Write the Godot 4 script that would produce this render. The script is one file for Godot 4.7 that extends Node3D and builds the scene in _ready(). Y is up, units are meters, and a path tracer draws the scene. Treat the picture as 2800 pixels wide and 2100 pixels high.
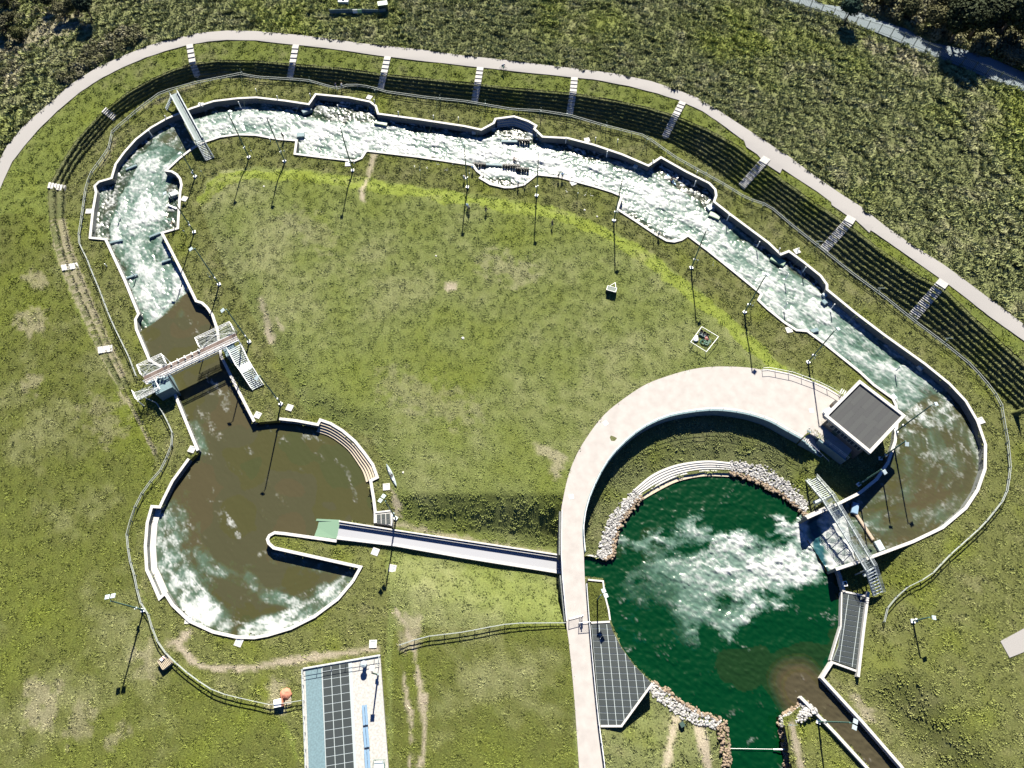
extends Node3D
# An artificial white-water course seen from the air. Units are metres, y is up.

var N1 := FastNoiseLite.new()
var N2 := FastNoiseLite.new()
var N3 := FastNoiseLite.new()
var N4 := FastNoiseLite.new()
var rng := RandomNumberGenerator.new()
var taken := {}
var M := {}

# ---- lines and outlines of the place on the ground plan (x, z) or (x, height, z)
var CREST := V3([-62.45,0.03,-40.43,-68.65,0.29,-49.31,-73.55,0.45,-56.18,-77.42,0.6,-61.4,-81.58,0.61,-67.89,-85.22,0.7,-73.53,-89.05,0.84,-79.68,-91.86,0.83,-84.91,-94.85,0.92,-91.52,-97.22,1.3,-99.86,-96.99,1.26,-101.75,-96.4,1.39,-104.52,-95.74,1.53,-107.84,-94.55,1.68,-111.99,-92.76,1.76,-116.16,-90.56,1.67,-121.03,-86.43,1.91,-126.38,-82.05,2,-130.31,-77.31,2.2,-133.29,-73.19,2.1,-135.33,-67.33,2.07,-136.41,-59,2.03,-136.31,-50.81,2.14,-135.14,-40,2.31,-133.76,-29.05,2.29,-131.72,-18.64,2.45,-130.09,-7.4,2.57,-128.36,0,2.55,-127.1,13.6,2.95,-125.11,23.04,2.98,-122.84,29.9,3.14,-120.6,35.58,3.1,-118.32,42.35,3.4,-113.86,47.56,3.67,-109.43,51.82,3.55,-104.71,56.85,3.3,-99.37,61.56,3.51,-94.15,67.36,3.83,-88.11,72.01,3.87,-82.49,78.06,3.93,-76.2,81.84,4.41,-73.27,85.8,3.76,-67.76,89.69,3.67,-62.19,92.84,3.63,-57.64,96.14,3.65,-52.82])
var TOE := V3([-62.21,0,-40.78,-67.69,0,-49.97,-72.02,0,-57.06,-75.38,0,-62.5,-79.54,0,-69.06,-83.05,0,-74.83,-86.66,0,-81.02,-89.72,0,-86.31,-92.66,0,-93.07,-94.28,0,-100.23,-94.65,0,-101.23,-94.42,0,-103.36,-93.87,0,-106.54,-92.57,0,-110.82,-90.97,0,-114.94,-88.76,0,-120.26,-84.87,0,-125.02,-80.81,0,-128.6,-76.54,0,-131.08,-72.67,0,-133.14,-67.47,0,-134.03,-59.62,0,-133.88,-51.51,0,-132.55,-40.86,0,-130.93,-30.06,0,-128.89,-19.38,0,-127.02,-8.49,0,-125.17,-0.84,0,-123.89,12.87,0,-121.37,21.87,0,-119.16,27.59,0,-117.11,33.44,0,-114.81,39.66,0,-110.17,44.7,0,-105.39,48.48,0,-101.1,53.17,0,-96.43,57.6,0,-91.06,62.85,0,-84.94,67.57,0,-79.15,73.18,0,-73.34,77.15,0,-69.16,81.64,0,-64.39,85.85,0,-58.6,88.9,0,-54.23,91.84,0,-49.88])
var CRESTF := V3([-30.97,0,13.22,-32.2,0,3.72,-35.53,0,-0.36,-44.3,0,-2.28,-50.66,0,-5.89,-55.47,0,-9.95,-60.97,0,-19.93,-63.84,0,-27.53,-62.69,0,-34.74,-62.45,0.03,-40.43,-68.65,0.29,-49.31,-73.55,0.45,-56.18,-77.42,0.6,-61.4,-81.58,0.61,-67.89,-85.22,0.7,-73.53,-89.05,0.84,-79.68,-91.86,0.83,-84.91,-94.85,0.92,-91.52,-97.22,1.3,-99.86,-96.99,1.26,-101.75,-96.4,1.39,-104.52,-95.74,1.53,-107.84,-94.55,1.68,-111.99,-92.76,1.76,-116.16,-90.56,1.67,-121.03,-86.43,1.91,-126.38,-82.05,2,-130.31,-77.31,2.2,-133.29,-73.19,2.1,-135.33,-67.33,2.07,-136.41,-59,2.03,-136.31,-50.81,2.14,-135.14,-40,2.31,-133.76,-29.05,2.29,-131.72,-18.64,2.45,-130.09,-7.4,2.57,-128.36,0,2.55,-127.1,13.6,2.95,-125.11,23.04,2.98,-122.84,29.9,3.14,-120.6,35.58,3.1,-118.32,42.35,3.4,-113.86,47.56,3.67,-109.43,51.82,3.55,-104.71,56.85,3.3,-99.37,61.56,3.51,-94.15,67.36,3.83,-88.11,72.01,3.87,-82.49,78.06,3.93,-76.2,81.84,4.41,-73.27,85.8,3.76,-67.76,89.69,3.67,-62.19,92.84,3.63,-57.64,96.14,3.65,-52.82,100.68,2.8,-47.37,107.59,2.5,-30.82,111.02,2,-2.56])
var PATHIN := V3([-94.22,0.4,15.42,-101.31,0.5,-2.6,-110.12,0.8,-31.28,-111.37,1.2,-57.24,-109.31,1.7,-80.4,-106.13,2.41,-96.5,-106.05,2.37,-100.55,-105.69,2.47,-105.69,-104.46,2.58,-109.43,-102.61,2.69,-114.31,-99.82,2.71,-119.94,-96.47,2.89,-125.04,-92.79,3,-129.18,-88.45,3.01,-132.94,-83.86,3.04,-136.02,-78.55,3.09,-138.66,-74.64,2.98,-140.31,-70.53,3.01,-141.35,-66.31,2.99,-141.83,-59.53,2.95,-141.72,-50.72,3,-140.29,-43.06,3.09,-139.11,-29.5,3.07,-136.43,-18.78,3.18,-134.51,-8.19,3.28,-132.78,0,3.29,-131.46,12.98,3.6,-129.23,18.12,3.69,-128.41,25.73,3.72,-126.38,31.9,3.8,-124.04,36.62,3.75,-122.01,41.3,3.87,-118.74,44.87,3.89,-115.1,48.3,3.95,-111.1,50.2,3.94,-109.17,53.91,3.8,-104.98,57.12,3.68,-101.85,62.42,3.85,-96.48,64.92,3.95,-93.44,68.71,4.11,-89.03,73.09,4.22,-84.44,76.71,4.25,-80.58,81.5,4.49,-75.19,85.34,4.31,-71.07,88.73,4.08,-67.17,93.74,4.18,-61.73,101.04,4.06,-53.54,116.17,4.27,-36.69,121.83,4.3,-15.68])
var PATHOUT := V3([-113.33,1.71,-81.49,-108.61,2.4,-97.11,-108.45,2.47,-106.07,-108.06,2.56,-109.84,-106.1,2.68,-115.25,-102.75,2.71,-121.32,-98.75,2.9,-127.86,-94.21,3,-132.81,-89.28,3.02,-136.49,-84.14,3.05,-139.77,-78.74,3.06,-142.21,-73.21,3,-144.14,-66.84,2.99,-144.92,-60,2.96,-144.81,-48.95,3.01,-143.34,-35.19,3.08,-140.65,-21.65,3.14,-138.59,-10.92,3.25,-136.36,0,3.29,-134.69,12.55,3.57,-132.15,23.4,3.71,-130.11,30.98,3.78,-127.73,37.1,3.76,-124.79,40.74,3.81,-122.64,45.29,3.88,-118.46,49.69,3.93,-114,54.29,3.87,-109.49,58.59,3.72,-105.56,62.56,3.79,-100.78,66.45,3.92,-96.43,70.3,4.07,-92.53,73.86,4.19,-87.83,77.5,4.24,-83.87,82.82,4.43,-78.51,88.02,4.29,-72.83,91.47,4.09,-69.17,94.8,4.15,-65.15,101.97,4.08,-56.29])
var PLAT := V([-65.05,-96.27,-65.56,-102.17,-62.05,-105.7,-54.95,-106.6,-45.25,-106.09,-34.14,-104.05,-23.15,-101.92,-11.31,-99.81,0,-97.85,11.91,-94.58,21.21,-89.63,30.03,-82.45,38.28,-73.77,45.23,-65.52,50.33,-59.02,55.9,-56.44,62.86,-52.88,66.08,-48.32,62.34,-31.36,29.68,-19.84,25.83,15.41,-16.78,15.41,-19.88,-7.87,-19.77,-16.21,-21.08,-23.57,-20.04,-30.56,-20.91,-37.07,-25.16,-44.76,-37.23,-49.22,-43.68,-59.51,-50.59,-70.52,-56.6,-79.58,-61.44,-88.58])
var POOLW := V([8.28,-24.12,12.38,-24.2,15.6,-23.89,16.7,-23.97,17.25,-26.56,18.47,-29.37,20.27,-32.23,22.46,-34.39,25.67,-36.59,29.96,-38.3,34.18,-38.99,38.97,-38.82,41.38,-38.3,43.68,-37.02,45.38,-35.74,47.33,-35.15,49.1,-33.48,50.85,-31.82,51.45,-30.67,54.67,-22.26,54.96,-20.96,55.14,-18.31,53.91,-12.87,51.24,-7.65,48.99,-5.11,54.14,1.26,58.65,7.21,62.11,12.42,57.3,12.42,54.03,7.46,50.23,2.87,45.52,-2.48,45.15,-1.16,42.38,0.29,41.04,0.55,41.27,2.23,41.38,4.21,41.49,7.46,41.16,12.42,31.88,12.42,33.08,6.9,32.9,3.38,32.65,1.39,30.12,0.29,26.81,-1.16,23.27,-3.76,22.08,-4.36,19.35,-7.16,17.59,-9.74,16.24,-13.52,15.82,-15.42,15.27,-18.01,15.25,-20.5,12.46,-20.73,8.2,-21.49])
var LOWP := V([12.92,13.1,13.26,6.71,12.7,0.53,12.2,-7.97,11.96,-13.94,11.8,-20.2,11.81,-24.08,11.74,-27.92,12.54,-31.86,13.88,-35.26,16.08,-39.25,18.7,-42.41,22.61,-45.71,26.92,-47.93,31.17,-49.01,36.39,-49.55,41.55,-48.92,45.73,-47.49,48.5,-45.71,51.09,-44.05,52.8,-44.92,54.7,-43.7,58.06,-40.1,59.48,-40.69,57.73,-44.14,63.5,-49.01,67.97,-48.56,68.86,-47.04,67.67,-43.27,65.57,-39.42,62.89,-36.33,59.43,-33.88,56.12,-32.34,53.39,-31.14,49.59,-29.56,43.65,-23.47,36.11,-2.59,33.87,13.1])
var VALLEY := V3([-29.97,-0.2,-28.12,-24.72,-0.6,-27.9,-20.04,-1.1,-27,-8.32,-2.3,-25.15,8.67,-3.9,-23.05])
var OUTP := V([-30.97,13.22,-32.2,3.72,-35.53,-0.36,-44.3,-2.28,-50.66,-5.89,-55.47,-9.95,-60.97,-19.93,-63.84,-27.53,-62.69,-34.74,-62.45,-40.43,-68.65,-49.31,-73.55,-56.18,-77.42,-61.4,-81.58,-67.89,-85.22,-73.53,-89.05,-79.68,-91.86,-84.91,-94.85,-91.52,-97.22,-99.86,-96.99,-101.75,-96.4,-104.52,-95.74,-107.84,-94.55,-111.99,-92.76,-116.16,-90.56,-121.03,-86.43,-126.38,-82.05,-130.31,-77.31,-133.29,-73.19,-135.33,-67.33,-136.41,-59,-136.31,-50.81,-135.14,-40,-133.76,-29.05,-131.72,-18.64,-130.09,-7.4,-128.36,0,-127.1,13.6,-125.11,23.04,-122.84,29.9,-120.6,35.58,-118.32,42.35,-113.86,47.56,-109.43,51.82,-104.71,56.85,-99.37,61.56,-94.15,67.36,-88.11,72.01,-82.49,78.06,-76.2,81.84,-73.27,85.8,-67.76,89.69,-62.19,92.84,-57.64,96.14,-52.82,100.68,-47.37,107.59,-30.82,111.02,-2.56,600,60,600,-900,-600,-900,-600,300,-30.97,300])
var PIP := V([-94.22,15.42,-101.31,-2.6,-110.12,-31.28,-111.37,-57.24,-109.31,-80.4,-106.13,-96.5,-106.05,-100.55,-105.69,-105.69,-104.46,-109.43,-102.61,-114.31,-99.82,-119.94,-96.47,-125.04,-92.79,-129.18,-88.45,-132.94,-83.86,-136.02,-78.55,-138.66,-74.64,-140.31,-70.53,-141.35,-66.31,-141.83,-59.53,-141.72,-50.72,-140.29,-43.06,-139.11,-29.5,-136.43,-18.78,-134.51,-8.19,-132.78,0,-131.46,12.98,-129.23,18.12,-128.41,25.73,-126.38,31.9,-124.04,36.62,-122.01,41.3,-118.74,44.87,-115.1,48.3,-111.1,50.2,-109.17,53.91,-104.98,57.12,-101.85,62.42,-96.48,64.92,-93.44,68.71,-89.03,73.09,-84.44,76.71,-80.58,81.5,-75.19,85.34,-71.07,88.73,-67.17,93.74,-61.73,101.04,-53.54,116.17,-36.69,121.83,-15.68,600,-900,-600,-900,-600,300])
var OUTER := V([-55.21,-42.09,-59.55,-49.62,-62.55,-54.88,-65.22,-58.69,-67.67,-60.05,-71.57,-66.6,-72.2,-68.63,-71.85,-69.87,-76.32,-77.6,-82.61,-87.65,-85.81,-88,-86.92,-94.7,-87.45,-99.57,-88.15,-101.18,-87.61,-102.18,-85.09,-103.18,-85.14,-107.13,-84.1,-110.37,-82.42,-114.08,-79.89,-117.45,-76.87,-120.2,-74.49,-121.72,-71.98,-123.26,-67.46,-125.38,-62.36,-126.23,-58.1,-126.52,-51.45,-125.52,-45.76,-124.39,-44.56,-127.52,-37.09,-126.52,-32.25,-125.24,-30.89,-123.96,-30.18,-121.58,-20.96,-119.92,-10.58,-117.86,-6.76,-116.77,-3.91,-118.82,-3.51,-120.06,0.41,-120.75,3.51,-119.37,5.14,-118.13,4.71,-117.18,6.62,-114.75,12.2,-114.35,17.71,-112.48,23.8,-109.72,29.36,-106.49,32.25,-108.81,37.16,-104.95,41.74,-101.8,42.73,-100.19,42.74,-98.71,42.05,-97,44.84,-93.87,51.95,-86.39,54.02,-83.45,55.82,-84.24,58.2,-81.77,61.02,-78.47,61.84,-76.52,61.62,-75.34,66.16,-69.97,70.7,-65.08,76.85,-58.98,80.36,-54.88,82.41,-51.44,83.43,-47.54,83.6,-43.13,82.26,-38.68,79.93,-34.93,77.1,-31.84,72.3,-28.5,66.83,-26.16,61.65,-24.39,56.7,-22.73,53.04,-21.6])
var INNER := V([49.93,-29.76,53.75,-31.36,56.51,-32.56,59.83,-34.11,63.32,-36.58,66.02,-39.69,68.13,-43.56,69.23,-46.92,69.94,-50.71,69.67,-52.09,66.73,-54.88,64.72,-57.54,59.38,-63.39,56.39,-66.29,54.39,-66.49,52.44,-68.12,49.63,-71.22,48.28,-73,49.12,-74.38,44.79,-79.23,39.74,-84.8,35.94,-88.69,34.41,-87.54,32.95,-87.08,31.56,-87.31,29.52,-88.81,26.24,-91.73,22.17,-95.18,23.36,-98.59,21.19,-99.82,17.17,-101.43,9.88,-103.94,5.15,-104.57,2.46,-101.8,0,-101.06,-1.57,-101.06,-4.52,-101.93,-6.51,-103.43,-6.03,-104.19,-7.34,-105.46,-8.27,-107.13,-20.37,-109.46,-31.55,-111.16,-32.02,-110.77,-32.68,-109.07,-34.11,-108.29,-40.41,-109.2,-46.96,-110.24,-47.05,-114.08,-51.17,-114.48,-56.44,-115.69,-60.65,-115.83,-64.31,-115.15,-67.12,-113.81,-69.18,-112.35,-70.44,-111.03,-72.22,-108.81,-74.47,-105.21,-72.93,-104.95,-71.79,-104.19,-70.87,-103.06,-70.25,-101.43,-70.18,-99.57,-69.38,-94.11,-68.81,-90.32,-71.89,-89.16,-66.34,-80.33,-61.64,-72.58,-60.39,-72.16,-59.32,-71.22,-57.93,-69.46,-56.49,-66.39,-54.78,-60.63,-51.22,-54.88,-46.47,-47.36])
var POOL := V([-41.88,-47.81,-38.75,-47.45,-34.67,-46.65,-34.35,-47.54,-32.62,-46.92,-30.41,-45.58,-27.99,-43.56,-26.16,-41.4,-24.51,-39.27,-23.61,-37.16,-24.69,-36.58,-23.83,-33.05,-23.41,-30.88,-23.26,-29.05,-28.99,-29.37,-29.21,-26.24,-38.11,-27.48,-39.84,-27.64,-40.77,-27.09,-41.05,-26.32,-40.7,-25.54,-39.66,-24.7,-25.15,-21.6,-26.1,-19.6,-28.23,-16.83,-31.65,-14.18,-35.11,-12.42,-38.63,-11.38,-40.62,-11.03,-43.41,-11.1,-47.2,-11.87,-51.18,-13.47,-54.41,-15.96,-56.08,-17.91,-56.81,-17.11,-58.93,-20.34,-59.68,-21.38,-60.74,-25.16,-61.28,-29.05,-61.14,-31.68,-59.78,-31.6,-59.45,-33.05,-58.54,-36.33,-56.51,-40.37])
# centre of the stream: (x, foam, z)
var STREAM := V3([-39.89,0.03,-31.48,-47.81,0.04,-41.46,-53.29,0.06,-49.4,-58.21,0.05,-57.8,-63.33,0.04,-66.18,-66.35,0.1,-71.59,-67.76,1,-72.51,-71.85,0.8,-79.38,-75.61,0.62,-86.77,-77.93,0.95,-92.32,-78.65,0.85,-100.87,-76.81,0.7,-107.96,-73.68,0.45,-114.1,-71.7,0.3,-116.67,-68.27,0.9,-118.8,-60.36,0.95,-120.67,-51.99,0.9,-119.62,-43.34,1,-116.25,-35.08,1,-114.9,-25.87,1.05,-113.79,-15.69,1,-111.98,-6.61,1,-110.28,0.4,1.1,-109.79,9.34,1,-107.68,19.09,1,-104.24,28.56,0.95,-99.55,35.71,0.95,-93.51,40.94,0.95,-89.4,45.71,0.85,-82.65,52.13,0.9,-76.6,58.49,0.8,-71.38,64.99,0.75,-63.78,71.46,0.65,-57.51,76.37,0.5,-52.88,78.43,0.35,-47.48,78.48,0.22,-39.68,74.73,0.2,-33.05,69.12,0.16,-29.45,64.5,0.2,-29.84,59.31,0.35,-27.84])

func V(a: Array) -> PackedVector2Array:
	var r := PackedVector2Array()
	for i in range(0, a.size(), 2):
		r.append(Vector2(a[i], a[i + 1]))
	return r

func V3(a: Array) -> PackedVector3Array:
	var r := PackedVector3Array()
	for i in range(0, a.size(), 3):
		r.append(Vector3(a[i], a[i + 1], a[i + 2]))
	return r

func join(parts: Array) -> PackedVector2Array:
	var r := PackedVector2Array()
	for p in parts:
		r.append_array(p)
	return r

func turned(p: PackedVector2Array) -> PackedVector2Array:
	var r := p.duplicate()
	r.reverse()
	return r

func flat3(p: PackedVector3Array) -> PackedVector2Array:
	var r := PackedVector2Array()
	for q in p:
		r.append(Vector2(q.x, q.z))
	return r

func lift(p: PackedVector2Array, y: float, close := false) -> PackedVector3Array:
	var r := PackedVector3Array()
	for q in p:
		r.append(Vector3(q.x, y, q.y))
	if close:
		r.append(r[0])
	return r

func sst(t: float) -> float:
	t = clampf(t, 0.0, 1.0)
	return t * t * (3.0 - 2.0 * t)

# nearest point of a line (x, value, z): (distance, value there, position along, side)
func near(pl: PackedVector3Array, x: float, z: float) -> Vector4:
	var best := 1e18
	var hb := 0.0
	var tb := 0.0
	var sd := 0.0
	var b := pl[0]
	for i in range(1, pl.size()):
		var a := b
		b = pl[i]
		var dx := b.x - a.x
		var dz := b.z - a.z
		var px := x - a.x
		var pz := z - a.z
		var t := clampf((px * dx + pz * dz) / (dx * dx + dz * dz + 1e-12), 0.0, 1.0)
		var ex := dx * t - px
		var ez := dz * t - pz
		var d := ex * ex + ez * ez
		if d < best:
			best = d
			hb = a.y + (b.y - a.y) * t
			tb = i - 1 + t
			sd = dx * pz - dz * px
	return Vector4(sqrt(best), hb, tb, sd)

# ---- heights: three smooth fields (inside the course, outside it, the sunken ground) on a 2 m grid
const GX := -190.0
const GZ := -220.0
const GNX := 191
const GNZ := 126
var F_IN := PackedFloat32Array()
var F_OUT := PackedFloat32Array()
var F_LOW := PackedFloat32Array()

func make_fields():
	var plat3 := lift(PLAT, 0.0, true)
	var pool3 := lift(POOLW, 0.0, true)
	var vlast := float(VALLEY.size() - 1)
	for j in GNZ:
		for i in GNX:
			var x := GX + 2.0 * i
			var z := GZ + 2.0 * j
			var p := Vector2(x, z)
			var dp := near(pool3, x, z).x
			var pl := 0.0
			if Geometry2D.is_point_in_polygon(p, PLAT):
				pl = sst(near(plat3, x, z).x / 4.0)
			var low := -3.0 * (1.0 - sst((dp - 3.5) / 9.0)) * sst((x - (45.7 - 6.0)) / 6.0)
			var h := pl + low * (1.0 - pl)
			var v := near(VALLEY, x, z)
			if v.z > 0.0 and v.y < h:
				var k := clampf((v.x - 2.6) / (1.5 + 7.0 * v.z / vlast), 0.0, 1.0)
				h = v.y + (h - v.y) * (sst(k) * 0.5 + k * 0.5)
			F_IN.append(h)
			var o := 0.0
			var q := near(PATHIN, x, z)
			if Geometry2D.is_point_in_polygon(p, PIP):
				o = q.y
			else:
				var c := near(CRESTF, x, z)
				o = c.y + (q.y - c.y) * c.x / (c.x + q.x + 1e-6)
			F_OUT.append(o)
			F_LOW.append(-2.95 + 1.85 * sst(dp / 9.5) + 2.0 * sst((dp - 2.0) / 13.0) * sst((z - -3.31) / 5.0))

func samp(f: PackedFloat32Array, x: float, z: float) -> float:
	var i := clampf((x - GX) * 0.5, 0.0, GNX - 1.001)
	var j := clampf((z - GZ) * 0.5, 0.0, GNZ - 1.001)
	var a := int(i)
	var b := int(j)
	var u := i - a
	var v := j - b
	var k := b * GNX + a
	return (f[k] * (1.0 - u) + f[k + 1] * u) * (1.0 - v) + (f[k + GNX] * (1.0 - u) + f[k + GNX + 1] * u) * v

func ht(x: float, z: float) -> float:
	var p := Vector2(x, z)
	if Geometry2D.is_point_in_polygon(p, LOWP):
		return samp(F_LOW, x, z)
	if Geometry2D.is_point_in_polygon(p, OUTP):
		return samp(F_OUT, x, z)
	return samp(F_IN, x, z)

func on(p: Vector2, dy := 0.0) -> Vector3:
	return Vector3(p.x, ht(p.x, p.y) + dy, p.y)

func bump(x: float, z: float) -> float:
	return N2.get_noise_2d(x * 1.3, z * 1.3) * 0.16

func h_main(x: float, z: float, rx: float, rz: float) -> float:
	if Geometry2D.is_point_in_polygon(Vector2(rx, rz), OUTP):
		var rough := sst((zone_at(x, z) - 1.5) * 4.0) if zone_at(x, z) == 2 else 0.0
		return samp(F_OUT, x, z) + bump(x, z) * (0.5 + rough * 1.6)
	return samp(F_IN, x, z) + bump(x, z) * 0.4

func h_low(x: float, z: float, _rx: float, _rz: float) -> float:
	return samp(F_LOW, x, z) + bump(x, z) * 0.5

# ---- a raster of the ground: kind of cover, and bare earth
const ZX := -152.0
const ZZ := -190.0
const ZS := 0.4
const ZNX := 761
const ZNZ := 531
var zone := PackedByteArray()
var bare := PackedFloat32Array()

func fill(mask: PackedByteArray, nx: int, nz: int, x0: float, z0: float, step: float, poly: PackedVector2Array, value: int) -> PackedByteArray:
	var n := poly.size()
	var zmin := 1e9
	var zmax := -1e9
	for q in poly:
		zmin = minf(zmin, q.y)
		zmax = maxf(zmax, q.y)
	for j in range(maxi(0, int(ceil((zmin - z0) / step))), mini(nz - 1, int(floor((zmax - z0) / step))) + 1):
		var z := z0 + j * step
		var xs := []
		for k in n:
			var a := poly[k]
			var b := poly[(k + 1) % n]
			if (a.y > z) != (b.y > z):
				xs.append(a.x + (b.x - a.x) * (z - a.y) / (b.y - a.y))
		xs.sort()
		for k in range(0, xs.size() - 1, 2):
			var i0 := maxi(0, int(ceil((xs[k] - x0) / step)))
			var i1 := mini(nx - 1, int(floor((xs[k + 1] - x0) / step)))
			for i in range(i0, i1 + 1):
				mask[j * nx + i] = value
	return mask

func zone_at(x: float, z: float) -> int:
	return zone[clampi(roundi((z - ZZ) / ZS), 0, ZNZ - 1) * ZNX + clampi(roundi((x - ZX) / ZS), 0, ZNX - 1)]

func bare_at(x: float, z: float) -> float:
	return bare[clampi(roundi((z - ZZ) / ZS), 0, ZNZ - 1) * ZNX + clampi(roundi((x - ZX) / ZS), 0, ZNX - 1)]

func zfill(p: PackedVector2Array, v: int):
	zone = fill(zone, ZNX, ZNZ, ZX, ZZ, ZS, p, v)

func wear(p: PackedVector2Array, w: float, k: float, ragged := 0.7):
	var l := lift(p, 0.0)
	if l.size() == 1:
		l.append(l[0] + Vector3(0.01, 0, 0))
	var lo := l[0]
	var hi := l[0]
	for q in l:
		lo = lo.min(q)
		hi = hi.max(q)
	for j in range(maxi(0, int((lo.z - w * 2 - ZZ) / ZS)), mini(ZNZ - 1, int((hi.z + w * 2 - ZZ) / ZS)) + 1):
		for i in range(maxi(0, int((lo.x - w * 2 - ZX) / ZS)), mini(ZNX - 1, int((hi.x + w * 2 - ZX) / ZS)) + 1):
			var x := ZX + i * ZS
			var z := ZZ + j * ZS
			var d := near(l, x, z).x / w + N3.get_noise_2d(x, z) * ragged + N2.get_noise_2d(x * 3.0, z * 3.0) * ragged
			var f := k * sst(1.5 - d)
			if f > bare[j * ZNX + i]:
				bare[j * ZNX + i] = f

func CHANNEL() -> PackedVector2Array:
	return join([OUTER, INNER, POOL])

func TERRACE() -> PackedVector2Array:
	return join([flat3(TOE), turned(flat3(CREST))])

func PATH() -> PackedVector2Array:
	var pin := flat3(PATHIN).slice(4, PATHIN.size() - 2)
	return join([pin, turned(flat3(PATHOUT))])

const C_ZONE := [Color(0.119, 0.143, 0.046), Color(0.102, 0.115, 0.050), Color(0.126, 0.142, 0.060), Color(0.100, 0.112, 0.038), Color(0.084, 0.098, 0.026), Color(0.107, 0.122, 0.050), Color(0.113, 0.140, 0.034), Color(0.144, 0.180, 0.036)]

func ground_color(x: float, z: float) -> Color:
	var k := zone_at(x, z)
	var c: Color = C_ZONE[k]
	var a := N1.get_noise_2d(x * 0.8, z * 0.8)
	var b := N1.get_noise_2d(x * 3.1 + 90.0, z * 3.1)
	var d := N2.get_noise_2d(x * 2.6, z * 2.6)
	if k == 0 or k == 4:
		c = c.lerp(Color(0.19, 0.195, 0.105), clampf(a * 0.7 + b * 0.5 + d * 0.2 - 0.02, 0.0, 0.6))
		c = c.lerp(Color(0.105, 0.132, 0.020), clampf(-a * 0.7 - b * 0.6, 0.0, 0.6))
	elif k == 2:
		c = c.lerp(Color(0.215, 0.21, 0.13), clampf(b * 0.9 + d * 0.5 - 0.1, 0.0, 0.6))
		c = c.lerp(Color(0.145, 0.175, 0.03), clampf(a * 1.2 - b * 0.4 - 0.1, 0.0, 0.7))
	else:
		c = c.lerp(Color(0.155, 0.15, 0.085), clampf(b * 0.7 + d * 0.4 - 0.15, 0.0, 0.45))
		c = c.lerp(Color(0.11, 0.135, 0.018), clampf(-b * 1.0 - a * 0.4 - 0.1, 0.0, 0.6))
	c = c * (1.0 + 0.12 * d)
	c = c.lerp(Color(0.30, 0.265, 0.205), clampf(bare_at(x, z), 0.0, 0.92))
	c.a = 1.0
	return c

# ---- draping an outline, less its cuts, over a height
func drape(poly: PackedVector2Array, cuts: Array, step: float, hf: Callable, cf: Callable) -> ArrayMesh:
	var lo := poly[0]
	var hi := poly[0]
	for q in poly:
		lo = lo.min(q)
		hi = hi.max(q)
	lo -= Vector2(step, step) * 1.01
	var nx := int((hi.x - lo.x) / step) + 3
	var nz := int((hi.y - lo.y) / step) + 3
	var mask := PackedByteArray()
	mask.resize(nx * nz)
	mask = fill(mask, nx, nz, lo.x, lo.y, step, poly, 1)
	for k in cuts.size():
		mask = fill(mask, nx, nz, lo.x, lo.y, step, cuts[k], 2 + k)
	var idx := PackedInt32Array()
	idx.resize(nx * nz)
	idx.fill(-1)
	var vs := PackedVector3Array()
	var cs := PackedColorArray()
	var ids := PackedInt32Array()
	for j in nz - 1:
		for i in nx - 1:
			var k := j * nx + i
			var c := [mask[k], mask[k + 1], mask[k + nx + 1], mask[k + nx]]
			var ones := c.count(1)
			if ones == 0:
				continue
			var x := lo.x + i * step
			var z := lo.y + j * step
			if ones == 4:
				var q := [k, k + 1, k + nx + 1, k + nx]
				for m in 4:
					if idx[q[m]] < 0:
						var px := x + (step if m == 1 or m == 2 else 0.0)
						var pz := z + (step if m > 1 else 0.0)
						idx[q[m]] = vs.size()
						var y: float = hf.call(px, pz, px, pz)
						vs.append(Vector3(px, y, pz))
						cs.append(cf.call(px, pz))
				ids.append_array([idx[q[0]], idx[q[1]], idx[q[2]], idx[q[0]], idx[q[2]], idx[q[3]]])
				continue
			var ref := c.find(1)
			var rx := x + (step if ref == 1 or ref == 2 else 0.0)
			var rz := z + (step if ref > 1 else 0.0)
			var cell := PackedVector2Array([Vector2(x, z), Vector2(x + step, z), Vector2(x + step, z + step), Vector2(x, z + step)])
			var pieces := [cell]
			if c.has(0):
				pieces = Geometry2D.intersect_polygons(cell, poly)
			for m in cuts.size():
				if c.has(2 + m):
					var rest := []
					for pc in pieces:
						rest.append_array(Geometry2D.clip_polygons(pc, cuts[m]))
					pieces = rest
			for pc in pieces:
				var t := Geometry2D.triangulate_polygon(pc)
				if t.is_empty():
					continue
				var n0 := vs.size()
				for w in pc:
					vs.append(Vector3(w.x, hf.call(w.x, w.y, rx, rz), w.y))
					cs.append(cf.call(w.x, w.y))
				for m in range(0, t.size(), 3):
					var a: Vector2 = pc[t[m]]
					var b: Vector2 = pc[t[m + 1]]
					var d: Vector2 = pc[t[m + 2]]
					if (b - a).cross(d - a) > 0.0:
						ids.append_array([n0 + t[m], n0 + t[m + 1], n0 + t[m + 2]])
					else:
						ids.append_array([n0 + t[m], n0 + t[m + 2], n0 + t[m + 1]])
	return up_mesh(vs, cs, ids)

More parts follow.
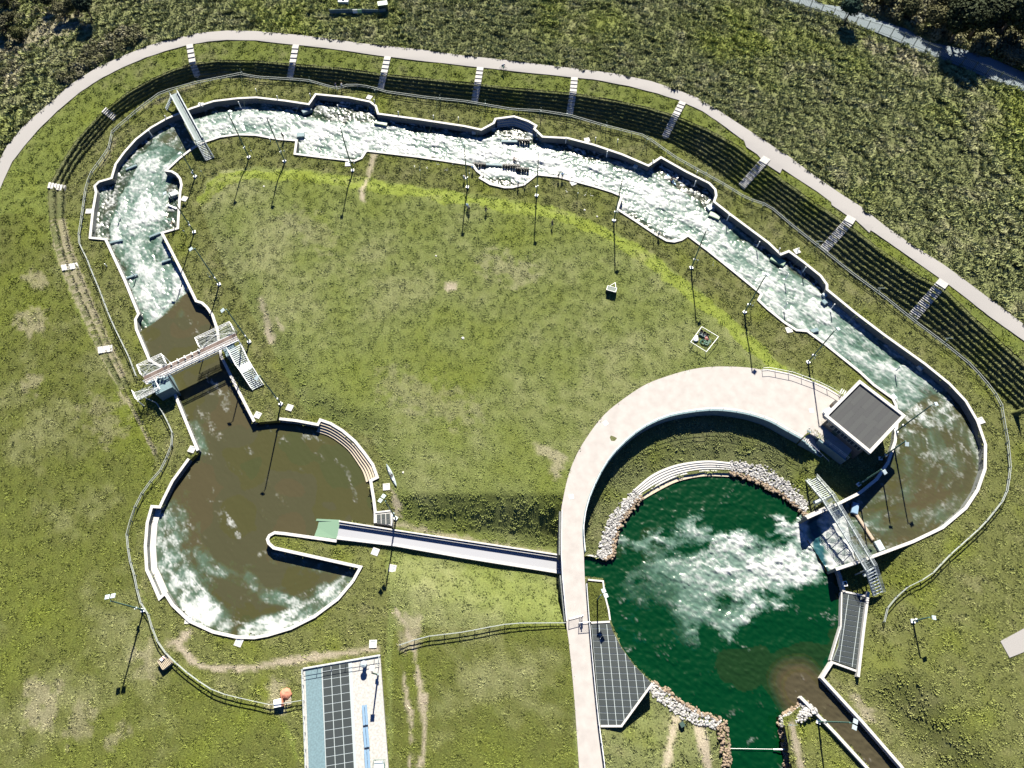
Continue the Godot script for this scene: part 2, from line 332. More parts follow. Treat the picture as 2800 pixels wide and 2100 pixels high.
func up_mesh(vs: PackedVector3Array, cs: PackedColorArray, ids: PackedInt32Array) -> ArrayMesh:
	var ns := PackedVector3Array()
	ns.resize(vs.size())
	for m in range(0, ids.size(), 3):
		var n := (vs[ids[m + 2]] - vs[ids[m]]).cross(vs[ids[m + 1]] - vs[ids[m]])
		if n.y < 0.0:
			n = -n
		for q in 3:
			ns[ids[m + q]] += n
	for m in ns.size():
		ns[m] = ns[m].normalized() if ns[m].length_squared() > 1e-14 else Vector3.UP
	var arr := []
	arr.resize(Mesh.ARRAY_MAX)
	arr[Mesh.ARRAY_VERTEX] = vs
	arr[Mesh.ARRAY_NORMAL] = ns
	arr[Mesh.ARRAY_COLOR] = cs
	arr[Mesh.ARRAY_INDEX] = ids
	var me := ArrayMesh.new()
	me.add_surface_from_arrays(Mesh.PRIMITIVE_TRIANGLES, arr)
	return me

# ---- naming
func numbered(called: String) -> String:
	var n: int = taken.get(called, -1) + 1
	taken[called] = n
	return called if n == 0 else "%s_%03d" % [called, n]

func tag(o: Node, label: String, category: String, group := ""):
	o.set_meta("label", label)
	o.set_meta("category", category)
	if group:
		o.set_meta("group", group)
	return o

func thing(called: String, label: String, category: String, at := Vector3.ZERO, turn := 0.0, group := "") -> Node3D:
	var o := Node3D.new()
	o.name = numbered(called)
	add_child(o)
	o.position = at
	o.rotation.y = turn
	tag(o, label, category, group)
	return o

func part(called: String, me: Mesh, mat: Material, parent: Node, at := Vector3.ZERO) -> MeshInstance3D:
	var o := MeshInstance3D.new()
	o.name = called
	o.mesh = me
	o.material_override = mat
	o.position = at
	parent.add_child(o, true)
	return o

func solo(called: String, me: Mesh, mat: Material, label: String, category: String, group := "") -> MeshInstance3D:
	var o := part(numbered(called), me, mat, self)
	tag(o, label, category, group)
	return o

func struct(called: String, me: Mesh, mat: Material) -> MeshInstance3D:
	var o := part(numbered(called), me, mat, self)
	o.set_meta("kind", "structure")
	return o

# ---- shapes: everything collects triangles in a SurfaceTool
func mb() -> SurfaceTool:
	var st := SurfaceTool.new()
	st.begin(Mesh.PRIMITIVE_TRIANGLES)
	st.set_smooth_group(-1)
	return st

func done(st: SurfaceTool) -> ArrayMesh:
	st.generate_normals()
	return st.commit()

func quad(st: SurfaceTool, a: Vector3, b: Vector3, c: Vector3, d: Vector3):
	for v in [a, b, c, a, c, d]:
		st.add_vertex(v)

# a box on its own axes: centre, half sizes, basis
func box(st: SurfaceTool, c: Vector3, s: Vector3, b := Basis()):
	var x := b.x * s.x * 0.5
	var y := b.y * s.y * 0.5
	var z := b.z * s.z * 0.5
	var p := [c - x - y - z, c + x - y - z, c + x - y + z, c - x - y + z, c - x + y - z, c + x + y - z, c + x + y + z, c - x + y + z]
	for f in [[4, 5, 6, 7], [3, 2, 1, 0], [0, 1, 5, 4], [2, 3, 7, 6], [1, 2, 6, 5], [3, 0, 4, 7]]:
		quad(st, p[f[0]], p[f[1]], p[f[2]], p[f[3]])

func looking(d: Vector3) -> Basis:
	var z := d.normalized()
	var up := Vector3.UP if absf(z.y) < 0.95 else Vector3.FORWARD
	var x := up.cross(z).normalized()
	return Basis(x, z.cross(x), z)

func bar(st: SurfaceTool, a: Vector3, b: Vector3, w: float, h: float):
	box(st, (a + b) * 0.5, Vector3(w, h, a.distance_to(b)), looking(b - a))

func tube(st: SurfaceTool, a: Vector3, b: Vector3, r0: float, r1: float, n := 6, caps := true):
	var f := looking(b - a)
	var p := []
	var q := []
	for k in n:
		var t := TAU * k / n
		var d := f.x * cos(t) + f.y * sin(t)
		p.append(a + d * r0)
		q.append(b + d * r1)
	for k in n:
		var m := (k + 1) % n
		quad(st, p[k], q[k], q[m], p[m])
		if caps:
			for v in [a, p[k], p[m], b, q[m], q[k]]:
				st.add_vertex(v)

func prism(st: SurfaceTool, poly: PackedVector2Array, y0: float, y1: float):
	var t := Geometry2D.triangulate_polygon(poly)
	for m in range(0, t.size(), 3):
		var a := poly[t[m]]
		var b := poly[t[m + 1]]
		var c := poly[t[m + 2]]
		if (b - a).cross(c - a) < 0.0:
			var s := b
			b = c
			c = s
		for v in [a, b, c]:
			st.add_vertex(Vector3(v.x, y1, v.y))
		for v in [a, c, b]:
			st.add_vertex(Vector3(v.x, y0, v.y))
	var ccw := Geometry2D.is_polygon_clockwise(poly)
	for k in poly.size():
		var a := poly[k]
		var b := poly[(k + 1) % poly.size()]
		if ccw:
			var s := a
			a = b
			b = s
		quad(st, Vector3(a.x, y1, a.y), Vector3(a.x, y0, a.y), Vector3(b.x, y0, b.y), Vector3(b.x, y1, b.y))

func offset(p: PackedVector2Array, w: float, close := false) -> PackedVector2Array:
	var r := PackedVector2Array()
	var n := p.size()
	for i in n:
		var a := p[(i - 1 + n) % n] if close or i > 0 else p[i]
		var b := p[(i + 1) % n] if close or i < n - 1 else p[i]
		var d1 := (p[i] - a).normalized()
		var d2 := (b - p[i]).normalized()
		if d1 == Vector2.ZERO:
			d1 = d2
		if d2 == Vector2.ZERO:
			d2 = d1
		var m := (d1.orthogonal() + d2.orthogonal()).normalized()
		r.append(p[i] + m * w / maxf(0.45, m.dot(d1.orthogonal())))
	return r

# a wall along a line: w to one side, its top at y1 (or in tops), its foot at y0
func wall(st: SurfaceTool, p: PackedVector2Array, w: float, y0: float, y1: float, tops := PackedFloat32Array()):
	var o := offset(p, w)
	var n := p.size()
	for i in n - 1:
		var ta := tops[i] if tops.size() else y1
		var tb := tops[i + 1] if tops.size() else y1
		var a := Vector3(p[i].x, ta, p[i].y)
		var b := Vector3(p[i + 1].x, tb, p[i + 1].y)
		var c := Vector3(o[i + 1].x, tb, o[i + 1].y)
		var d := Vector3(o[i].x, ta, o[i].y)
		var fa := Vector3(a.x, y0, a.z)
		var fb := Vector3(b.x, y0, b.z)
		var fc := Vector3(c.x, y0, c.z)
		var fd := Vector3(d.x, y0, d.z)
		quad(st, a, b, c, d)
		quad(st, a, fa, fb, b)
		quad(st, d, c, fc, fd)
		if i == 0:
			quad(st, a, d, fd, fa)
		if i == n - 2:
			quad(st, b, fb, fc, c)

# a wall whose line is rounded first
func smooth_line(p: PackedVector2Array, step := 1.2) -> PackedVector2Array:
	var c := Curve2D.new()
	for i in p.size():
		var a := p[maxi(0, i - 1)]
		var b := p[mini(p.size() - 1, i + 1)]
		var t := (b - a) / 6.0
		c.add_point(p[i], -t, t)
	c.bake_interval = step
	return c.get_baked_points()

func mat(c: Color, rough := 0.85, metal := 0.0, spec := 0.5) -> StandardMaterial3D:
	var m := StandardMaterial3D.new()
	m.albedo_color = c.linear_to_srgb()
	m.roughness = rough
	m.metallic = metal
	m.metallic_specular = spec
	return m

func noise_tex(freq: float, size: int, lo: Color, hi: Color, oct := 4, bumpy := false, strength := 4.0) -> NoiseTexture2D:
	var n := FastNoiseLite.new()
	n.frequency = freq
	n.fractal_octaves = oct
	n.seed = int(freq * 1000.0) + size
	var t := NoiseTexture2D.new()
	t.width = size
	t.height = size
	t.seamless = true
	t.noise = n
	if bumpy:
		t.as_normal_map = true
		t.bump_strength = strength
	else:
		var g := Gradient.new()
		g.set_color(0, lo)
		g.set_color(1, hi)
		t.color_ramp = g
	return t

func textured(m: StandardMaterial3D, freq: float, size: int, lo: float, metres: float, bumpstr := 0.0):
	m.albedo_texture = noise_tex(freq, size, Color(lo, lo, lo), Color(1, 1, 1), 5)
	m.uv1_triplanar = true
	m.uv1_world_triplanar = true
	m.uv1_scale = Vector3.ONE / metres
	if bumpstr > 0.0:
		m.normal_enabled = true
		m.normal_texture = noise_tex(freq * 2.0, size, Color.BLACK, Color.WHITE, 4, true, bumpstr)
	return m

func make_materials():
	var g := mat(Color(1, 1, 1), 0.95, 0.0, 0.2)
	g.vertex_color_use_as_albedo = true
	textured(g, 0.03, 1024, 0.62, 11.0, 5.0)
	M.ground = g
	var t := mat(Color(1, 1, 1), 0.9, 0.0, 0.2)
	t.vertex_color_use_as_albedo = true
	t.backlight = Color(0.5, 0.5, 0.4)
	M.tuft = t
	var w := mat(Color(1, 1, 1), 0.24, 0.0, 0.3)
	w.vertex_color_use_as_albedo = true
	M.water = w
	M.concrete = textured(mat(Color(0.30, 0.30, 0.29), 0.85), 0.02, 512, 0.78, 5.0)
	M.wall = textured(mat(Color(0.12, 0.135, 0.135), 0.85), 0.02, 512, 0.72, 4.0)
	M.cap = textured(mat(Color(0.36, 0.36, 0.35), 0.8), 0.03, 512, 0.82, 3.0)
	M.path = textured(mat(Color(0.205, 0.201, 0.198), 0.95), 0.06, 1024, 0.84, 9.0)
	M.plaza = textured(mat(Color(0.25, 0.238, 0.23), 0.95), 0.01, 1024, 0.9, 23.0)
	M.road = textured(mat(Color(0.115, 0.145, 0.162), 0.95), 0.05, 512, 0.82, 9.0)
	M.white = mat(Color(0.62, 0.64, 0.64), 0.5)
	M.steel = mat(Color(0.30, 0.34, 0.35), 0.4, 0.3)
	M.greysteel = mat(Color(0.16, 0.20, 0.21), 0.5, 0.2)
	M.green = mat(Color(0.045, 0.11, 0.095), 0.5)
	M.darkgreen = mat(Color(0.012, 0.035, 0.028), 0.6)
	M.black = mat(Color(0.012, 0.012, 0.013), 0.7)
	M.grate = textured(mat(Color(0.026, 0.037, 0.039), 0.6, 0.3), 0.3, 256, 0.6, 1.0)
	M.framegrey = mat(Color(0.25, 0.29, 0.30), 0.5, 0.2)
	M.deck = textured(mat(Color(0.085, 0.06, 0.053), 0.9), 0.05, 256, 0.7, 2.0)
	M.bluegrey = textured(mat(Color(0.085, 0.145, 0.17), 0.7), 0.03, 256, 0.8, 3.0)
	M.roof = textured(mat(Color(0.030, 0.033, 0.036), 0.9), 0.05, 512, 0.8, 4.0)
	M.brick = mat(Color(0.10, 0.085, 0.07), 0.9)
	M.glass = mat(Color(0.02, 0.03, 0.04), 0.08)
	M.rock = mat(Color(1, 1, 1), 0.9)
	M.rock.vertex_color_use_as_albedo = true
	M.wood = mat(Color(0.27, 0.235, 0.18), 0.9)
	M.greywood = mat(Color(0.36, 0.37, 0.33), 0.9)
	M.fencewood = mat(Color(0.20, 0.225, 0.215), 0.85)
	M.tint = mat(Color(1, 1, 1), 0.8)
	M.tint.vertex_color_use_as_albedo = true
	M.belt = textured(mat(Color(0.20, 0.21, 0.235), 0.7), 0.08, 512, 0.86, 3.0)
	M.plastic = mat(Color(0.28, 0.34, 0.36), 0.4)
	M.bluepaint = mat(Color(0.10, 0.22, 0.36), 0.5)
	M.red = mat(Color(0.28, 0.06, 0.045), 0.7)
	M.orange = mat(Color(0.30, 0.12, 0.075), 0.8)
	M.bluebench = mat(Color(0.10, 0.17, 0.25), 0.6)
	M.algae = mat(Color(0.10, 0.165, 0.115), 0.4)
	M.deck2 = textured(mat(Color(0.11, 0.082, 0.073), 0.9), 0.05, 256, 0.7, 2.0)
	M.roof2 = textured(mat(Color(0.034, 0.038, 0.040), 0.9), 0.05, 512, 0.8, 4.0)
	M.brick2 = mat(Color(0.085, 0.075, 0.065), 0.9)
	M.framegrey2 = textured(mat(Color(0.12, 0.155, 0.16), 0.8), 0.04, 256, 0.85, 3.0)
	M.hose = mat(Color(0.006, 0.065, 0.035), 0.5)
	M.soil = mat(Color(0.25, 0.2, 0.15), 0.95)

func paint_zones():
	zone.resize(ZNX * ZNZ)
	bare.resize(ZNX * ZNZ)
	zone.fill(3)
	zfill(OUTP, 6)
	zfill(PIP, 2)
	# the mown lawn on the far left, beside the worn terrace lines
	zfill(V([-124.21,-91.42,-99.82,-92.6,-96.01,-92.6,-92.79,-85.08,-89.45,-78.96,-82.08,-67.38,-73.89,-56.11,-62.92,-40.83,-60.88,-31.33,-62.95,-26.61,-61.43,-20.56,-56.57,-11.27,-51.12,-5.86,-43.99,-1.82,-35.31,-0.04,-30.26,9.69,-89.98,20.84]), 4)
	zfill(V([-30.31,9.71,-32.3,-6.21,-20.5,-8.22,9.86,-13.38,9.68,9.71]), 4)
	zfill(PLAT, 0)
	zfill(V([-18.73,-11.97,9.46,-12.67,9.58,8.52,-17.61,8.52]), 4)
	# the bright bank round the inner lawn
	for w in [V([-64.56,-98.45,-61.45,-102.91,-54.44,-103.91,-44.83,-103.41,-33.85,-101.66,-22.97,-99.92,-11.22,-97.72,0,-95.78,11.81,-92.44,20.57,-87.55,28.88,-80.58,37.1,-72,43.73,-64.25,49.19,-57.91])]:
		var l := lift(w, 0.0)
		for j in ZNZ:
			for i in ZNX:
				var x := ZX + i * ZS
				var z := ZZ + j * ZS
				if x > -70.0 and x < 62.0 and z < -50.0 and z > -118.0 and near(l, x, z).x < 1.7 + N2.get_noise_2d(x, z) * 1.2:
					zone[j * ZNX + i] = 7
	zfill(LOWP, 5)
	zfill(TERRACE(), 1)
	# bare and worn earth
	wear(V([-11.85,-75.47]), 1.0, 0.95)
	wear(V([-29.9,-110.09,-30.74,-104.69]), 0.6, 0.75, 0.3)
	wear(V([-30.61,-104.24,-31.42,-100.12,-31.45,-98.28,-30.79,-96.34]), 0.45, 0.9, 0.4)
	wear(V([-48.8,-72.54,-46.85,-68.4,-45.31,-63.86]), 0.6, 0.55)
	wear(V([-46.96,-67.38,-45.7,-63.57]), 0.4, 0.85)
	wear(V([-44.9,-68.4,-43.66,-65.87]), 0.3, 0.5)
	wear(V([-53.43,-10.07,-52.42,-9.73,-51.61,-11.17]), 0.7, 0.9)
	wear(V([-52.15,-9.45,-49.37,-7.09,-46.95,-6.42,-44.57,-6.35,-39.93,-6.55,-36.44,-7.22,-32.9,-7.76,-27.93,-8.43,-21.33,-9.18]), 0.5, 0.9, 0.5)
	wear(V([-17,-6.45,-16.07,-2.98,-15.08,1.78,-14.75,4.85,-14.97,6.96]), 0.3, 0.75, 0.8)
	wear(V([-18.44,-14.81,-16.65,-12.22,-15.62,-9.61,-14.45,-5.46,-13.56,-2.2,-13.21,1.78,-13.05,4.85,-13.41,6.96]), 0.35, 0.8, 0.8)
	wear(V([-13.58,-2.59,-13.48,-0.67]), 0.7, 0.85)
	wear(V([-17.16,-13.34,-15.46,-12.99,-16.36,-9.88]), 1.3, 0.5)
	wear(V([4.8,-42.44,6.79,-40.73,8.56,-40.3,7.53,-37.78]), 1.0, 0.5, 1.0)
	wear(V([-20.76,-35.22,-19.96,-32.94,-19.4,-30.53]), 0.45, 0.8, 0.8)
	wear(V([-31.84,-30.61,-19.04,-29.18,-11.32,-27.46,-2,-25.75,7.59,-24.37]), 0.5, 0.6, 0.8)
	wear(V([25.24,0.8,24.21,3.34,22.67,7.13]), 0.55, 0.9, 0.4)
	wear(V([28.84,2.54,29.44,7.18]), 0.75, 0.9, 0.4)
	wear(V([42.59,1.63,42.9,4.41,43.16,7.37]), 0.7, 0.9, 0.3)
	wear(V([-94.35,-78.01,-92.61,-76.71]), 1.4, 0.38, 1.0)
	wear(V([-92.97,-68.52,-90.75,-66.99]), 1.9, 0.42, 1.0)
	wear(V([-88.21,-54.84]), 1.6, 0.33, 1.0)
	wear(V([-73.23,-3.9,-72.48,-0.04,-70.38,1.22,-70.74,-2.6]), 1.2, 0.36, 1.0)
	wear(V([-64.7,0.28,-65.18,2.47]), 1.5, 0.28, 1.0)
	wear(V([-57.57,-8.56,-56.05,-6.54]), 1.4, 0.32, 1.0)
	wear(V([-59.69,3.71,-58.94,2.47]), 1.0, 0.3, 1.0)
	wear(V([-21.67,-54.51,-17.28,-51.74,-12.21,-50.82,-8.81,-49.01]), 2.6, 0.2, 1.2)
	wear(V([-3.31,-80.89,1.28,-78.7]), 2.6, 0.25, 1.2)
	wear(V([-44.32,-92.28,-37.96,-86.49]), 2.2, 0.16, 1.2)
	wear(V([-75.14,-50.21,-71.55,-45.72]), 2.0, 0.22, 1.2)
	wear(V([-71.23,-53.02,-70.49,-51.63]), 0.8, 0.55, 0.8)
	wear(V([-36.56,-3.25,-35.58,-1.31]), 1.4, 0.55, 0.6)
	wear(V([52.35,-27.85,54.84,-26.68]), 0.7, 0.0)
	wear(V([53.98,-1.65,55.05,-0.04]), 1.0, 0.6, 0.8)
	wear(V([-108.71,-149.95,-104.56,-146.77,-113.05,-142.09,-116.45,-139.03]), 3.0, 0.55, 1.2)
	wear(V([-113.07,-133.06,-112.61,-127.98]), 1.6, 0.5, 1.2)
	wear(V([89.37,-136.33,92,-131.91]), 2.0, 0.4, 1.2)
	wear(V([82.46,-139.1,84.19,-137.29]), 1.5, 0.4, 1.2)
	for l in [V([-94.45,-91.34,-91.96,-85.01,-89.16,-79.77,-85.23,-73.53,-81.52,-67.83,-77.35,-61.35,-73.4,-56.06,-69.88,-51.87,-67.17,-48.06,-62.85,-41.48]), V([-93.43,-91.81,-90.58,-85.45,-87.88,-80.2,-84.08,-74.04,-80.5,-68.42,-76.23,-61.8,-72.2,-56.49]), V([-92.57,-92.44,-89.7,-85.94,-86.64,-80.66,-83.04,-74.49,-79.55,-68.84,-75.32,-62.3,-71.98,-56.97])]:
		wear(l, 0.22, 0.5, 0.5)
	for l in [V([-72.29,-132.84,-67.13,-133.88,-59.14,-132.84]), V([-84.03,-123.37,-79.41,-126.2,-73.02,-131.26]), V([-87.13,-114.44,-87.51,-111.78,-88.59,-105.94])]:
		wear(l, 0.6, 0.3, 0.8)

func build_ground():
	var world := V([-150, -188, 150, -188, 150, 18, -150, 18])
	var g := struct("ground", drape(world, [CHANNEL(), TERRACE(), LOWP, POOLW, CHUTEP], 0.5, h_main, ground_color), M.ground)
	# the land that goes on beyond the course, out to the horizon
	var st := mb()
	var ring := PackedVector2Array([Vector2(-150, -188), Vector2(150, -188), Vector2(150, 18), Vector2(-150, 18)])
	for k in 4:
		var a := ring[k]
		var b := ring[(k + 1) % 4]
		var n := int(a.distance_to(b) / 4.0)
		var mid := Vector2(0, -85)
		for i in n:
			var p := a.lerp(b, float(i) / n)
			var q := a.lerp(b, float(i + 1) / n)
			var rows := [1.0, 1.3, 2.5, 14.0]
			for r in 3:
				var c := []
				for e in [[p, rows[r]], [q, rows[r]], [q, rows[r + 1]], [p, rows[r + 1]]]:
					var w: Vector2 = mid + (e[0] - mid) * e[1]
					var y := ht(e[0].x, e[0].y)
					c.append(Vector3(w.x, (y - 0.1) if e[1] < 1.2 else lerpf(y, 2.0, sst(e[1] - 1.0)), w.y))
				st.set_color(Color(0.085, 0.09, 0.034))
				quad(st, c[3], c[2], c[1], c[0])
	part("ground_beyond", done(st), M.ground, g).set_meta("kind", "structure")
	struct("ground", drape(LOWP, [POOLW, CHUTEP], 0.5, h_low, ground_color), M.ground)

func h_path(x: float, z: float, _a: float, _b: float) -> float:
	return samp(F_OUT, x, z) + 0.14

func build_paths():
	var white := func(_x, _z): return Color.WHITE
	struct("path", drape(PATH(), [], 0.5, h_path, white), M.path)
	var st := mb()
	var e := flat3(PATHOUT)
	# widened landings at the head of three stairs
	for p in [V([48.99,-111.86,54.03,-105.94,56.23,-102.69,55.67,-101.57,52.79,-104.18,51.57,-106.45,49.51,-108.49]), V([64.61,-95.07,71.44,-87.3,70.62,-86.06,68.65,-89.01,67.07,-90.39,64.6,-93.07])]:
		struct("path", drape(p, [], 0.5, func(x, z, _a, _b): return samp(F_OUT, x, z) + 0.17, white), M.path)
	struct("path", drape(V([76.92,-10.29,82.42,-12.72,91.36,-16.28,90.41,-11.33,81.28,-9.06,77.65,-7.84]), [], 0.5, func(x, z, _a, _b): return samp(F_IN, x, z) + 0.12, white), M.path)
	struct("road", drape(V([60.26,-162.05,70.31,-155.7,74.21,-152.76,80.78,-151.46,85.33,-147.63,92.03,-144.19,96.42,-140.19,104.88,-137.17,109.41,-134.49,114.92,-129.83,124.64,-122.34,122.48,-115.95,113.1,-123.87,106.41,-128.39,98.18,-134.2,92.21,-137.77,85.32,-142.64,80.11,-146.06,74.87,-149.86,64.93,-154.71,57.57,-159.02]), [], 0.5, func(x, z, _a, _b): return samp(F_OUT, x, z) + 0.12, white), M.road)

# ---- water
var CHM := PackedFloat32Array()

func water_level(s: float) -> float:
	var y := -1.0
	for d in [[5.6, 0.16], [9.2, 0.06], [13.4, 0.05], [18.0, 0.05], [22.5, 0.05], [27.0, 0.05], [31.0, 0.05]]:
		y -= d[1] * sst((s - d[0]) * 1.2 + 0.5)
	return y

func level_at(x: float, z: float) -> float:
	return water_level(near(STREAM, x, z).z)

var _wx := 0.0
var _wz := 0.0
var _foam := 0.0
var _milk := 0.0
var _lvl := 0.0
var _calm := Color()
var FOAM_L := []

# foam at a place: how much air is in the water, 0 to 1 and over
func stream_at(x: float, z: float):
	var q := near(STREAM, x, z)
	_lvl = q.y
	var s := q.z * 7.5
	var l := q.x * signf(q.w)
	var n1 := N4.get_noise_2d(s * 0.6, l * 1.5)
	var n2 := N4.get_noise_2d(x * 1.4 + 70.0, z * 1.4)
	var m1 := N4.get_noise_2d(s * 0.75 + 31.0, l * 1.5)
	var m2 := N4.get_noise_2d(x * 0.9 + 200.0, z * 0.9)
	var m3 := N4.get_noise_2d(s * 1.7 + 77.0, l * 2.9)
	var n3 := N3.get_noise_2d(x * 2.1, z * 2.1)
	var r1 := clampf(1.0 - 5.0 * absf(m1), 0.0, 1.0)
	var r2 := clampf(1.0 - 6.0 * absf(m2), 0.0, 1.0)
	var r3 := clampf(1.0 - 4.5 * absf(m3), 0.0, 1.0)
	var env := q.y * sst(2.25 - q.x / 3.1 + n1 * 0.5)
	_milk = env * 0.95 + n1 * 0.6 + 0.1 * n3
	_foam = env * (0.26 + 0.34 * r1 + 0.42 * r3 + 0.3 * r2 + 0.55 * n2 + 0.75 * n1 + 0.18 * n3)
	# the side bays: dark water with ripples of foam
	var bay := sst(q.y * 2.0 - 0.4) * (1.0 - sst(env * 1.6))
	_milk = maxf(_milk, bay * (0.15 + 0.5 * n1))
	_foam = maxf(_foam, bay * (0.5 * r2 + 0.45 * r3 + 0.8 * n2 + 0.5 * n3 - 0.02))
	if q.y < 0.5:
		_milk = q.y * 0.8 + n1 * 0.4 - 0.1
		_foam = q.y * 1.6 * (r1 * 0.7 + r2 * 0.6 + r3 * 0.3 + n1 * 0.8 - 0.1)
	if q.y < 0.075:
		_milk = 0.0
		_foam = r2 * 0.75 * clampf(n1 * 1.6, 0.0, 1.0)
	for f in FOAM_L:
		var w: Vector4 = near(f[0], x, z)
		if w.x < f[1] * 2.4:
			var e := w.y * sst(1.7 - w.x / f[1] + n1 * 1.0)
			_milk = maxf(_milk, e * 0.45 + n2 * 0.35)
			_foam = maxf(_foam, e * (0.04 + 0.45 * r2 + 0.35 * r1 + 0.3 * r3 + 0.8 * n2 + 0.2 * n3) + sst(e * 2.5 - 1.9) * 0.3)
	_wx = q.z
	_wz = n1 * 1.7 + 0.5 * n3 + 0.45 * r3 + 0.7 * n2

func h_water(x: float, z: float, _a: float, _b: float) -> float:
	stream_at(x, z)
	var rough := clampf(_lvl, 0.07, 1.0)
	return water_level(_wx) + rough * 0.2 * _wz + maxf(0.0, _foam) * 0.07 * rough

func foam_color(c: Color, milk: float, f: float) -> Color:
	c = c.lerp(Color(0.045, 0.088, 0.068), sst(milk * 1.6) * 0.85)
	c = c.lerp(Color(0.105, 0.14, 0.13), sst(milk * 1.5 - 0.5) * 0.75)
	return c.lerp(Color(0.29, 0.305, 0.305), sst((f - 0.16) / 0.85))

func c_water(x: float, z: float) -> Color:
	stream_at(x, z)
	var b := N1.get_noise_2d(x * 2.0, z * 2.0)
	var c := Color(0.030, 0.029, 0.018).lerp(Color(0.015, 0.024, 0.015), clampf(0.3 + _lvl * 0.5 + b * 0.8, 0.0, 1.0))
	if _lvl < 0.5:
		c = Color(0.036, 0.0345, 0.0165).lerp(Color(0.029, 0.032, 0.0145), clampf(0.3 + b, 0.0, 1.0))
	return foam_color(c, _milk, _foam)

var JET := V3([52.46,1.1,-26.04,48.79,1.15,-24.96,44.45,1.05,-23.84,39.76,0.92,-22.74,34.27,0.72,-20.91,28.84,0.55,-19.1,24.92,0.35,-16.95,22.49,0.1,-14.12])
var JET2 := V3([29.49,0.6,-18.36,29.17,0.5,-15.14,32.35,0.55,-14.07,36.63,0.62,-15.83,38.42,0.3,-17.32])

func pool_at(x: float, z: float):
	var q := near(JET, x, z)
	var q2 := near(JET2, x, z)
	var n1 := N4.get_noise_2d(x * 0.55, z * 0.85)
	var n2 := N4.get_noise_2d(x * 1.3 + 70.0, z * 1.5)
	var n3 := N3.get_noise_2d(x * 1.9, z * 1.9)
	var r1 := clampf(1.0 - 4.5 * absf(N4.get_noise_2d(x * 0.5 + 31.0, z * 0.72)), 0.0, 1.0)
	var r2 := clampf(1.0 - 7.0 * absf(N4.get_noise_2d(x * 0.8 + 11.0, z * 1.7)), 0.0, 1.0)
	var r3 := clampf(1.0 - 5.0 * absf(N4.get_noise_2d(x * 1.2 + 61.0, z * 1.7)), 0.0, 1.0)
	var w := 2.6 + q.z * 0.8
	var e := maxf(q.y * sst(1.75 - q.x / w + n1 * 1.5), q2.y * sst(1.6 - q2.x / 2.2 + n1 * 1.5))
	_milk = e * 1.05 - 0.1 + n1 * 0.45
	_foam = e * (0.02 + 0.5 * r1 + 0.45 * r3 + 0.7 * n2 + 0.5 * n1 + 0.15 * n3) + sst(e * 2.5 - 1.7) * 0.28
	_foam = maxf(_foam, r2 * 0.5 * sst(n1 * 2.0 + 0.35) * sst(n2 * 3.0 + 0.4) + n3 * 0.12 - 0.02)
	_milk = maxf(_milk * sst(e * 4.0), 0.0)
	_lvl = e
	_wz = n1 * 1.4 + r2 * 0.6 + n3 * 0.8 + n2 * 0.6

func h_pool(x: float, z: float, _a: float, _b: float) -> float:
	pool_at(x, z)
	return -3.4 + (0.09 + 0.16 * _lvl) * _wz

func c_pool(x: float, z: float) -> Color:
	pool_at(x, z)
	var b := N1.get_noise_2d(x * 2.0, z * 2.0)
	var c := Color(0.0018, 0.0175, 0.0062).lerp(Color(0.0065, 0.0175, 0.0045), clampf(b * 1.2, 0.0, 0.5))
	var sh := near(SHOAL, x, z)
	c = c.lerp(Color(0.034, 0.029, 0.016), sst(1.35 - sh.x / 4.0 + b * 0.5))
	return foam_color(c, _milk, _foam)

var SHOAL := V3([45.5,1,-3.23,49.97,1,1.84,55.36,1,8.49])

func h_chute(x: float, z: float, _a: float, _b: float) -> float:
	var q := near(CHUTE_TOP, x, z)
	return lerpf(-1.4, -3.3, clampf(q.x / 6.2, 0.0, 1.0)) + N3.get_noise_2d(x * 1.5, z * 1.5) * 0.22

func c_chute(x: float, z: float) -> Color:
	var r := 1.0 - 2.4 * absf(N3.get_noise_2d(x * 0.9, z * 0.9))
	var q := near(CHUTE_TOP, x, z)
	return foam_color(Color(0.012, 0.05, 0.06), 0.8 - 0.9 * sst(1.3 - absf(q.x - 4.6) / 1.0), 0.62 + r * 0.4 - 0.75 * sst(1.3 - absf(q.x - 4.6) / 1.0))

var CHUTE_TOP := V3([56.6,0,-32.62,56.87,0,-22.77])

func build_water():
	for f in [[V3([-59.03,0.75,-30.33,-57.72,0.85,-25.02,-55.7,0.9,-20.51,-52.21,1.15,-16.26,-48.72,1.1,-13.3,-47.57,0.7,-12.51]), 2.3], [V3([-41.46,1,-11.1,-36.92,1.1,-12.61,-32.81,1,-14.58,-29.09,0.9,-17.37,-26.64,0.75,-20.09]), 1.7], [V3([-52.24,0.45,-24.72,-49.65,0.6,-22.2,-46.48,0.62,-20.56,-43.35,0.45,-19.48]), 0.9], [V3([-43.51,0.5,-20.58,-40.81,0.62,-17.99,-36.82,0.8,-16.52,-33.72,0.7,-15.32]), 0.8], [V3([-55.88,0.75,-42.5,-58.03,0.6,-46.94]), 1.1], [V3([-39.58,0.35,-24.52,-35.53,0.3,-22.71,-27.71,0.5,-21.17]), 0.8]]:
		FOAM_L.append(f)
	var chan := CHANNEL()
	struct("channel_water", drape(chan, [CHUTEP], 0.22, h_water, c_water), M.water)
	struct("weir_water", drape(CHUTEP, [], 0.22, h_chute, c_chute), M.water)
	struct("lake_water", drape(POOLW, [CHUTEP], 0.22, h_pool, c_pool), M.water)

var CHUTEP := join([V([57.28,-33.01,57.54,-23.04]), V([53.18,-21.24,49.51,-29.91])])

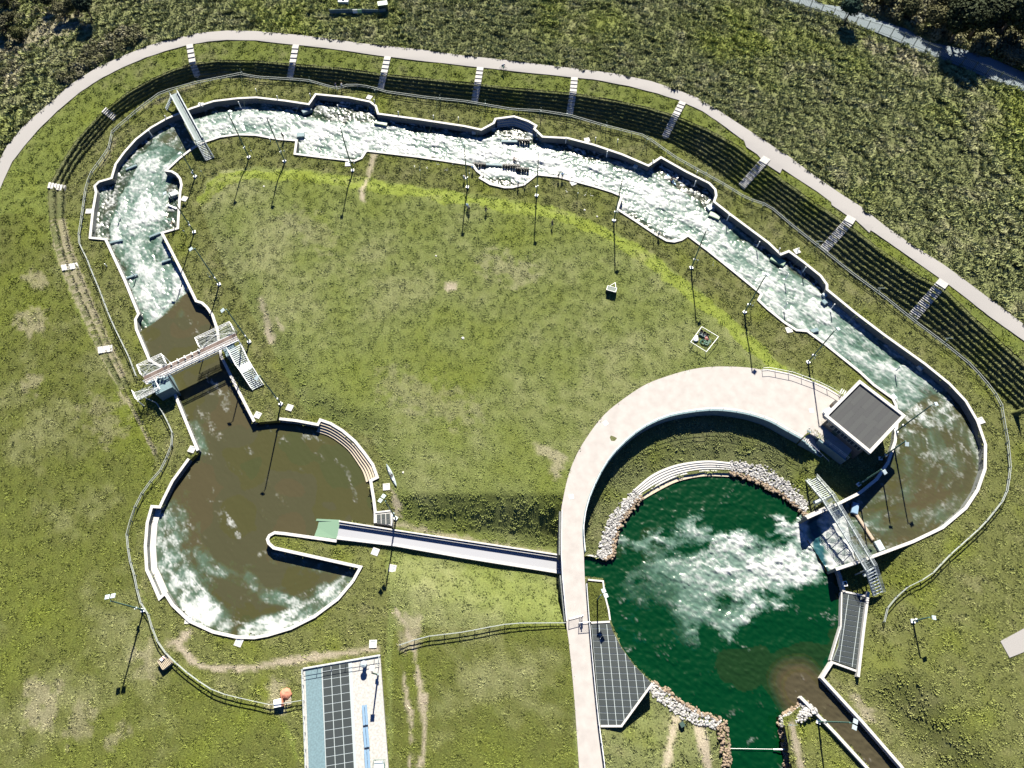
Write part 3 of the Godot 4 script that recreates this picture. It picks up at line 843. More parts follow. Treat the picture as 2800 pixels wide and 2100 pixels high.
# ---- terraces
func build_terraces():
	var cuts := [0, 9, 13, 19, 22, 24, 26, 28, 31, 34, 37, 40, 44]
	var whole := mb()
	var n := CREST.size()
	for i in n - 1:
		var r := (CREST[i].y + CREST[i + 1].y) * 0.5
		var rows := clampi(roundi(r / 0.46), 2, 7)
		var len := TOE[i].distance_to(TOE[i + 1])
		var sub := maxi(1, int(len / 0.5))
		for u in sub:
			var t0 := float(u) / sub
			var t1 := float(u + 1) / sub
			var a0 := TOE[i].lerp(TOE[i + 1], t0)
			var a1 := TOE[i].lerp(TOE[i + 1], t1)
			var b0 := CREST[i].lerp(CREST[i + 1], t0)
			var b1 := CREST[i].lerp(CREST[i + 1], t1)
			for k in rows:
				# a tread that leans a little, then a riser
				var f0 := float(k) / rows
				var f1 := float(k + 1) / rows
				var y0 := 0.86 / rows
				var p := []
				for e in [[a0, b0], [a1, b1]]:
					var jag := N3.get_noise_2d(e[0].x * 2.0 + k * 40.0, e[0].z * 2.0) * 0.2
					var foot: Vector3 = e[0].lerp(e[1], f0 + jag * 0.25 / rows)
					foot.y = e[1].y * f0
					var head: Vector3 = e[0].lerp(e[1], f0 + (0.16 + jag * 0.3) / rows)
					head.y = e[1].y * (f0 + 0.97 / rows) + jag * 0.25
					var back: Vector3 = e[0].lerp(e[1], f1)
					back.y = e[1].y * f1
					p.append([foot, head, back])
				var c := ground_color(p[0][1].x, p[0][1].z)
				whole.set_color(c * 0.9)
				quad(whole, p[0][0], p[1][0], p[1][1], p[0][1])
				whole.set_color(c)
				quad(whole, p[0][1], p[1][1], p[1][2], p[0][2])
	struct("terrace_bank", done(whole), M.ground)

# ---- concrete walls of the channel and the two lakes
func walled(called: String, p: PackedVector2Array, w: float, y0: float, y1: float, label: String):
	var t := thing(called, label, "wall")
	var st := mb()
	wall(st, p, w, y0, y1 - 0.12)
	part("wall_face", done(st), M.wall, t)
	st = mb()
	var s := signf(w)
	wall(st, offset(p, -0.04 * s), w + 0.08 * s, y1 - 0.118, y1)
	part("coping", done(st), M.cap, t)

func build_walls():
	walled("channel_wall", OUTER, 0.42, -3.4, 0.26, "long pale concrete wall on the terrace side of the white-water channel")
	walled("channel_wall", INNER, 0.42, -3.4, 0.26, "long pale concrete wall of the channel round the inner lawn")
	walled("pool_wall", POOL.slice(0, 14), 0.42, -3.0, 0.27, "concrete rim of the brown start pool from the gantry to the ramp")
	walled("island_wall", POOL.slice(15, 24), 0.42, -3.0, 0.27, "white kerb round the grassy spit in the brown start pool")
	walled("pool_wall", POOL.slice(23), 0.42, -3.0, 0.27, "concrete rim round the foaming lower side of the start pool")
	var st := mb()
	var ledge := PackedVector2Array(POOL.slice(34, 40))
	wall(st, offset(ledge, -0.05), -0.95, -3.0, -0.8)
	solo("overflow_ledge", done(st), M.cap, "pale overflow ledge along the left edge of the start pool", "ledge")
	# the walls round the green lake
	st = mb()
	wall(st, V([54.26,-22.1,54.55,-20.8,54.73,-18.17]), 0.5, -5, -2.4)
	wall(st, V([53.81,-21.91,57.5,-22.98]), -0.5, -5, -1.2)
	solo("lake_wall", done(st), M.concrete, "short bent concrete wall between the outfall and the grating deck", "wall")
	st = mb()
	wall(st, V([50.78,-7.58,48.55,-5.06,53.65,1.25,58.11,7.14,61.55,12.3]), 0.45, -5, -2.3)
	solo("outlet_wall", done(st), M.cap, "white wall along the far right side of the dark outlet channel", "wall")
	st = mb()
	wall(st, V([45.11,-2.46,49.78,2.84,53.54,7.39,56.78,12.3]), -0.45, -5, -2.3)
	solo("outlet_wall", done(st), M.cap, "white wall on the lamp side of the dark outlet channel", "wall")
	st = mb()
	wall(st, V([59,-18.1,56.85,-11.87,54.62,-5.12]), -0.4, -4, -1.95)
	solo("deck_wall", done(st), M.cap, "thin white wall along the right edge of the narrow grating deck", "wall")
	st = mb()
	wall(st, V([50.52,-30.14,54.57,-31.83,55.74,-32.49]), 0.7, -5, -1.5)
	solo("weir_wall", done(st), M.concrete, "stubby grey concrete wall end beside the foaming outfall", "wall")
	st = mb()
	wall(st, V([12.35,-24.35,15.69,-23.65]), 0.4, -5, -2.9)
	solo("canal_wall", done(st), M.cap, "short white wall end where the canal leaves the walkway", "wall")

# concentric steps between two lines
func arc_steps(t: Node3D, outer: PackedVector2Array, inner: PackedVector2Array, n: int, y1: float, y0: float, m: Material, called := "step"):
	var a := smooth_line(outer, 0.7)
	var b := smooth_line(inner, 0.7)
	var c := 40
	for k in n:
		var st := mb()
		var f0 := float(k) / n
		var f1 := float(k + 1) / n
		var ring := PackedVector2Array()
		var back := PackedVector2Array()
		for i in c + 1:
			var u := float(i) / c
			var p := a[int(u * (a.size() - 1))]
			var q := b[int(u * (b.size() - 1))]
			ring.append(p.lerp(q, f0))
			back.append(p.lerp(q, f1 - 0.004))
		ring.append_array(turned(back))
		prism(st, ring, y0 - 1.2, lerpf(y1, y0, (k + 0.5) / n))
		part(called, done(st), m, t)

func build_seats():
	var t := thing("stepped_seat", "curved stone seat steps facing the white water beside the rapids", "steps")
	arc_steps(t, V([-3.41,-120.26,0.41,-120.95,3.51,-119.71,5.04,-118.33]), V([-3.32,-119.12,0.21,-119.54,3.11,-118.16,4.34,-116.93]), 4, 0.3, -1.3, M.concrete)
	t = thing("pool_steps", "curved concrete steps going down into the brown start pool", "steps")
	arc_steps(t, V([-34.34,-47.45,-32.61,-46.83,-30.4,-45.5,-27.98,-43.48,-26.15,-41.31,-24.5,-39.18,-23.61,-37.16]), V([-35.9,-44.76,-33.83,-44.23,-31.97,-43.17,-30.08,-41.68,-28.66,-39.87,-27.5,-37.99,-26.83,-36.05]), 7, 0.15, -1.75, M.wood)
	t = thing("lake_steps", "broad curved white seat steps beside the green lake", "steps")
	arc_steps(t, V([21.35,-35.58,24.57,-38.2,27.75,-39.74,30.96,-40.61,35.14,-41.04,38.98,-40.69]), V([22.48,-34.65,26.61,-36.93,29.79,-38.3,34.2,-39.16,39,-39.08]), 5, -2.35, -2.95, M.cap)
	var st := mb()
	var e := smooth_line(V([22.44,-34.59,26.57,-36.87,29.75,-38.24,34.14,-39.1,38.94,-39.01]), 0.8)
	wall(st, e, -0.75, -5, -3.2)
	part("lower_ledge", done(st), M.wood, t)
	# bay kerb on the lawn side of the rapids
	st = mb()
	wall(st, smooth_line(V([2.65,-101.68,0,-101.18,-1.57,-101.18,-4.32,-102.05,-6.22,-103.56]), 0.8), -0.55, -2.6, -0.35)
	solo("bay_ledge", done(st), M.cap, "wide white ledge round the small bay below the rapids", "ledge")

# ---- the walkway, its retaining wall and the plaza
var WALK_IN := V([13.3,10.81,13.26,6.71,12.69,0.53,12.19,-7.97,11.96,-13.94,11.79,-20.19,11.81,-24.07,11.74,-27.9,12.53,-31.85,13.87,-35.25,16.08,-39.24,18.69,-42.39,22.6,-45.7,26.9,-47.91,31.15,-48.99,36.37,-49.53,41.53,-48.9,45.71,-47.47,48.48,-45.7,51.07,-44.03])
var WALK_OUT := V([59.83,-51.99,57.27,-54.02,55.33,-54.96,51.38,-56.65,47.26,-57.6,45.88,-57.5,42.79,-57.98,37.41,-58.08,33.07,-57.5,28.67,-56.18,24.71,-54.58,20.99,-52.17,16.59,-48.54,13.07,-43.94,10.88,-40.08,9.56,-36.57,8.65,-32.81,8.26,-30.41,7.98,-23.46,8.04,-20.48,8.49,-13.17,8.84,-10.54,9.41,-2.59,9.79,7.24,9.98,10.81])

func railing(t: Node3D, p: PackedVector3Array, gap: float, tall: float, rails: Array, m: Material, r := 0.03):
	var c := Curve3D.new()
	for q in p:
		c.add_point(q)
	var len := c.get_baked_length()
	var n := maxi(1, roundi(len / gap))
	var post := mb()
	tube(post, Vector3.ZERO, Vector3(0, tall, 0), r * 1.15, r * 1.15, 6)
	var pm := done(post)
	for k in n + 1:
		part("post", pm, m, t, c.sample_baked(len * k / n))
	for y in rails:
		var st := mb()
		for i in p.size() - 1:
			tube(st, p[i] + Vector3(0, y, 0), p[i + 1] + Vector3(0, y, 0), r, r, 6)
		part("rail", done(st), m, t)

func build_plaza():
	var win := smooth_line(WALK_IN, 1.5)
	var wout := smooth_line(WALK_OUT, 1.5)
	var st := mb()
	prism(st, join([win, V([52.4,-45.08,54.38,-43.86,58.06,-40.17,60.54,-42.82]), wout]), 0.5, 1.05)
	struct("walkway", done(st), M.plaza)
	st = mb()
	# the wall stands below the slab's inner edge, with a gap where the canal passes
	var north := PackedVector2Array()
	var south := PackedVector2Array()
	for q in win:
		if q.y < -23.77:
			north.append(q)
		elif q.y > -19.82:
			south.append(q)
	wall(st, north, -0.32, -4.6, 1.18)
	solo("retaining_wall", done(st), M.bluegrey, "tall curved blue-grey retaining wall under the edge of the plaza", "wall")
	st = mb()
	wall(st, south, -0.3, -4.6, 1.14)
	solo("retaining_wall", done(st), M.wall, "straight retaining wall of the walkway beside the large grating deck", "wall")
	var t := thing("guard_rail", "white guard rail along the curved inner edge of the plaza", "railing")
	railing(t, lift(offset(north, -0.16), 1.18), 2.4, 1.05, [1.03, 0.55], M.white)
	t = thing("guard_rail", "white guard rail on the lake side of the straight walkway", "railing")
	railing(t, lift(offset(south, -0.15), 1.14), 2.2, 1.05, [1.03, 0.7, 0.4], M.white, 0.035)
	t = thing("guard_rail", "white guard rail on the ramp side of the straight walkway", "railing")
	railing(t, lift(V([8.35,-30.8,8.05,-23.45,8.1,-20.11,8.56,-13.16]), 1.05), 2.0, 1.05, [1.03, 0.7, 0.4], M.white, 0.035)
	t = thing("guard_rail", "white guard rail on the outer rim of the plaza near the pavilion", "railing")
	railing(t, lift(V([46.09,-57.29,47.21,-57.38,51.32,-56.44,55.27,-54.74,57.63,-53.35,59.25,-52.15]), 1.05), 2.4, 1.1, [1.08, 0.1], M.white, 0.04)
	st = mb()
	wall(st, V([8.2,-30.82,7.91,-23.55]), -0.25, -3, 1.05)
	wall(st, V([7.97,-20.27,8.49,-13.17]), -0.25, -3, 1.05)
	solo("abutment", done(st), M.wall, "low wall under the ramp side of the walkway", "wall")
	# the flight from the plaza to the lake shore
	t = thing("plaza_stairs", "concrete staircase from the plaza down to the lake shore", "stairs")
	var a := V([51.73,-44.56])[0]
	var b := V([56.7,-41.37])[0]
	var d := (b - a)
	var len := d.length()
	d = d / len
	var w := d.orthogonal()
	var bs := Basis(Vector3(w.x, 0, w.y), Vector3.UP, Vector3(d.x, 0, d.y))
	var n := 16
	for k in n:
		st = mb()
		var y := lerpf(1.0, -2.2, (k + 1.0) / n)
		var c := a + d * (len * (k + 0.5) / n)
		box(st, Vector3(c.x, (y - 3.2) * 0.5, c.y), Vector3(1.9, y + 3.2, len / n - 0.01), bs)
		part("step", done(st), M.concrete, t)
	for s in [-1.0, 1.0]:
		st = mb()
		var e: Vector2 = w * (1.1 * s)
		for k in 8:
			var f := a + d * (len * (k + 0.5) / 8.0) + e
			var y := lerpf(1.05, -2.1, (k + 0.5) / 8.0) + 0.25
			box(st, Vector3(f.x, (y - 3.3) * 0.5, f.y), Vector3(0.25, y + 3.3, len / 8.0 + 0.003 * k), bs)
		part("side_wall", done(st), M.bluegrey, t)
		railing(t, PackedVector3Array([Vector3(a.x + e.x, 1.3, a.y + e.y), Vector3(b.x + e.x, -1.9, b.y + e.y)]), 1.5, 0.95, [0.93], M.white)
	st = mb()
	wall(st, V([54.2,-43.77,56.29,-41.87,58.26,-40]), -0.3, -3.2, 1.1)
	solo("retaining_wall", done(st), M.bluegrey, "end piece of blue-grey retaining wall between the stairs and the pavilion", "wall")
	t = thing("guard_rail", "short steel guard rail in the shade in front of the pavilion", "railing")
	railing(t, lift(V([54.28,-43.84,56.3,-42.03,58.34,-40.06]), 1.1), 1.6, 1.05, [1.03, 0.6], M.steel)
	# gates on the walkway
	t = thing("walkway_gate", "open white barred gate leaf on the left of the walkway", "gate")
	gate_leaf(t, V([9,-13.44,10.7,-13.86]))
	t = thing("walkway_gate", "white barred gate leaf on the right of the walkway", "gate")
	gate_leaf(t, V([10.52,-12.81,12.27,-12.95]))
	for h in [[V([16.66,-46.84]), 0.6, "grey cover plate on the widest bend of the plaza"], [V([10.08,-33.38]), 0.2, "grey cover plate where the walkway narrows above the ramp"], [V([53.8,-49.26]), 0.1, "grey cover plate on the plaza in front of the pavilion"]]:
		st = mb()
		box(st, Vector3(0, 0.01, 0), Vector3(0.85, 0.02, 0.85))
		var o := solo("cover_plate", done(st), M.framegrey, h[2], "cover")
		o.position = Vector3(h[0][0].x, 1.052, h[0][0].y)
		o.rotation.y = h[1]

func gate_leaf(t: Node3D, p: PackedVector2Array):
	var a := Vector3(p[0].x, 1.06, p[0].y)
	var b := Vector3(p[1].x, 1.06, p[1].y)
	var st := mb()
	for e in [a, b]:
		tube(st, e, e + Vector3(0, 1.3, 0), 0.05, 0.05)
	for y in [0.15, 1.25]:
		tube(st, a + Vector3(0, y, 0), b + Vector3(0, y, 0), 0.04, 0.04)
	part("frame", done(st), M.white, t)
	for k in 9:
		st = mb()
		var c := a.lerp(b, (k + 1) / 10.0)
		tube(st, c + Vector3(0, 0.15, 0), c + Vector3(0, 1.25, 0), 0.015, 0.015, 5)
		part("bar", done(st), M.white, t)

# ---- decks of grating panels, each panel a piece
func grating(t: Node3D, outline: PackedVector2Array, y: float, o: Vector2, u: Vector2, du: float, dv: float, m: Material, nu: int, nv: int, v := Vector2.ZERO):
	u = u.normalized()
	if v == Vector2.ZERO:
		v = -u.orthogonal()
	v = v.normalized()
	for i in nu:
		for j in nv:
			var g := 0.05
			var p := o + u * (i * du + g) + v * (j * dv + g)
			var e := u * (du - 2 * g)
			var f := v * (dv - 2 * g)
			for c in Geometry2D.intersect_polygons(PackedVector2Array([p, p + e, p + e + f, p + f]), outline):
				if c.size() < 3:
					continue
				var st := mb()
				prism(st, c, y - 0.03, y)
				part("grating_panel", done(st), m, t)

func base_block(t: Node3D, outline: PackedVector2Array, y0: float, y1: float, m: Material, called := "frame"):
	var st := mb()
	prism(st, outline, y0, y1)
	part(called, done(st), m, t)

func edge_strip(t: Node3D, p: PackedVector2Array, w: float, y0: float, y1: float, m: Material, called := "kerb"):
	var st := mb()
	wall(st, p, w, y0, y1)
	part(called, done(st), m, t)

func build_decks():
	var t := thing("grating_deck", "large dark grating deck curving between the walkway and the green lake", "deck")
	var out := V([12.56,-13.09,15.51,-13.23,15.86,-11.84,17.02,-9.43,18.73,-6.93,21.37,-4.22,16.31,1.6,13.25,1.6])
	base_block(t, out, -4.8, 0.44, M.framegrey)
	var p := V([12.56,-13.09,13.25,1.6,21.37,-4.22])
	grating(t, out, 0.5, p[0], p[1] - p[0], 0.93, 1.22, M.grate, 19, 9, p[2] - p[0] - (p[1] - p[0]) * 0.59)
	edge_strip(t, V([21.37,-4.22,16.31,1.6,13.25,1.6]), 0.3, -4.9, 0.6, M.cap)
	edge_strip(t, V([15.51,-13.3,12.56,-13.16]), 0.3, -4.9, 0.6, M.cap)
	t = thing("grating_deck", "narrow two-column grating deck on the right bank of the green lake", "deck")
	out = V([54.9,-18.04,58.57,-17.3,54.99,-6.3,51.22,-7.67,52.52,-9.82,53.63,-12.79])
	base_block(t, out, -4.8, -2.66, M.framegrey)
	p = V([54.9,-18.04,58.57,-17.3,50.86,-7.73])
	grating(t, out, -2.6, p[0] - (p[2] - p[0]).normalized() * 0.0 + (p[0] - p[1]).normalized() * 1.2, p[1] - p[0], 2.05, 0.84, M.grate, 4, 15, V([58.57,-17.3,54.76,-6.23])[1] - V([58.57,-17.3])[0])
	edge_strip(t, V([54.73,-18.17,58.69,-17.36]), 0.3, -4, -2.5, M.cap)
	edge_strip(t, V([54.9,-6.09,50.93,-7.52]), 0.3, -4, -2.5, M.cap)
	edge_strip(t, V([54.73,-18.17,53.51,-12.78,50.86,-7.59]), -0.2, -5, -2.52, M.cap)
	t = thing("grating_deck", "small six-panel grating deck between the start pool and the ramp", "deck")
	out = V([-23.06,-30.61,-20.57,-30.85,-20.49,-28.71,-23.01,-29.1])
	base_block(t, out, -1.5, 0.3, M.cap)
	p = V([-22.96,-30.51,-20.63,-30.75])
	grating(t, out, 0.36, p[0], p[1] - p[0], 0.78, 0.95, M.grate, 3, 2)
	edge_strip(t, V([-23.14,-30.69,-20.5,-31.01]), 0.28, -1.5, 0.42, M.cap)
	edge_strip(t, V([-20.49,-30.93,-20.4,-28.55]), 0.28, -1.5, 0.42, M.cap)
	# the planted bed between walkway and lake
	t = thing("planted_bed", "white-kerbed grass bed between the walkway and the green lake", "planter")
	out = V([12.35,-19.56,14.67,-19.34,14.8,-17.45,15.32,-14.94,15.46,-13.38,12.21,-13.24])
	base_block(t, out, -4.8, 0.28, M.concrete, "bed")
	edge_strip(t, out.slice(0, 5), 0.26, -4.9, 0.5, M.cap)
	var g := part("grass_top", drape(out, [], 0.5, func(_x, _z, _a, _b): return 0.32, func(x, z): return Color(0.085, 0.1, 0.025) * (1.0 + N2.get_noise_2d(x, z) * 0.4)), M.ground, t)
	g.set_meta("kind", "stuff")
	bed_tufts.append([out, 0.32, t])
	# the pumping station slab
	t = thing("pump_station_deck", "long white concrete deck with a dark grating strip and rails", "deck")
	out = V([-32.25,-6.2,-20.54,-8.14,-17.72,9.69,-29.66,9.69])
	base_block(t, out, -1.0, 0.5, M.concrete, "slab")
	base_block(t, V([-31.95,-6.07,-29.5,-6.46,-26.91,9.69,-29.4,9.69]), 0.502, 0.51, M.bluegrey, "painted_floor")
	base_block(t, V([-29.42,-6.46,-24.84,-7.2,-22.42,9.69,-26.91,9.69]), 0.502, 0.54, M.framegrey, "frame")
	p = V([-29.35,-6.4,-26.85,9.69,-24.9,-7.06])
	grating(t, V([-29.35,-6.46,-24.91,-7.13,-22.48,9.69,-26.85,9.69]), 0.575, p[0] - (p[1] - p[0]).normalized() * 0.6, p[1] - p[0], 1.18, 1.36, M.grate, 19, 3, p[2] - p[0] + (p[1] - p[0]) * 0.0)
	edge_strip(t, V([-32.21,-6.12,-20.5,-8.06]), 0.25, -1, 0.75, M.cap)
	edge_strip(t, V([-29.63,9.68,-32.21,-6.12]), 0.25, -1, 0.75, M.cap)
	# benches: blue plank pairs in one line
	var ends := [V([-22.29,-1.12,-21.84,1.59]), V([-21.88,1.9,-21.38,4.54]), V([-21.42,4.85,-20.99,7.49])]
	for k in 3:
		var e: PackedVector2Array = ends[k]
		var bt := thing("bench", "blue plank bench on the white deck, " + ["first of three from the lamp", "second of three from the lamp", "third of three from the lamp"][k], "bench", Vector3.ZERO, 0.0, "benches on the white deck")
		var d := (e[1] - e[0]).normalized()
		var n := d.orthogonal()
		for s in [-0.21, 0.21]:
			var st := mb()
			var a: Vector2 = e[0] + n * s
			var b: Vector2 = e[1] + n * s
			bar(st, Vector3(a.x, 0.97, a.y), Vector3(b.x, 0.97, b.y), 0.36, 0.06)
			part("plank", done(st), M.bluebench, bt)
		for f in [0.08, 0.5, 0.92]:
			var st := mb()
			var c := e[0].lerp(e[1], f)
			box(st, Vector3(c.x, 0.73, c.y), Vector3(0.6, 0.42, 0.12), Basis(Vector3(n.x, 0, n.y), Vector3.UP, Vector3(d.x, 0, d.y)))
			part("leg", done(st), M.greysteel, bt)
	t = thing("guard_rail", "steel guard rail round the top edge of the white deck", "railing")
	railing(t, lift(V([-29.7,9.1,-32.2,-6.06,-20.5,-7.99,-20.61,-6.66]), 0.75), 2.2, 1.05, [1.03, 0.55], M.framegrey, 0.035)
	t = thing("vent_hood", "blue-grey round vent hood on the white deck", "vent", on(V([-22.73,-6.8])[0]) * Vector3(1, 0, 1) + Vector3(0, 0.5, 0))
	var st := mb()
	tube(st, Vector3.ZERO, Vector3(0, 1.3, 0), 0.3, 0.3, 14)
	part("pipe", done(st), M.bluebench, t)
	st = mb()
	tube(st, Vector3(0, 1.3, 0), Vector3(0, 1.5, 0), 0.52, 0.46, 14)
	tube(st, Vector3(0, 1.5, 0), Vector3(0, 1.7, 0), 0.46, 0.12, 14)
	part("hood", done(st), M.plastic, t)
	t = thing("equipment_frame", "green metal frame with a hung mesh sheet standing on the white deck", "frame")
	p = V([-20.16,6.2,-18.67,6.14,-18.44,7.34,-20.2,7.4])
	st = mb()
	for c in p:
		tube(st, Vector3(c.x, 0.5, c.y), Vector3(c.x, 1.9, c.y), 0.03, 0.03)
	for k in 4:
		var a := p[k]
		var b := p[(k + 1) % 4]
		tube(st, Vector3(a.x, 1.9, a.y), Vector3(b.x, 1.9, b.y), 0.03, 0.03)
		tube(st, Vector3(a.x, 0.5, a.y), Vector3(b.x, 1.9, b.y), 0.02, 0.02)
	part("tube_frame", done(st), M.green, t)
	st = mb()
	prism(st, offset(p, 0.15, true) if Geometry2D.is_polygon_clockwise(p) else offset(p, -0.15, true), 1.5, 1.52)
	part("mesh_sheet", done(st), M.plastic, t)

var bed_tufts := []

# ---- the boat ramp
func build_ramp():
	var t := thing("boat_ramp", "long white boat ramp running from the start pool down under the walkway", "ramp")
	var up := V3([-29.03,0.35,-29.33,-19.8,-0.6,-28.06,-8.32,-1.75,-26.59,0,-2.55,-25.51,8.36,-3.35,-24.42])
	var lo := V3([-29.26,0.35,-26.28,-19.61,-0.6,-25.33,-8.24,-1.75,-23.56,0,-2.55,-22.41,8.27,-3.35,-21.25])
	var rail := func(a: float, b: float, dy: float, thick: float) -> ArrayMesh:
		var st := mb()
		for i in up.size() - 1:
			var p := []
			for k in [i, i + 1]:
				for f in [a, b]:
					p.append(up[k].lerp(lo[k], f) + Vector3(0, dy, 0))
			quad(st, p[0], p[2], p[3], p[1])
			var d := Vector3(0, -thick, 0)
			quad(st, p[0], p[0] + d, p[2] + d, p[2])
			quad(st, p[1], p[3], p[3] + d, p[1] + d)
			if i == 0:
				quad(st, p[0], p[1], p[1] + d, p[0] + d)
			if i == up.size() - 2:
				quad(st, p[2], p[2] + d, p[3] + d, p[3])
		return done(st)
	part("belt", rail.call(0.24, 0.84, -0.12, 0.25), M.belt, t)
	part("upper_wall", rail.call(0.0, 0.085, 0.62, 2.2), M.cap, t)
	part("pipe_channel", rail.call(0.0855, 0.13, 0.05, 1.5), M.darkgreen, t)
	part("handrail_wall", rail.call(0.131, 0.2, 0.38, 1.7), M.cap, t)
	part("gutter", rail.call(0.2005, 0.239, -0.25, 1.0), M.bluepaint, t)
	part("lower_wall", rail.call(0.842, 1.0, 0.1, 1.6), M.cap, t)
	# the wet end that dips into the pool
	var st := mb()
	var w := V3([-35.91,-1.9,-30.21,-28.98,0.2,-29.29,-29.23,0.2,-26.39,-36.79,-1.95,-27.66])
	quad(st, w[0], w[1], w[2], w[3])
	for k in 4:
		var a := w[k]
		var b := w[(k + 1) % 4]
		quad(st, a, b, Vector3(b.x, -3, b.z), Vector3(a.x, -3, a.z))
	part("wet_slope", done(st), M.algae, t)
	st = mb()
	w = V3([-36.03,-1.66,-30.39,-29.04,0.1,-29.63,-29.09,0.1,-29.31,-36.06,-1.66,-29.99])
	quad(st, w[0], w[1], w[2], w[3])
	for k in 4:
		var a := w[k]
		var b := w[(k + 1) % 4]
		quad(st, a, b, Vector3(b.x, -3, b.z), Vector3(a.x, -3, a.z))
	part("wet_kerb", done(st), M.algae, t)

# ---- the flat-roofed pavilion
func build_pavilion():
	var t := thing("pavilion", "square dark brick pavilion with a flat grey roof beside the pond", "building")
	var q := V([61.37,-53.38,67.98,-46.55,60.34,-39.61,53.84,-46.55])
	var c := (q[0] + q[2]) * 0.5
	var inset := func(k: float) -> PackedVector2Array:
		var r := PackedVector2Array()
		for p in q:
			r.append(p + (c - p).normalized() * k)
		return r
	var walls: PackedVector2Array = inset.call(1.3)
	base_block(t, walls, -3.2, 4.75, M.brick, "wall")
	base_block(t, inset.call(0.1), 4.752, 5.02, M.black, "roof_slab")
	for k in 4:
		var a := q[k]
		var b := q[(k + 1) % 4]
		var i0: Vector2 = inset.call(0.75)[k]
		var i1: Vector2 = inset.call(0.75)[(k + 1) % 4]
		var st := mb()
		prism(st, PackedVector2Array([a, b, i1, i0]), 4.8, 5.36)
		part("fascia", done(st), M.cap, t)
	# strips of roofing felt
	var e: PackedVector2Array = inset.call(0.79)
	for k in 9:
		var f0 := k / 9.0 + 0.0008
		var f1 := (k + 1) / 9.0 - 0.0008
		for h in 2:
			var cut := 0.35 + 0.3 * fmod(k * 0.37, 1.0)
			var g0 := 0.0 if h == 0 else cut + 0.001
			var g1 := cut if h == 0 else 1.0
			var a := e[0].lerp(e[1], f0)
			var b := e[0].lerp(e[1], f1)
			var d := e[3].lerp(e[2], f0)
			var f := e[3].lerp(e[2], f1)
			var st := mb()
			prism(st, PackedVector2Array([a.lerp(d, g0), b.lerp(f, g0), b.lerp(f, g1), a.lerp(d, g1)]), 5.022, 5.045 + 0.012 * fmod(k * 0.61 + h * 0.43, 1.0))
			part("roof_sheet", done(st), [M.roof, M.roof2][(k + h) % 2], t)
	# brick courses, windows and doors on the side that faces the lake
	var a := walls[3]
	var b := walls[2]
	var d := (b - a).normalized()
	var n := -d.orthogonal()
	if n.dot(c - a) > 0.0:
		n = -n
	var bs := Basis(Vector3(d.x, 0, d.y), Vector3.UP, Vector3(n.x, 0, n.y))
	var len := a.distance_to(b)
	for r in 22:
		var st := mb()
		var mid := (a + b) * 0.5 + n * 0.012
		box(st, Vector3(mid.x, -3.1 + r * 0.36, mid.y), Vector3(len - 0.04, 0.3, 0.03), bs)
		part("brick_course", done(st), [M.brick, M.brick2][r % 2], t)
	for k in 5:
		var f := a + d * (len * (0.14 + 0.18 * k)) + n * 0.06
		var st := mb()
		box(st, Vector3(f.x, 2.9, f.y), Vector3(1.25, 1.3, 0.1), bs)
		var wn := part("window", done(st), M.framegrey, t)
		st = mb()
		for s in [-0.3, 0.3]:
			box(st, Vector3(f.x + d.x * s + n.x * 0.06, 2.9, f.y + d.y * s + n.y * 0.06), Vector3(0.52, 1.14, 0.03), bs)
		part("pane", done(st), M.glass, wn)
	var f := a + d * (len * 0.6) + n * 0.05
	var st := mb()
	box(st, Vector3(f.x, -0.9, f.y), Vector3(1.0, 2.1, 0.08), bs)
	part("door", done(st), M.darkgreen, t)
	f = a + d * (len * 0.32) + n * 0.05
	st = mb()
	box(st, Vector3(f.x, 2.0, f.y), Vector3(1.0, 1.9, 0.07), bs)
	part("door", done(st), M.darkgreen, t)
	# what stands beside it on the plaza
	t = thing("bike_rack", "row of white hooped racks beside the pavilion and the plaza railing", "rack")
	var p := V([59.41,-52.98,61.47,-51.51])
	for k in 7:
		var o := p[0].lerp(p[1], (k + 0.5) / 7.0)
		st = mb()
		var w := (p[1] - p[0]).normalized().orthogonal() * 0.45
		tube(st, Vector3(o.x - w.x, 0.6, o.y - w.y), Vector3(o.x - w.x, 1.75, o.y - w.y), 0.05, 0.05)
		tube(st, Vector3(o.x - w.x, 1.75, o.y - w.y), Vector3(o.x + w.x, 1.75, o.y + w.y), 0.05, 0.05)
		tube(st, Vector3(o.x + w.x, 1.75, o.y + w.y), Vector3(o.x + w.x, 0.6, o.y + w.y), 0.05, 0.05)
		part("hoop", done(st), M.white, t)
	t = thing("storage_bin", "dark brown lidded bin standing against the pavilion", "bin", Vector3(V([57.88,-50.23])[0].x, 1.055, V([57.88,-50.23])[0].y), 0.65)
	st = mb()
	box(st, Vector3(0, 0.5, 0), Vector3(1.0, 1.0, 0.9))
	part("body", done(st), M.soil, t)
	st = mb()
	box(st, Vector3(0, 1.04, 0), Vector3(1.06, 0.07, 0.96))
	part("lid", done(st), M.black, t)
	t = thing("storage_box", "long pale storage box on the plaza beside the brown bin", "box", Vector3(V([56.39,-48.97])[0].x, 1.055, V([56.39,-48.97])[0].y), 0.65)
	st = mb()
	box(st, Vector3(0, 0.3, 0), Vector3(1.5, 0.6, 0.6))
	part("body", done(st), M.white, t)
	st = mb()
	box(st, Vector3(0, 0.635, 0), Vector3(1.56, 0.06, 0.66))
	part("lid", done(st), M.plastic, t)

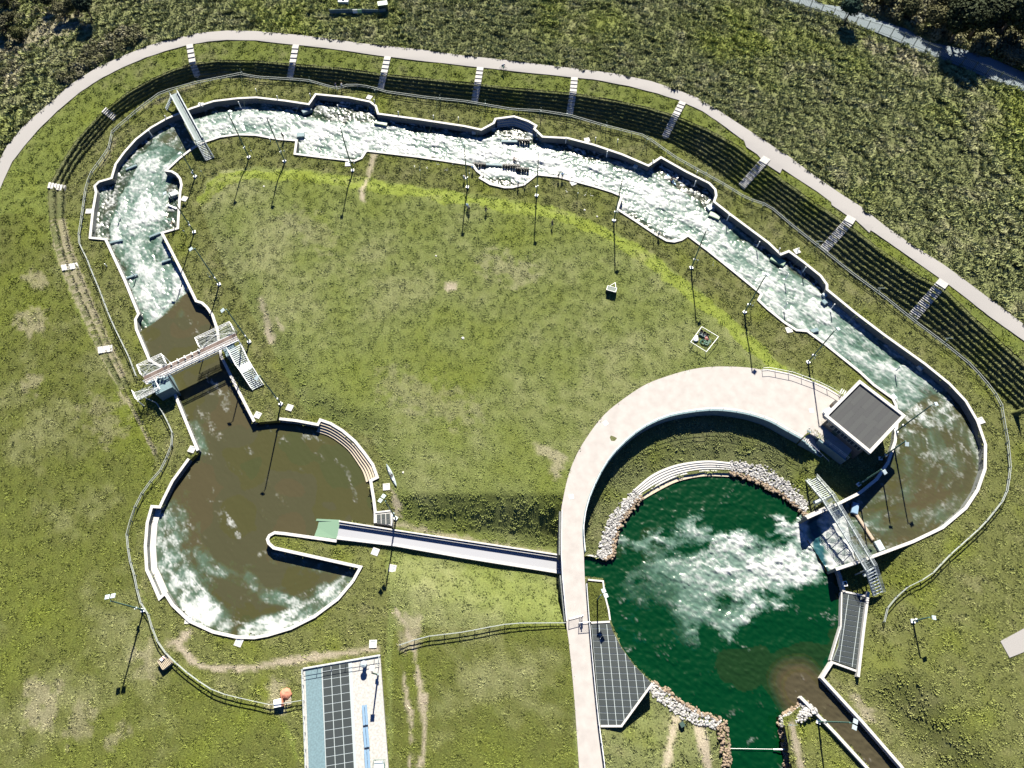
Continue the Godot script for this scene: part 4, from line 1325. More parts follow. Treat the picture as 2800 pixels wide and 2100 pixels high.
# ---- stairs on the terraces
func flight(t: Node3D, top: Vector3, bottom: Vector3, width: float, n: int, m: Material, deep := 0.9, called := "step"):
	var d := Vector3(bottom.x - top.x, 0, bottom.z - top.z)
	var len := d.length()
	d /= len
	var bs := Basis(Vector3(d.z, 0, -d.x), Vector3.UP, d)
	for k in n:
		var y := lerpf(top.y, bottom.y, (k + 0.0) / n)
		var c := top + d * (len * (k + 0.5) / n)
		var st := mb()
		box(st, Vector3(c.x, y - deep * 0.5, c.z), Vector3(width, deep, len / n - 0.012), bs)
		part(called, done(st), m, t)

func build_stairs():
	var rows := [
		[V3([-74.64,2.98,-140.31,-73.3,2.1,-135.28,-72.54,0,-133.16]), 1.45, "white stairs through the terraces nearest the solid grey footbridge"],
		[V3([-49.95,3.01,-140.17,-50.27,2.15,-135.07,-51.24,0,-132.51]), 1.45, "white stairs through the terraces above the white bay of the channel"],
		[V3([-28.43,3.08,-136.24,-29.05,2.29,-131.72,-30.06,0,-128.89]), 1.5, "white stairs through the terraces left of the cyclist, where the two walkers stand below"],
		[V3([-7.16,3.28,-132.61,-7.68,2.57,-128.4,-8.49,0,-125.17]), 1.5, "white stairs through the terraces directly beside the cyclist"],
		[V3([14,3.61,-129.06,13.6,2.95,-125.11,12.87,0,-121.37]), 1.5, "white stairs through the terraces above the lamp opposite the bay ledge"],
		[V3([37.44,3.77,-121.44,35.75,3.11,-118.21,33.59,0,-114.69]), 1.5, "white slanting stairs through the terraces just before the first path landing"],
		[V3([53.45,3.82,-105.51,52.32,3.52,-104.17,48.6,0,-100.99]), 1.7, "plain white stairs below the first widened path landing"],
		[V3([67.95,4.08,-89.91,66.92,3.81,-88.56,62.97,0,-84.8]), 1.85, "plain white stairs below the second widened path landing"],
		[V3([82.17,4.45,-74.47,81.37,4.35,-73.63,77.15,0,-69.16]), 1.95, "plain white stairs nearest the right end of the terraces"]]
	for r in rows:
		var p: PackedVector3Array = r[0]
		var t := thing("terrace_stairs", r[2], "stairs", Vector3.ZERO, 0.0, "stairs through the terraces")
		var long := p[0].distance_to(p[1])
		flight(t, p[0] + Vector3(0, 0.2, 0), p[1] + Vector3(0, 0.3, 0), r[1], 4 if long > 2.0 else 1, M.concrete, 0.9, "landing")
		flight(t, p[1] + Vector3(0, 0.3, 0), p[2] + Vector3(0, 0.4, 0), r[1], 13 if long > 2.0 else 19, M.cap)
	for r in [[V3([-90.45,1.68,-121.16,-88.67,0,-120.38]), 1.5, "pale slab steps at the bend of the terraces above the stony strip", 7], [V3([-97.18,1.29,-100.24,-94.36,0,-100.46]), 1.5, "white slab steps at the upper end of the worn lines on the left lawn", 6], [V3([-89.12,0.84,-79.81,-86.66,0,-81.02]), 1.45, "white slab steps in the middle of the worn lines on the left lawn", 6], [V3([-77.52,0.6,-61.56,-75.3,0,-62.37]), 1.45, "white slab steps at the lower end of the worn lines near the gantry", 6]]:
		var p: PackedVector3Array = r[0]
		var t := thing("slab_steps", r[2], "steps", Vector3.ZERO, 0.0, "slab steps on the left bank")
		flight(t, p[0] + Vector3(0, 0.3, 0), p[1] + Vector3(0, 0.25, 0), r[1], r[3], M.cap, 0.7, "slab")

# ---- bridges
func build_bridges():
	# solid grey footbridge over the channel
	var t := thing("footbridge", "solid grey footbridge crossing the channel at its upper left bend", "bridge")
	var p := V3([-76.23,2.3,-125.11,-74.88,2.3,-126.1,-66.62,2.3,-112.31,-68.07,2.3,-111.52])
	var q := V3([-66.14,0.1,-108.25,-64.48,0.1,-109.03])
	var st := mb()
	quad(st, p[0], p[1], p[2], p[3])
	var dn := Vector3(0, -0.25, 0)
	for k in 4:
		quad(st, p[k], p[(k + 1) % 4], p[(k + 1) % 4] + dn, p[k] + dn)
	quad(st, p[3] + dn, p[2] + dn, p[1] + dn, p[0] + dn)
	part("deck", done(st), M.framegrey2, t)
	for e in [[p[0], p[3], q[0]], [p[1], p[2], q[1]]]:
		st = mb()
		bar(st, e[0] + Vector3(0, 0.1, 0), e[1] + Vector3(0, 0.1, 0), 0.24, 0.75)
		part("side_girder", done(st), M.steel, t)
		st = mb()
		bar(st, e[1] + Vector3(0, 0.0, 0), e[2] + Vector3(0, 0.1, 0), 0.16, 0.4)
		part("stringer", done(st), M.steel, t)
		railing(t, PackedVector3Array([e[0] + Vector3(0, 0.45, 0), e[1] + Vector3(0, 0.45, 0)]), 2.0, 0.65, [0.64], M.greysteel)
		railing(t, PackedVector3Array([e[1] + Vector3(0, 0.4, 0), e[2] + Vector3(0, 0.4, 0)]), 1.2, 0.7, [0.68], M.greysteel)
	var top := (p[3] + p[2]) * 0.5
	var bot := (q[0] + q[1]) * 0.5
	for k in 13:
		st = mb()
		var c := top.lerp(bot, (k + 0.6) / 13.0)
		var d := (p[2] - p[3]).normalized()
		box(st, c, Vector3(1.55, 0.05, 0.24), Basis(d, Vector3.UP, d.cross(Vector3.UP)))
		part("step", done(st), M.steel, t)
	for e in [p[0].lerp(p[3], 0.06), p[1].lerp(p[2], 0.06), p[0].lerp(p[3], 0.94), p[1].lerp(p[2], 0.94)]:
		st = mb()
		tube(st, Vector3(e.x, -0.2, e.z), e, 0.12, 0.12, 8)
		part("pier", done(st), M.greysteel, t)
	# steps behind its far end
	var far := (p[0] + p[1]) * 0.5
	var side := (p[0] - p[1]).normalized()
	for k in 9:
		st = mb()
		var c := far + side * (1.0 + 0.26 * k) + (p[3] - p[0]).normalized() * 0.5 + Vector3(0, -0.24 * (k + 1), 0)
		box(st, c, Vector3(0.24, 0.05, 1.1), Basis(side, Vector3.UP, side.cross(Vector3.UP)))
		part("step", done(st), M.greysteel, t)
	# open truss footbridge over the outfall
	t = thing("footbridge", "open steel truss footbridge over the foaming outfall into the green lake", "bridge")
	var a := V3([51.79,-2.1,-37.21,52.79,0.9,-32.77,57.64,0.9,-21.1,59.42,-1.9,-17.42])
	var b := V3([53.58,-2.1,-38.06,54.6,0.9,-33.58,59.16,0.9,-21.84,61,-1.9,-18.01])
	for l in [a, b]:
		for i in 3:
			st = mb()
			bar(st, l[i], l[i + 1] + (l[i] - l[i + 1]).normalized() * 0.004, 0.14, 0.28)
			part("girder", done(st), M.steel, t)
		railing(t, l, 1.7, 1.1, [1.08, 0.75, 0.42], M.steel, 0.035)
	for i in 3:
		var n: int = [13, 8, 9][i]
		for k in n:
			st = mb()
			var u := (k + 0.5) / n
			var c0 := a[i].lerp(a[i + 1], u)
			var c1 := b[i].lerp(b[i + 1], u)
			if i == 1:
				bar(st, c0, c1, 0.07, 0.09)
				part("cross_beam", done(st), M.greysteel, t)
			else:
				bar(st, c0 + Vector3(0, 0.1, 0), c1 + Vector3(0, 0.1, 0), 0.25 if i == 2 else 0.14, 0.04)
				part("step", done(st), M.steel if i == 0 else M.framegrey, t)
	for k in 5:
		st = mb()
		tube(st, a[1].lerp(a[2], k / 5.0), b[1].lerp(b[2], (k + 1) / 5.0), 0.025, 0.025, 5)
		tube(st, b[1].lerp(b[2], k / 5.0), a[1].lerp(a[2], (k + 1) / 5.0), 0.025, 0.025, 5)
		part("brace", done(st), M.greysteel, t)
	st = mb()
	for k in 13:
		var u := (k + 0.5) / 13.0
		bar(st, a[1].lerp(b[1], u) + Vector3(0, 0.08, 0), a[2].lerp(b[2], u) + Vector3(0, 0.08, 0), 0.018, 0.03)
	part("deck_grille", done(st), M.greysteel, t).set_meta("kind", "stuff")
	for e in [a[1], b[1], a[2], b[2]]:
		st = mb()
		tube(st, Vector3(e.x, -4.6, e.z), e, 0.13, 0.13, 8)
		part("pier", done(st), M.framegrey, t)
	for w in [V3([52.19,-1.5,-33.03,54.37,-1.5,-33.94]), V3([57.72,-0.4,-20.51,59.3,-0.4,-21.11])]:
		st = mb()
		bar(st, w[0], w[1], 0.5, 0.3)
		part("pier_cap", done(st), M.framegrey, t)

func build_gantry():
	var t := thing("start_gantry", "white steel start gantry with railed platforms crossing the brown channel", "bridge")
	# deck of brown boards
	var a := V3([-66.24,3,-54.41,-51.04,3,-63.44])
	var d := (a[1] - a[0]).normalized()
	var n := Vector3(-d.z, 0, d.x)
	var len := a[0].distance_to(a[1])
	var bs := Basis(d, Vector3.UP, n)
	var boards := 14
	for k in boards:
		var st := mb()
		box(st, a[0] + d * (len * (k + 0.5) / boards) - n * 0.0, Vector3(len / boards - 0.03, 0.07, 1.55), bs)
		part("deck_board", done(st), [M.deck, M.deck2][int(k * 7.3) % 2], t)
	for s in [-0.85, 0.85]:
		var st := mb()
		bar(st, a[0] + n * s - Vector3(0, 0.2, 0), a[1] + n * s - Vector3(0, 0.2, 0), 0.16, 0.36)
		part("girder", done(st), M.white, t)
	# lower pipes and a walkway of rails on the pool side
	for k in 4:
		var st := mb()
		var o := n * (1.05 + 0.16 * k) + Vector3(0, 0.75 - 0.3 * k, 0)
		tube(st, a[0].lerp(a[1], 0.17) + o, a[0].lerp(a[1], 0.86) + o, 0.035, 0.035)
		part("rail", done(st), M.white, t)
	railing(t, PackedVector3Array([a[0] + n * 0.82, a[1] + n * 0.82]), 1.5, 1.1, [1.08, 0.6, 0.3], M.white, 0.04)
	# railed platforms: on the channel side
	for c in [[0.0, 0.26, -0.85, -2.9, 3.0], [0.62, 1.0, -0.85, -2.9, 3.0], [-0.14, 0.1, 1.1, 3.0, 2.4]]:
		var p0: Vector3 = a[0].lerp(a[1], c[0]) + n * c[2]
		var p1: Vector3 = a[0].lerp(a[1], c[1]) + n * c[2]
		var p2: Vector3 = a[0].lerp(a[1], c[1]) + n * c[3]
		var p3: Vector3 = a[0].lerp(a[1], c[0]) + n * c[3]
		var ring := PackedVector3Array([p0, p3, p2, p1])
		for i in ring.size():
			ring[i].y = c[4] + 0.02
		var st := mb()
		var nb := 9
		for k in nb:
			var f := (k + 0.5) / nb
			bar(st, ring[0].lerp(ring[1], f), ring[3].lerp(ring[2], f), 0.05, 0.06)
		part("platform_bars", done(st), M.steel, t)
		railing(t, ring, 1.4, 1.1, [1.08, 0.72, 0.36], M.white, 0.045)
		for p in [ring[1], ring[2]]:
			st = mb()
			tube(st, Vector3(p.x, -2.5, p.z), p, 0.09, 0.09)
			part("column", done(st), M.white, t)
		st = mb()
		tube(st, ring[1] + Vector3(0, 1.1, 0), ring[3] + Vector3(0, 0.1, 0), 0.03, 0.03)
		tube(st, ring[2] + Vector3(0, 1.1, 0), ring[0] + Vector3(0, 0.1, 0), 0.03, 0.03)
		part("brace", done(st), M.white, t)
	# upright plates along the deck
	for k in 5:
		var st := mb()
		var c := a[0].lerp(a[1], 0.3 + 0.075 * k) - n * 0.45
		box(st, c + Vector3(0, 0.35, 0), Vector3(0.1, 0.6, 0.55), bs)
		part("guide_plate", done(st), M.white, t)
	# two concrete piers
	for c in [[0.13, 1.6, 3.0, 4.2], [0.87, 1.5, 2.0, 2.8]]:
		var st := mb()
		box(st, a[0].lerp(a[1], c[0]) + n * c[1] + Vector3(0, -2.3, 0), Vector3(c[2], 4.0, c[3]), bs)
		part("pier", done(st), M.bluegrey, t)
	# winding gear over the left pier
	for k in 6:
		var st := mb()
		var c := a[0].lerp(a[1], 0.04 + 0.03 * k) + n * (1.0 + 0.25 * (k % 3)) + Vector3(0, 0.1 + 0.2 * (k % 2), 0)
		box(st, c, Vector3(0.4, 0.5, 0.3), bs.rotated(Vector3.UP, k * 0.5))
		part("winding_gear", done(st), M.plastic, t)
	# staircase down to the lawn
	var s0 := V3([-52.18,3,-60.53,-50.1,3,-61.88])
	var s1 := V3([-50.53,1.75,-57.63,-48.51,1.75,-58.87])
	var s2 := V3([-49.58,1.75,-56.5,-47.63,1.75,-57.63])
	var s3 := V3([-47.55,0.15,-53.69,-45.68,0.15,-54.81])
	for f in [[s0, s1, 10], [s2, s3, 11]]:
		for k in f[2]:
			var st := mb()
			var u: float = (k + 0.5) / f[2]
			bar(st, f[0][0].lerp(f[1][0], u), f[0][1].lerp(f[1][1], u), 0.2, 0.05)
			part("step", done(st), M.steel, t)
	var st := mb()
	quad(st, s1[0], s1[1], s2[1], s2[0])
	for k in 4:
		var l := [s1[0], s1[1], s2[1], s2[0]]
		quad(st, l[k], l[(k + 1) % 4], l[(k + 1) % 4] - Vector3(0, 0.15, 0), l[k] - Vector3(0, 0.15, 0))
	part("landing", done(st), M.white, t)
	for e in 2:
		var l := PackedVector3Array([s0[e], s1[e], s2[e], s3[e]])
		for i in 3:
			st = mb()
			bar(st, l[i], l[i + 1] + (l[i] - l[i + 1]).normalized() * 0.003, 0.1, 0.3)
			part("stringer", done(st), M.white, t)
		railing(t, l, 1.3, 1.1, [1.08, 0.72, 0.38], M.white, 0.035)
	for e in [s1[0], s2[1], s1[1], s2[0], s0[0], s0[1]]:
		st = mb()
		tube(st, Vector3(e.x, -0.2, e.z), e, 0.07, 0.07)
		part("column", done(st), M.white, t)

# ---- lamps
func lamp(base: PackedVector2Array, tall: float, label: String, face := Vector2.ZERO, heads := 1, lean := 0.0):
	var at := on(base[0])
	if face == Vector2.ZERO:
		var q := near(STREAM, at.x, at.z)
		var best := Vector2(0, -1)
		var bd := 1e9
		for s in STREAM:
			var d := Vector2(s.x - at.x, s.z - at.z)
			if d.length() < bd:
				bd = d.length()
				best = d.normalized()
		face = best
	var t := thing("lamp_post", label, "lamp", at, atan2(face.x, face.y), "flood lamps of the course")
	var st := mb()
	tube(st, Vector3(0, -0.2, 0), Vector3(0, tall, 0), 0.15, 0.1, 8)
	part("pole", done(st), M.green, t)
	st = mb()
	box(st, Vector3(0, 0.12, 0), Vector3(0.62, 0.3, 0.62))
	part("base_block", done(st), M.white, t)
	st = mb()
	box(st, Vector3(0.16, tall * 0.22, 0), Vector3(0.3, 0.42, 0.26))
	part("junction_box", done(st), M.white, t)
	st = mb()
	box(st, Vector3(-0.14, tall * 0.26, 0), Vector3(0.24, 0.3, 0.24))
	part("junction_box", done(st), M.plastic, t)
	st = mb()
	tube(st, Vector3(0, tall - 0.1, 0), Vector3(0, tall + 0.12, 0.32), 0.06, 0.06)
	part("arm", done(st), M.darkgreen, t)
	for k in heads:
		var x := (k - (heads - 1) * 0.5) * 0.82
		st = mb()
		var b := Basis(Vector3.RIGHT, 0.35)
		box(st, Vector3(x, tall + 0.2, 0.62), Vector3(0.62, 0.14, 0.7), b)
		var h := part("floodlight", done(st), M.plastic, t)
		st = mb()
		box(st, Vector3(x, tall + 0.125, 0.60), Vector3(0.52, 0.02, 0.6), b)
		part("lens", done(st), M.glass, h)

func build_lamps():
	var l := [
		[V([-57.03,-109.25]), 12.2, "tall flood lamp beside the solid grey footbridge on the inner lawn"],
		[V([-49.14,-108.08]), 12.1, "tall flood lamp second along the bank from the grey footbridge"],
		[V([-34.18,-105.51]), 12.2, "tall flood lamp beside the head of the worn brown footpath"],
		[V([-9.42,-100.98]), 12.0, "tall flood lamp at the upstream end of the small round bay"],
		[V([5.17,-98.75]), 12.0, "tall flood lamp at the downstream end of the small round bay"],
		[V([21.05,-92.24]), 12.2, "tall flood lamp at the upper corner of the large brown eddy bay"],
		[V([35.78,-80.58]), 12.0, "tall flood lamp just past the large brown eddy bay"],
		[V([44.98,-70.3]), 12.2, "tall flood lamp whose shadow reaches the plaza edge"],
		[V([55.34,-59.47]), 12.1, "tall flood lamp between the plaza railing and the channel"],
		[V([68.6,-45.64]), 12.0, "flood lamp rising from behind the pavilion over the pond"],
		[V([65.28,-40.9]), 9.0, "flood lamp in the shade behind the pavilion, upper of the two there"],
		[V([60.44,-36.15]), 8.5, "flood lamp in the shade above the outfall, lower of the two there"],
		[V([-67.65,-103.86]), 6.5, "shorter flood lamp just below the foot of the grey footbridge stairs"],
		[V([-65.09,-89.31]), 12.0, "flood lamp beside the step in the inner wall above the first drop"],
		[V([-57.75,-76.65]), 12.0, "flood lamp on the lawn beside the straight first drop of the channel"],
		[V([-49.79,-63.79]), 12.0, "flood lamp beside the top of the gantry staircase"],
		[V([-42.04,-50.98]), 12.0, "flood lamp between the gantry staircase and the start pool rim"]]
	for k in l.size():
		lamp(l[k][0], l[k][1], l[k][2])
	lamp(V([-19.84,-30.14]), 11.0, "twin-headed flood lamp by the small grating deck and the ramp", Vector2(-0.6, -0.4), 2)
	lamp(V([-59.12,-14.99]), 10.2, "lone flood lamp on the fence line of the left lawn", Vector2(-0.2, -1), 2)
	lamp(V([64.18,-13.36]), 5.0, "short street lamp alone on the rough grass by the fence end", Vector2(1, 0.1))
	lamp(V([47.31,1.19]), 11.4, "flood lamp leaning over the dark outlet channel", Vector2(1, 0.4), 2)
	var t := Vector2(V([13.37,-16.14])[0])
	lamp(V([-20.62,-5.36]), 5.8, "lamp standing on the white pump station deck", Vector2(0, -1), 1)
	lamp(V([13.75,-16.58]), 8.0, "twin-headed lamp in the planted bed beside the walkway", Vector2(1, -0.4), 2)

# ---- fences
func fence(p: PackedVector2Array, label: String, m: Material, tall := 1.15):
	var t := thing("rail_fence", label, "fence")
	var c := Curve2D.new()
	for q in p:
		c.add_point(q)
	var len := c.get_baked_length()
	var n := roundi(len / 2.35)
	var post := mb()
	box(post, Vector3(0, tall * 0.5 - 0.15, 0), Vector3(0.11, tall + 0.3, 0.11))
	var pm := done(post)
	var before := Vector3.ZERO
	for k in n + 1:
		var g := on(c.sample_baked(len * k / n))
		part("post", pm, m, t, g)
		if k > 0:
			for y in [tall - 0.1, tall * 0.5]:
				var st := mb()
				bar(st, before + Vector3(0, y, 0), g + Vector3(0, y, 0), 0.07, 0.13)
				part("rail", done(st), m, t)
		before = g

func build_fences():
	fence(V([-62.68,-133.54,-67.26,-132.21,-72.31,-130.74,-79.64,-127.7,-83.73,-122.46,-85.63,-119.4,-87.9,-116,-87.5,-110.94,-88.89,-106.39,-89.74,-103.85,-89.65,-99.61,-88.96,-94.98,-88.17,-89.31,-87.94,-87.35,-87.22,-85.64,-85.01,-82.48,-83.33,-79.5,-80.7,-75.17,-77.55,-69.6,-75.66,-66.54,-73.63,-63.53,-71.36,-60.09,-69.2,-56.25]), "post and rail fence between the upper channel and the stair slabs, ending at the gantry", M.fencewood)
	fence(V([-66.53,-51.86,-64.4,-50.94,-62.15,-48.22,-60.02,-44.67,-59.93,-42.23,-60.76,-38.39,-62.97,-34.89,-64.05,-30.85,-64.17,-26.91,-62.9,-23.08,-61.63,-20.84,-60.03,-17.03,-58.96,-15.23,-57.5,-13.96,-56.72,-12.06,-55.63,-10.34,-54.21,-8.76,-50.97,-6.28,-48.53,-4.76,-45.62,-3.19,-42.78,-2.34,-40.1,-1.89,-37.33,-1.25,-36.04,-1.12,-31.91,-1.76]), "pale post and rail fence curving round the start pool to the pump station", M.fencewood)
	fence(V([-62.68,-133.54,-58.99,-132.51,-46.92,-131.48,-39.94,-128.86,-36.9,-130.16,-32.05,-129.29,-28.56,-127.85,-18.67,-125.98,-10.77,-124.99,0,-122.46,6.43,-122.04,12.92,-120.65,20.51,-117.62,29.19,-114.65,35.03,-108.72,39.63,-105.12,45.31,-100.72,49.05,-97.4,53.33,-95.59,57.3,-90.48,62.01,-85.07,66.89,-79.17,72.47,-73.26,76.82,-68.06,81.2,-63.33,85.29,-58.45,87.1,-54.84,88.58,-51.13,88.07,-47.95,87.46,-43.09,86.42,-38.22,84.2,-33.43,79.05,-28.63,71.86,-23.46,68,-20.24,63.3,-18.11,62.22,-16.49,60.91,-15.38,60.16,-13.38]), "long two-rail fence along the foot of the terraces and round the pond", M.fencewood)
	fence(V([-17.49,-9.6,-13.6,-10.79,-7.47,-11.48,-3.85,-12.17,0,-12.8,8.42,-12.91]), "short two-rail fence from the wheel ruts to the walkway gate", M.fencewood)
	# palisade along the road
	var t := thing("palisade_fence", "grey palisade fence of thin pales along the pale road", "fence")
	var p := V([58.27,-157.78,61.36,-155.43,64.74,-153.86,69.03,-151.89,75.17,-148.35,80.02,-145.51,86.11,-142.35,93.25,-138.09,99.89,-133.44,106.44,-129,112.73,-123.75,116.61,-120.67])
	var c := Curve2D.new()
	for q in p:
		c.add_point(q)
	var len := c.get_baked_length()
	var n := roundi(len / 2.75)
	var pales := mb()
	var before := Vector3.ZERO
	for k in n + 1:
		var g := on(c.sample_baked(len * k / n))
		var st := mb()
		box(st, Vector3(0, 1.2, 0), Vector3(0.1, 2.6, 0.1))
		part("post", done(st), M.darkgreen, t, g)
		if k > 0:
			for y in [0.4, 2.1]:
				st = mb()
				bar(st, before + Vector3(0, y, 0), g + Vector3(0, y, 0), 0.05, 0.06)
				part("rail", done(st), M.darkgreen, t)
			for i in 8:
				var o := before.lerp(g, (i + 0.5) / 8.0)
				box(pales, o + Vector3(0, 1.2, 0), Vector3(0.06, 2.4, 0.03))
		before = g
	part("pale", done(pales), M.greysteel, t).set_meta("kind", "stuff")

# ---- slalom gear
const NTH := ["first", "second", "third", "fourth", "fifth", "sixth", "seventh", "eighth", "ninth", "tenth", "eleventh", "twelfth", "thirteenth", "fourteenth", "fifteenth", "sixteenth", "seventeenth", "eighteenth", "nineteenth", "twentieth"]

func build_gates():
	var up := V([-81.81,-94.14,-80.98,-80.95,-75.22,-79.09])
	var down := V([-79.88,-116.08,-77.23,-120.45,-70.24,-124.35,-61.54,-124.63,-58.3,-128.63,-53.16,-126.48,-45.82,-127.19,-31.09,-125.34,-25.42,-121.69,-17.51,-120.58,-11.93,-120.03,5.5,-116.08,11.84,-114.07,18.32,-114.07,23.14,-113.53,30.32,-107.65,39.54,-104.71,44.72,-92.95,50.03,-86.33])
	var low := V([-52.99,-113.8,-42.2,-114.07,-39.15,-123.65,20.62,-110.11,38.84,-101.94,53.89,-84.75,57.71,-84.75,58.3,-80.18,54.54,-78.55,53.25,-71.84,62.34,-71.63,71.91,-58.15])
	var st := mb()
	tube(st, Vector3(0, -1.75, 0), Vector3(0, 0, 0), 0.095, 0.095, 7)
	var pole := done(st)
	st = mb()
	tube(st, Vector3.ZERO, Vector3(0, 1.7, 0), 0.008, 0.008, 4)
	var cord := done(st)
	st = mb()
	tube(st, Vector3(0, -1.6, 0), Vector3(0, -1.35, 0), 0.089, 0.089, 7)
	tube(st, Vector3(0, -0.9, 0), Vector3(0, -0.65, 0), 0.089, 0.089, 7)
	var band := done(st)
	var sets := [[up, "above the straight first drop, %s down the row"], [down, "hanging by the terrace-side wall, %s downstream of the bend"], [low, "hanging over mid-channel foam, %s downstream of the grey footbridge"]]
	for s in sets:
		for k in s[0].size():
			var q: Vector2 = s[0][k]
			var t := thing("slalom_pole", "white slalom pole " + s[1] % NTH[k], "slalom pole", Vector3(q.x, 0.95, q.y), 0.0, "slalom poles hung over the water")
			part("pole", pole, M.white, t)
			part("band", band, M.plastic, t)
			part("cord", cord, M.darkgreen, t)

func wire_post(q: Vector2, tall: float, label: String, group: String, arm := false):
	var t := thing("wire_post", label, "post", on(q), 0.0, group)
	var st := mb()
	tube(st, Vector3(0, -0.1, 0), Vector3(0, tall, 0), 0.055, 0.045, 6)
	part("pole", done(st), M.green, t)
	st = mb()
	box(st, Vector3(0, tall * 0.6, 0), Vector3(0.2, 0.3, 0.16))
	part("winch", done(st), M.greysteel, t)
	if arm:
		st = mb()
		bar(st, Vector3(-0.7, tall - 0.15, 0), Vector3(0.7, tall - 0.15, 0), 0.05, 0.05)
		part("cross_arm", done(st), M.greysteel, t)

func build_posts():
	var a := V([-61.97,-133.14,-45.92,-130.49,-31,-127.45,-16.13,-124.88,-5.95,-123.33,6.43,-121.09,12.21,-120.26,20.71,-116.83,29.41,-112.94,41.1,-103.48,51.78,-94.87,61.32,-85.28,71.21,-74.29,81.44,-63.29])
	for k in a.size():
		wire_post(a[k], 2.6, "slim green wire post on the terrace fence line, %s from the grey footbridge" % NTH[k], "wire posts along the terrace fence", k > 10)
	var b := V([-56.07,-109.51,-48.93,-109.51,-33.63,-106.02,-19.5,-104.12,-8.99,-103.36,13.72,-98.02,21.68,-93.07,28.86,-88.38,36.78,-81.24,46.13,-70.82,55.95,-59.47,-59.16,-77.41,-66.42,-88.38,-65.77,-103.86])
	for k in b.size():
		wire_post(b[k], 2.8, ["slim green wire post close to the lamp at the grey footbridge", "slim green wire post close to the second lamp of the bank", "slim green wire post close to the lamp at the worn footpath", "lone slim green post on the bright bank before the round bay", "slim green wire post close to the lamp at the upstream bay end", "lone slim green post on the bright bank past the round bay", "slim green wire post close to the lamp at the eddy bay corner", "slim green wire post beside the person at the large eddy bay", "slim green wire post close to the lamp past the eddy bay", "slim green wire post close to the lamp shading the plaza edge", "slim green wire post close to the lamp by the plaza railing", "slim green wire post close to the lamp at the straight first drop", "slim green wire post below the step of the inner wall", "slim green wire post below the grey footbridge stairs"][k], "wire posts on the lawn bank")
	# wires across the water from post to post
	for w in [[1, 1], [2, 2], [3, 3], [4, 4], [6, 5], [8, 6], [9, 7], [10, 8], [11, 9], [12, 10], [0, 0]]:
		var st := mb()
		tube(st, on(a[w[0]], 2.5), on(b[w[1]], 2.7), 0.012, 0.012, 4)
		solo("gate_wire", done(st), M.darkgreen, "thin wire over the rapids, %s across the channel from the grey footbridge" % NTH[[0, 1, 2, 3, 4, 6, 7, 8, 9, 10, 11].find(w[0])], "wire", "wires across the channel")
	# short guide pegs in the lawn
	var p := V([-16.28,-107.31,-12.88,-107.18,-21.02,-106.41,-18.11,-106.02,-13.82,-105.64,15.62,-99.12,40.25,-81.58,11.35,-100.11,16.48,-98.75])
	for k in p.size():
		var t := thing("guide_peg", ["white bent peg in the lawn above the worn footpath, %s towards the round bay", "white bent peg in the lawn past the round bay, %s downstream"][0 if k < 5 else 1] % NTH[k if k < 5 else k - 5], "peg", on(p[k]), k * 0.8, "white pegs in the bank")
		var st := mb()
		tube(st, Vector3(0, -0.1, 0), Vector3(0, 0.7, 0), 0.03, 0.03)
		part("upright", done(st), M.white, t)
		st = mb()
		tube(st, Vector3(0, 0.06, 0), Vector3(0.6, 0.06, 0.1), 0.03, 0.03)
		part("foot", done(st), M.white, t)

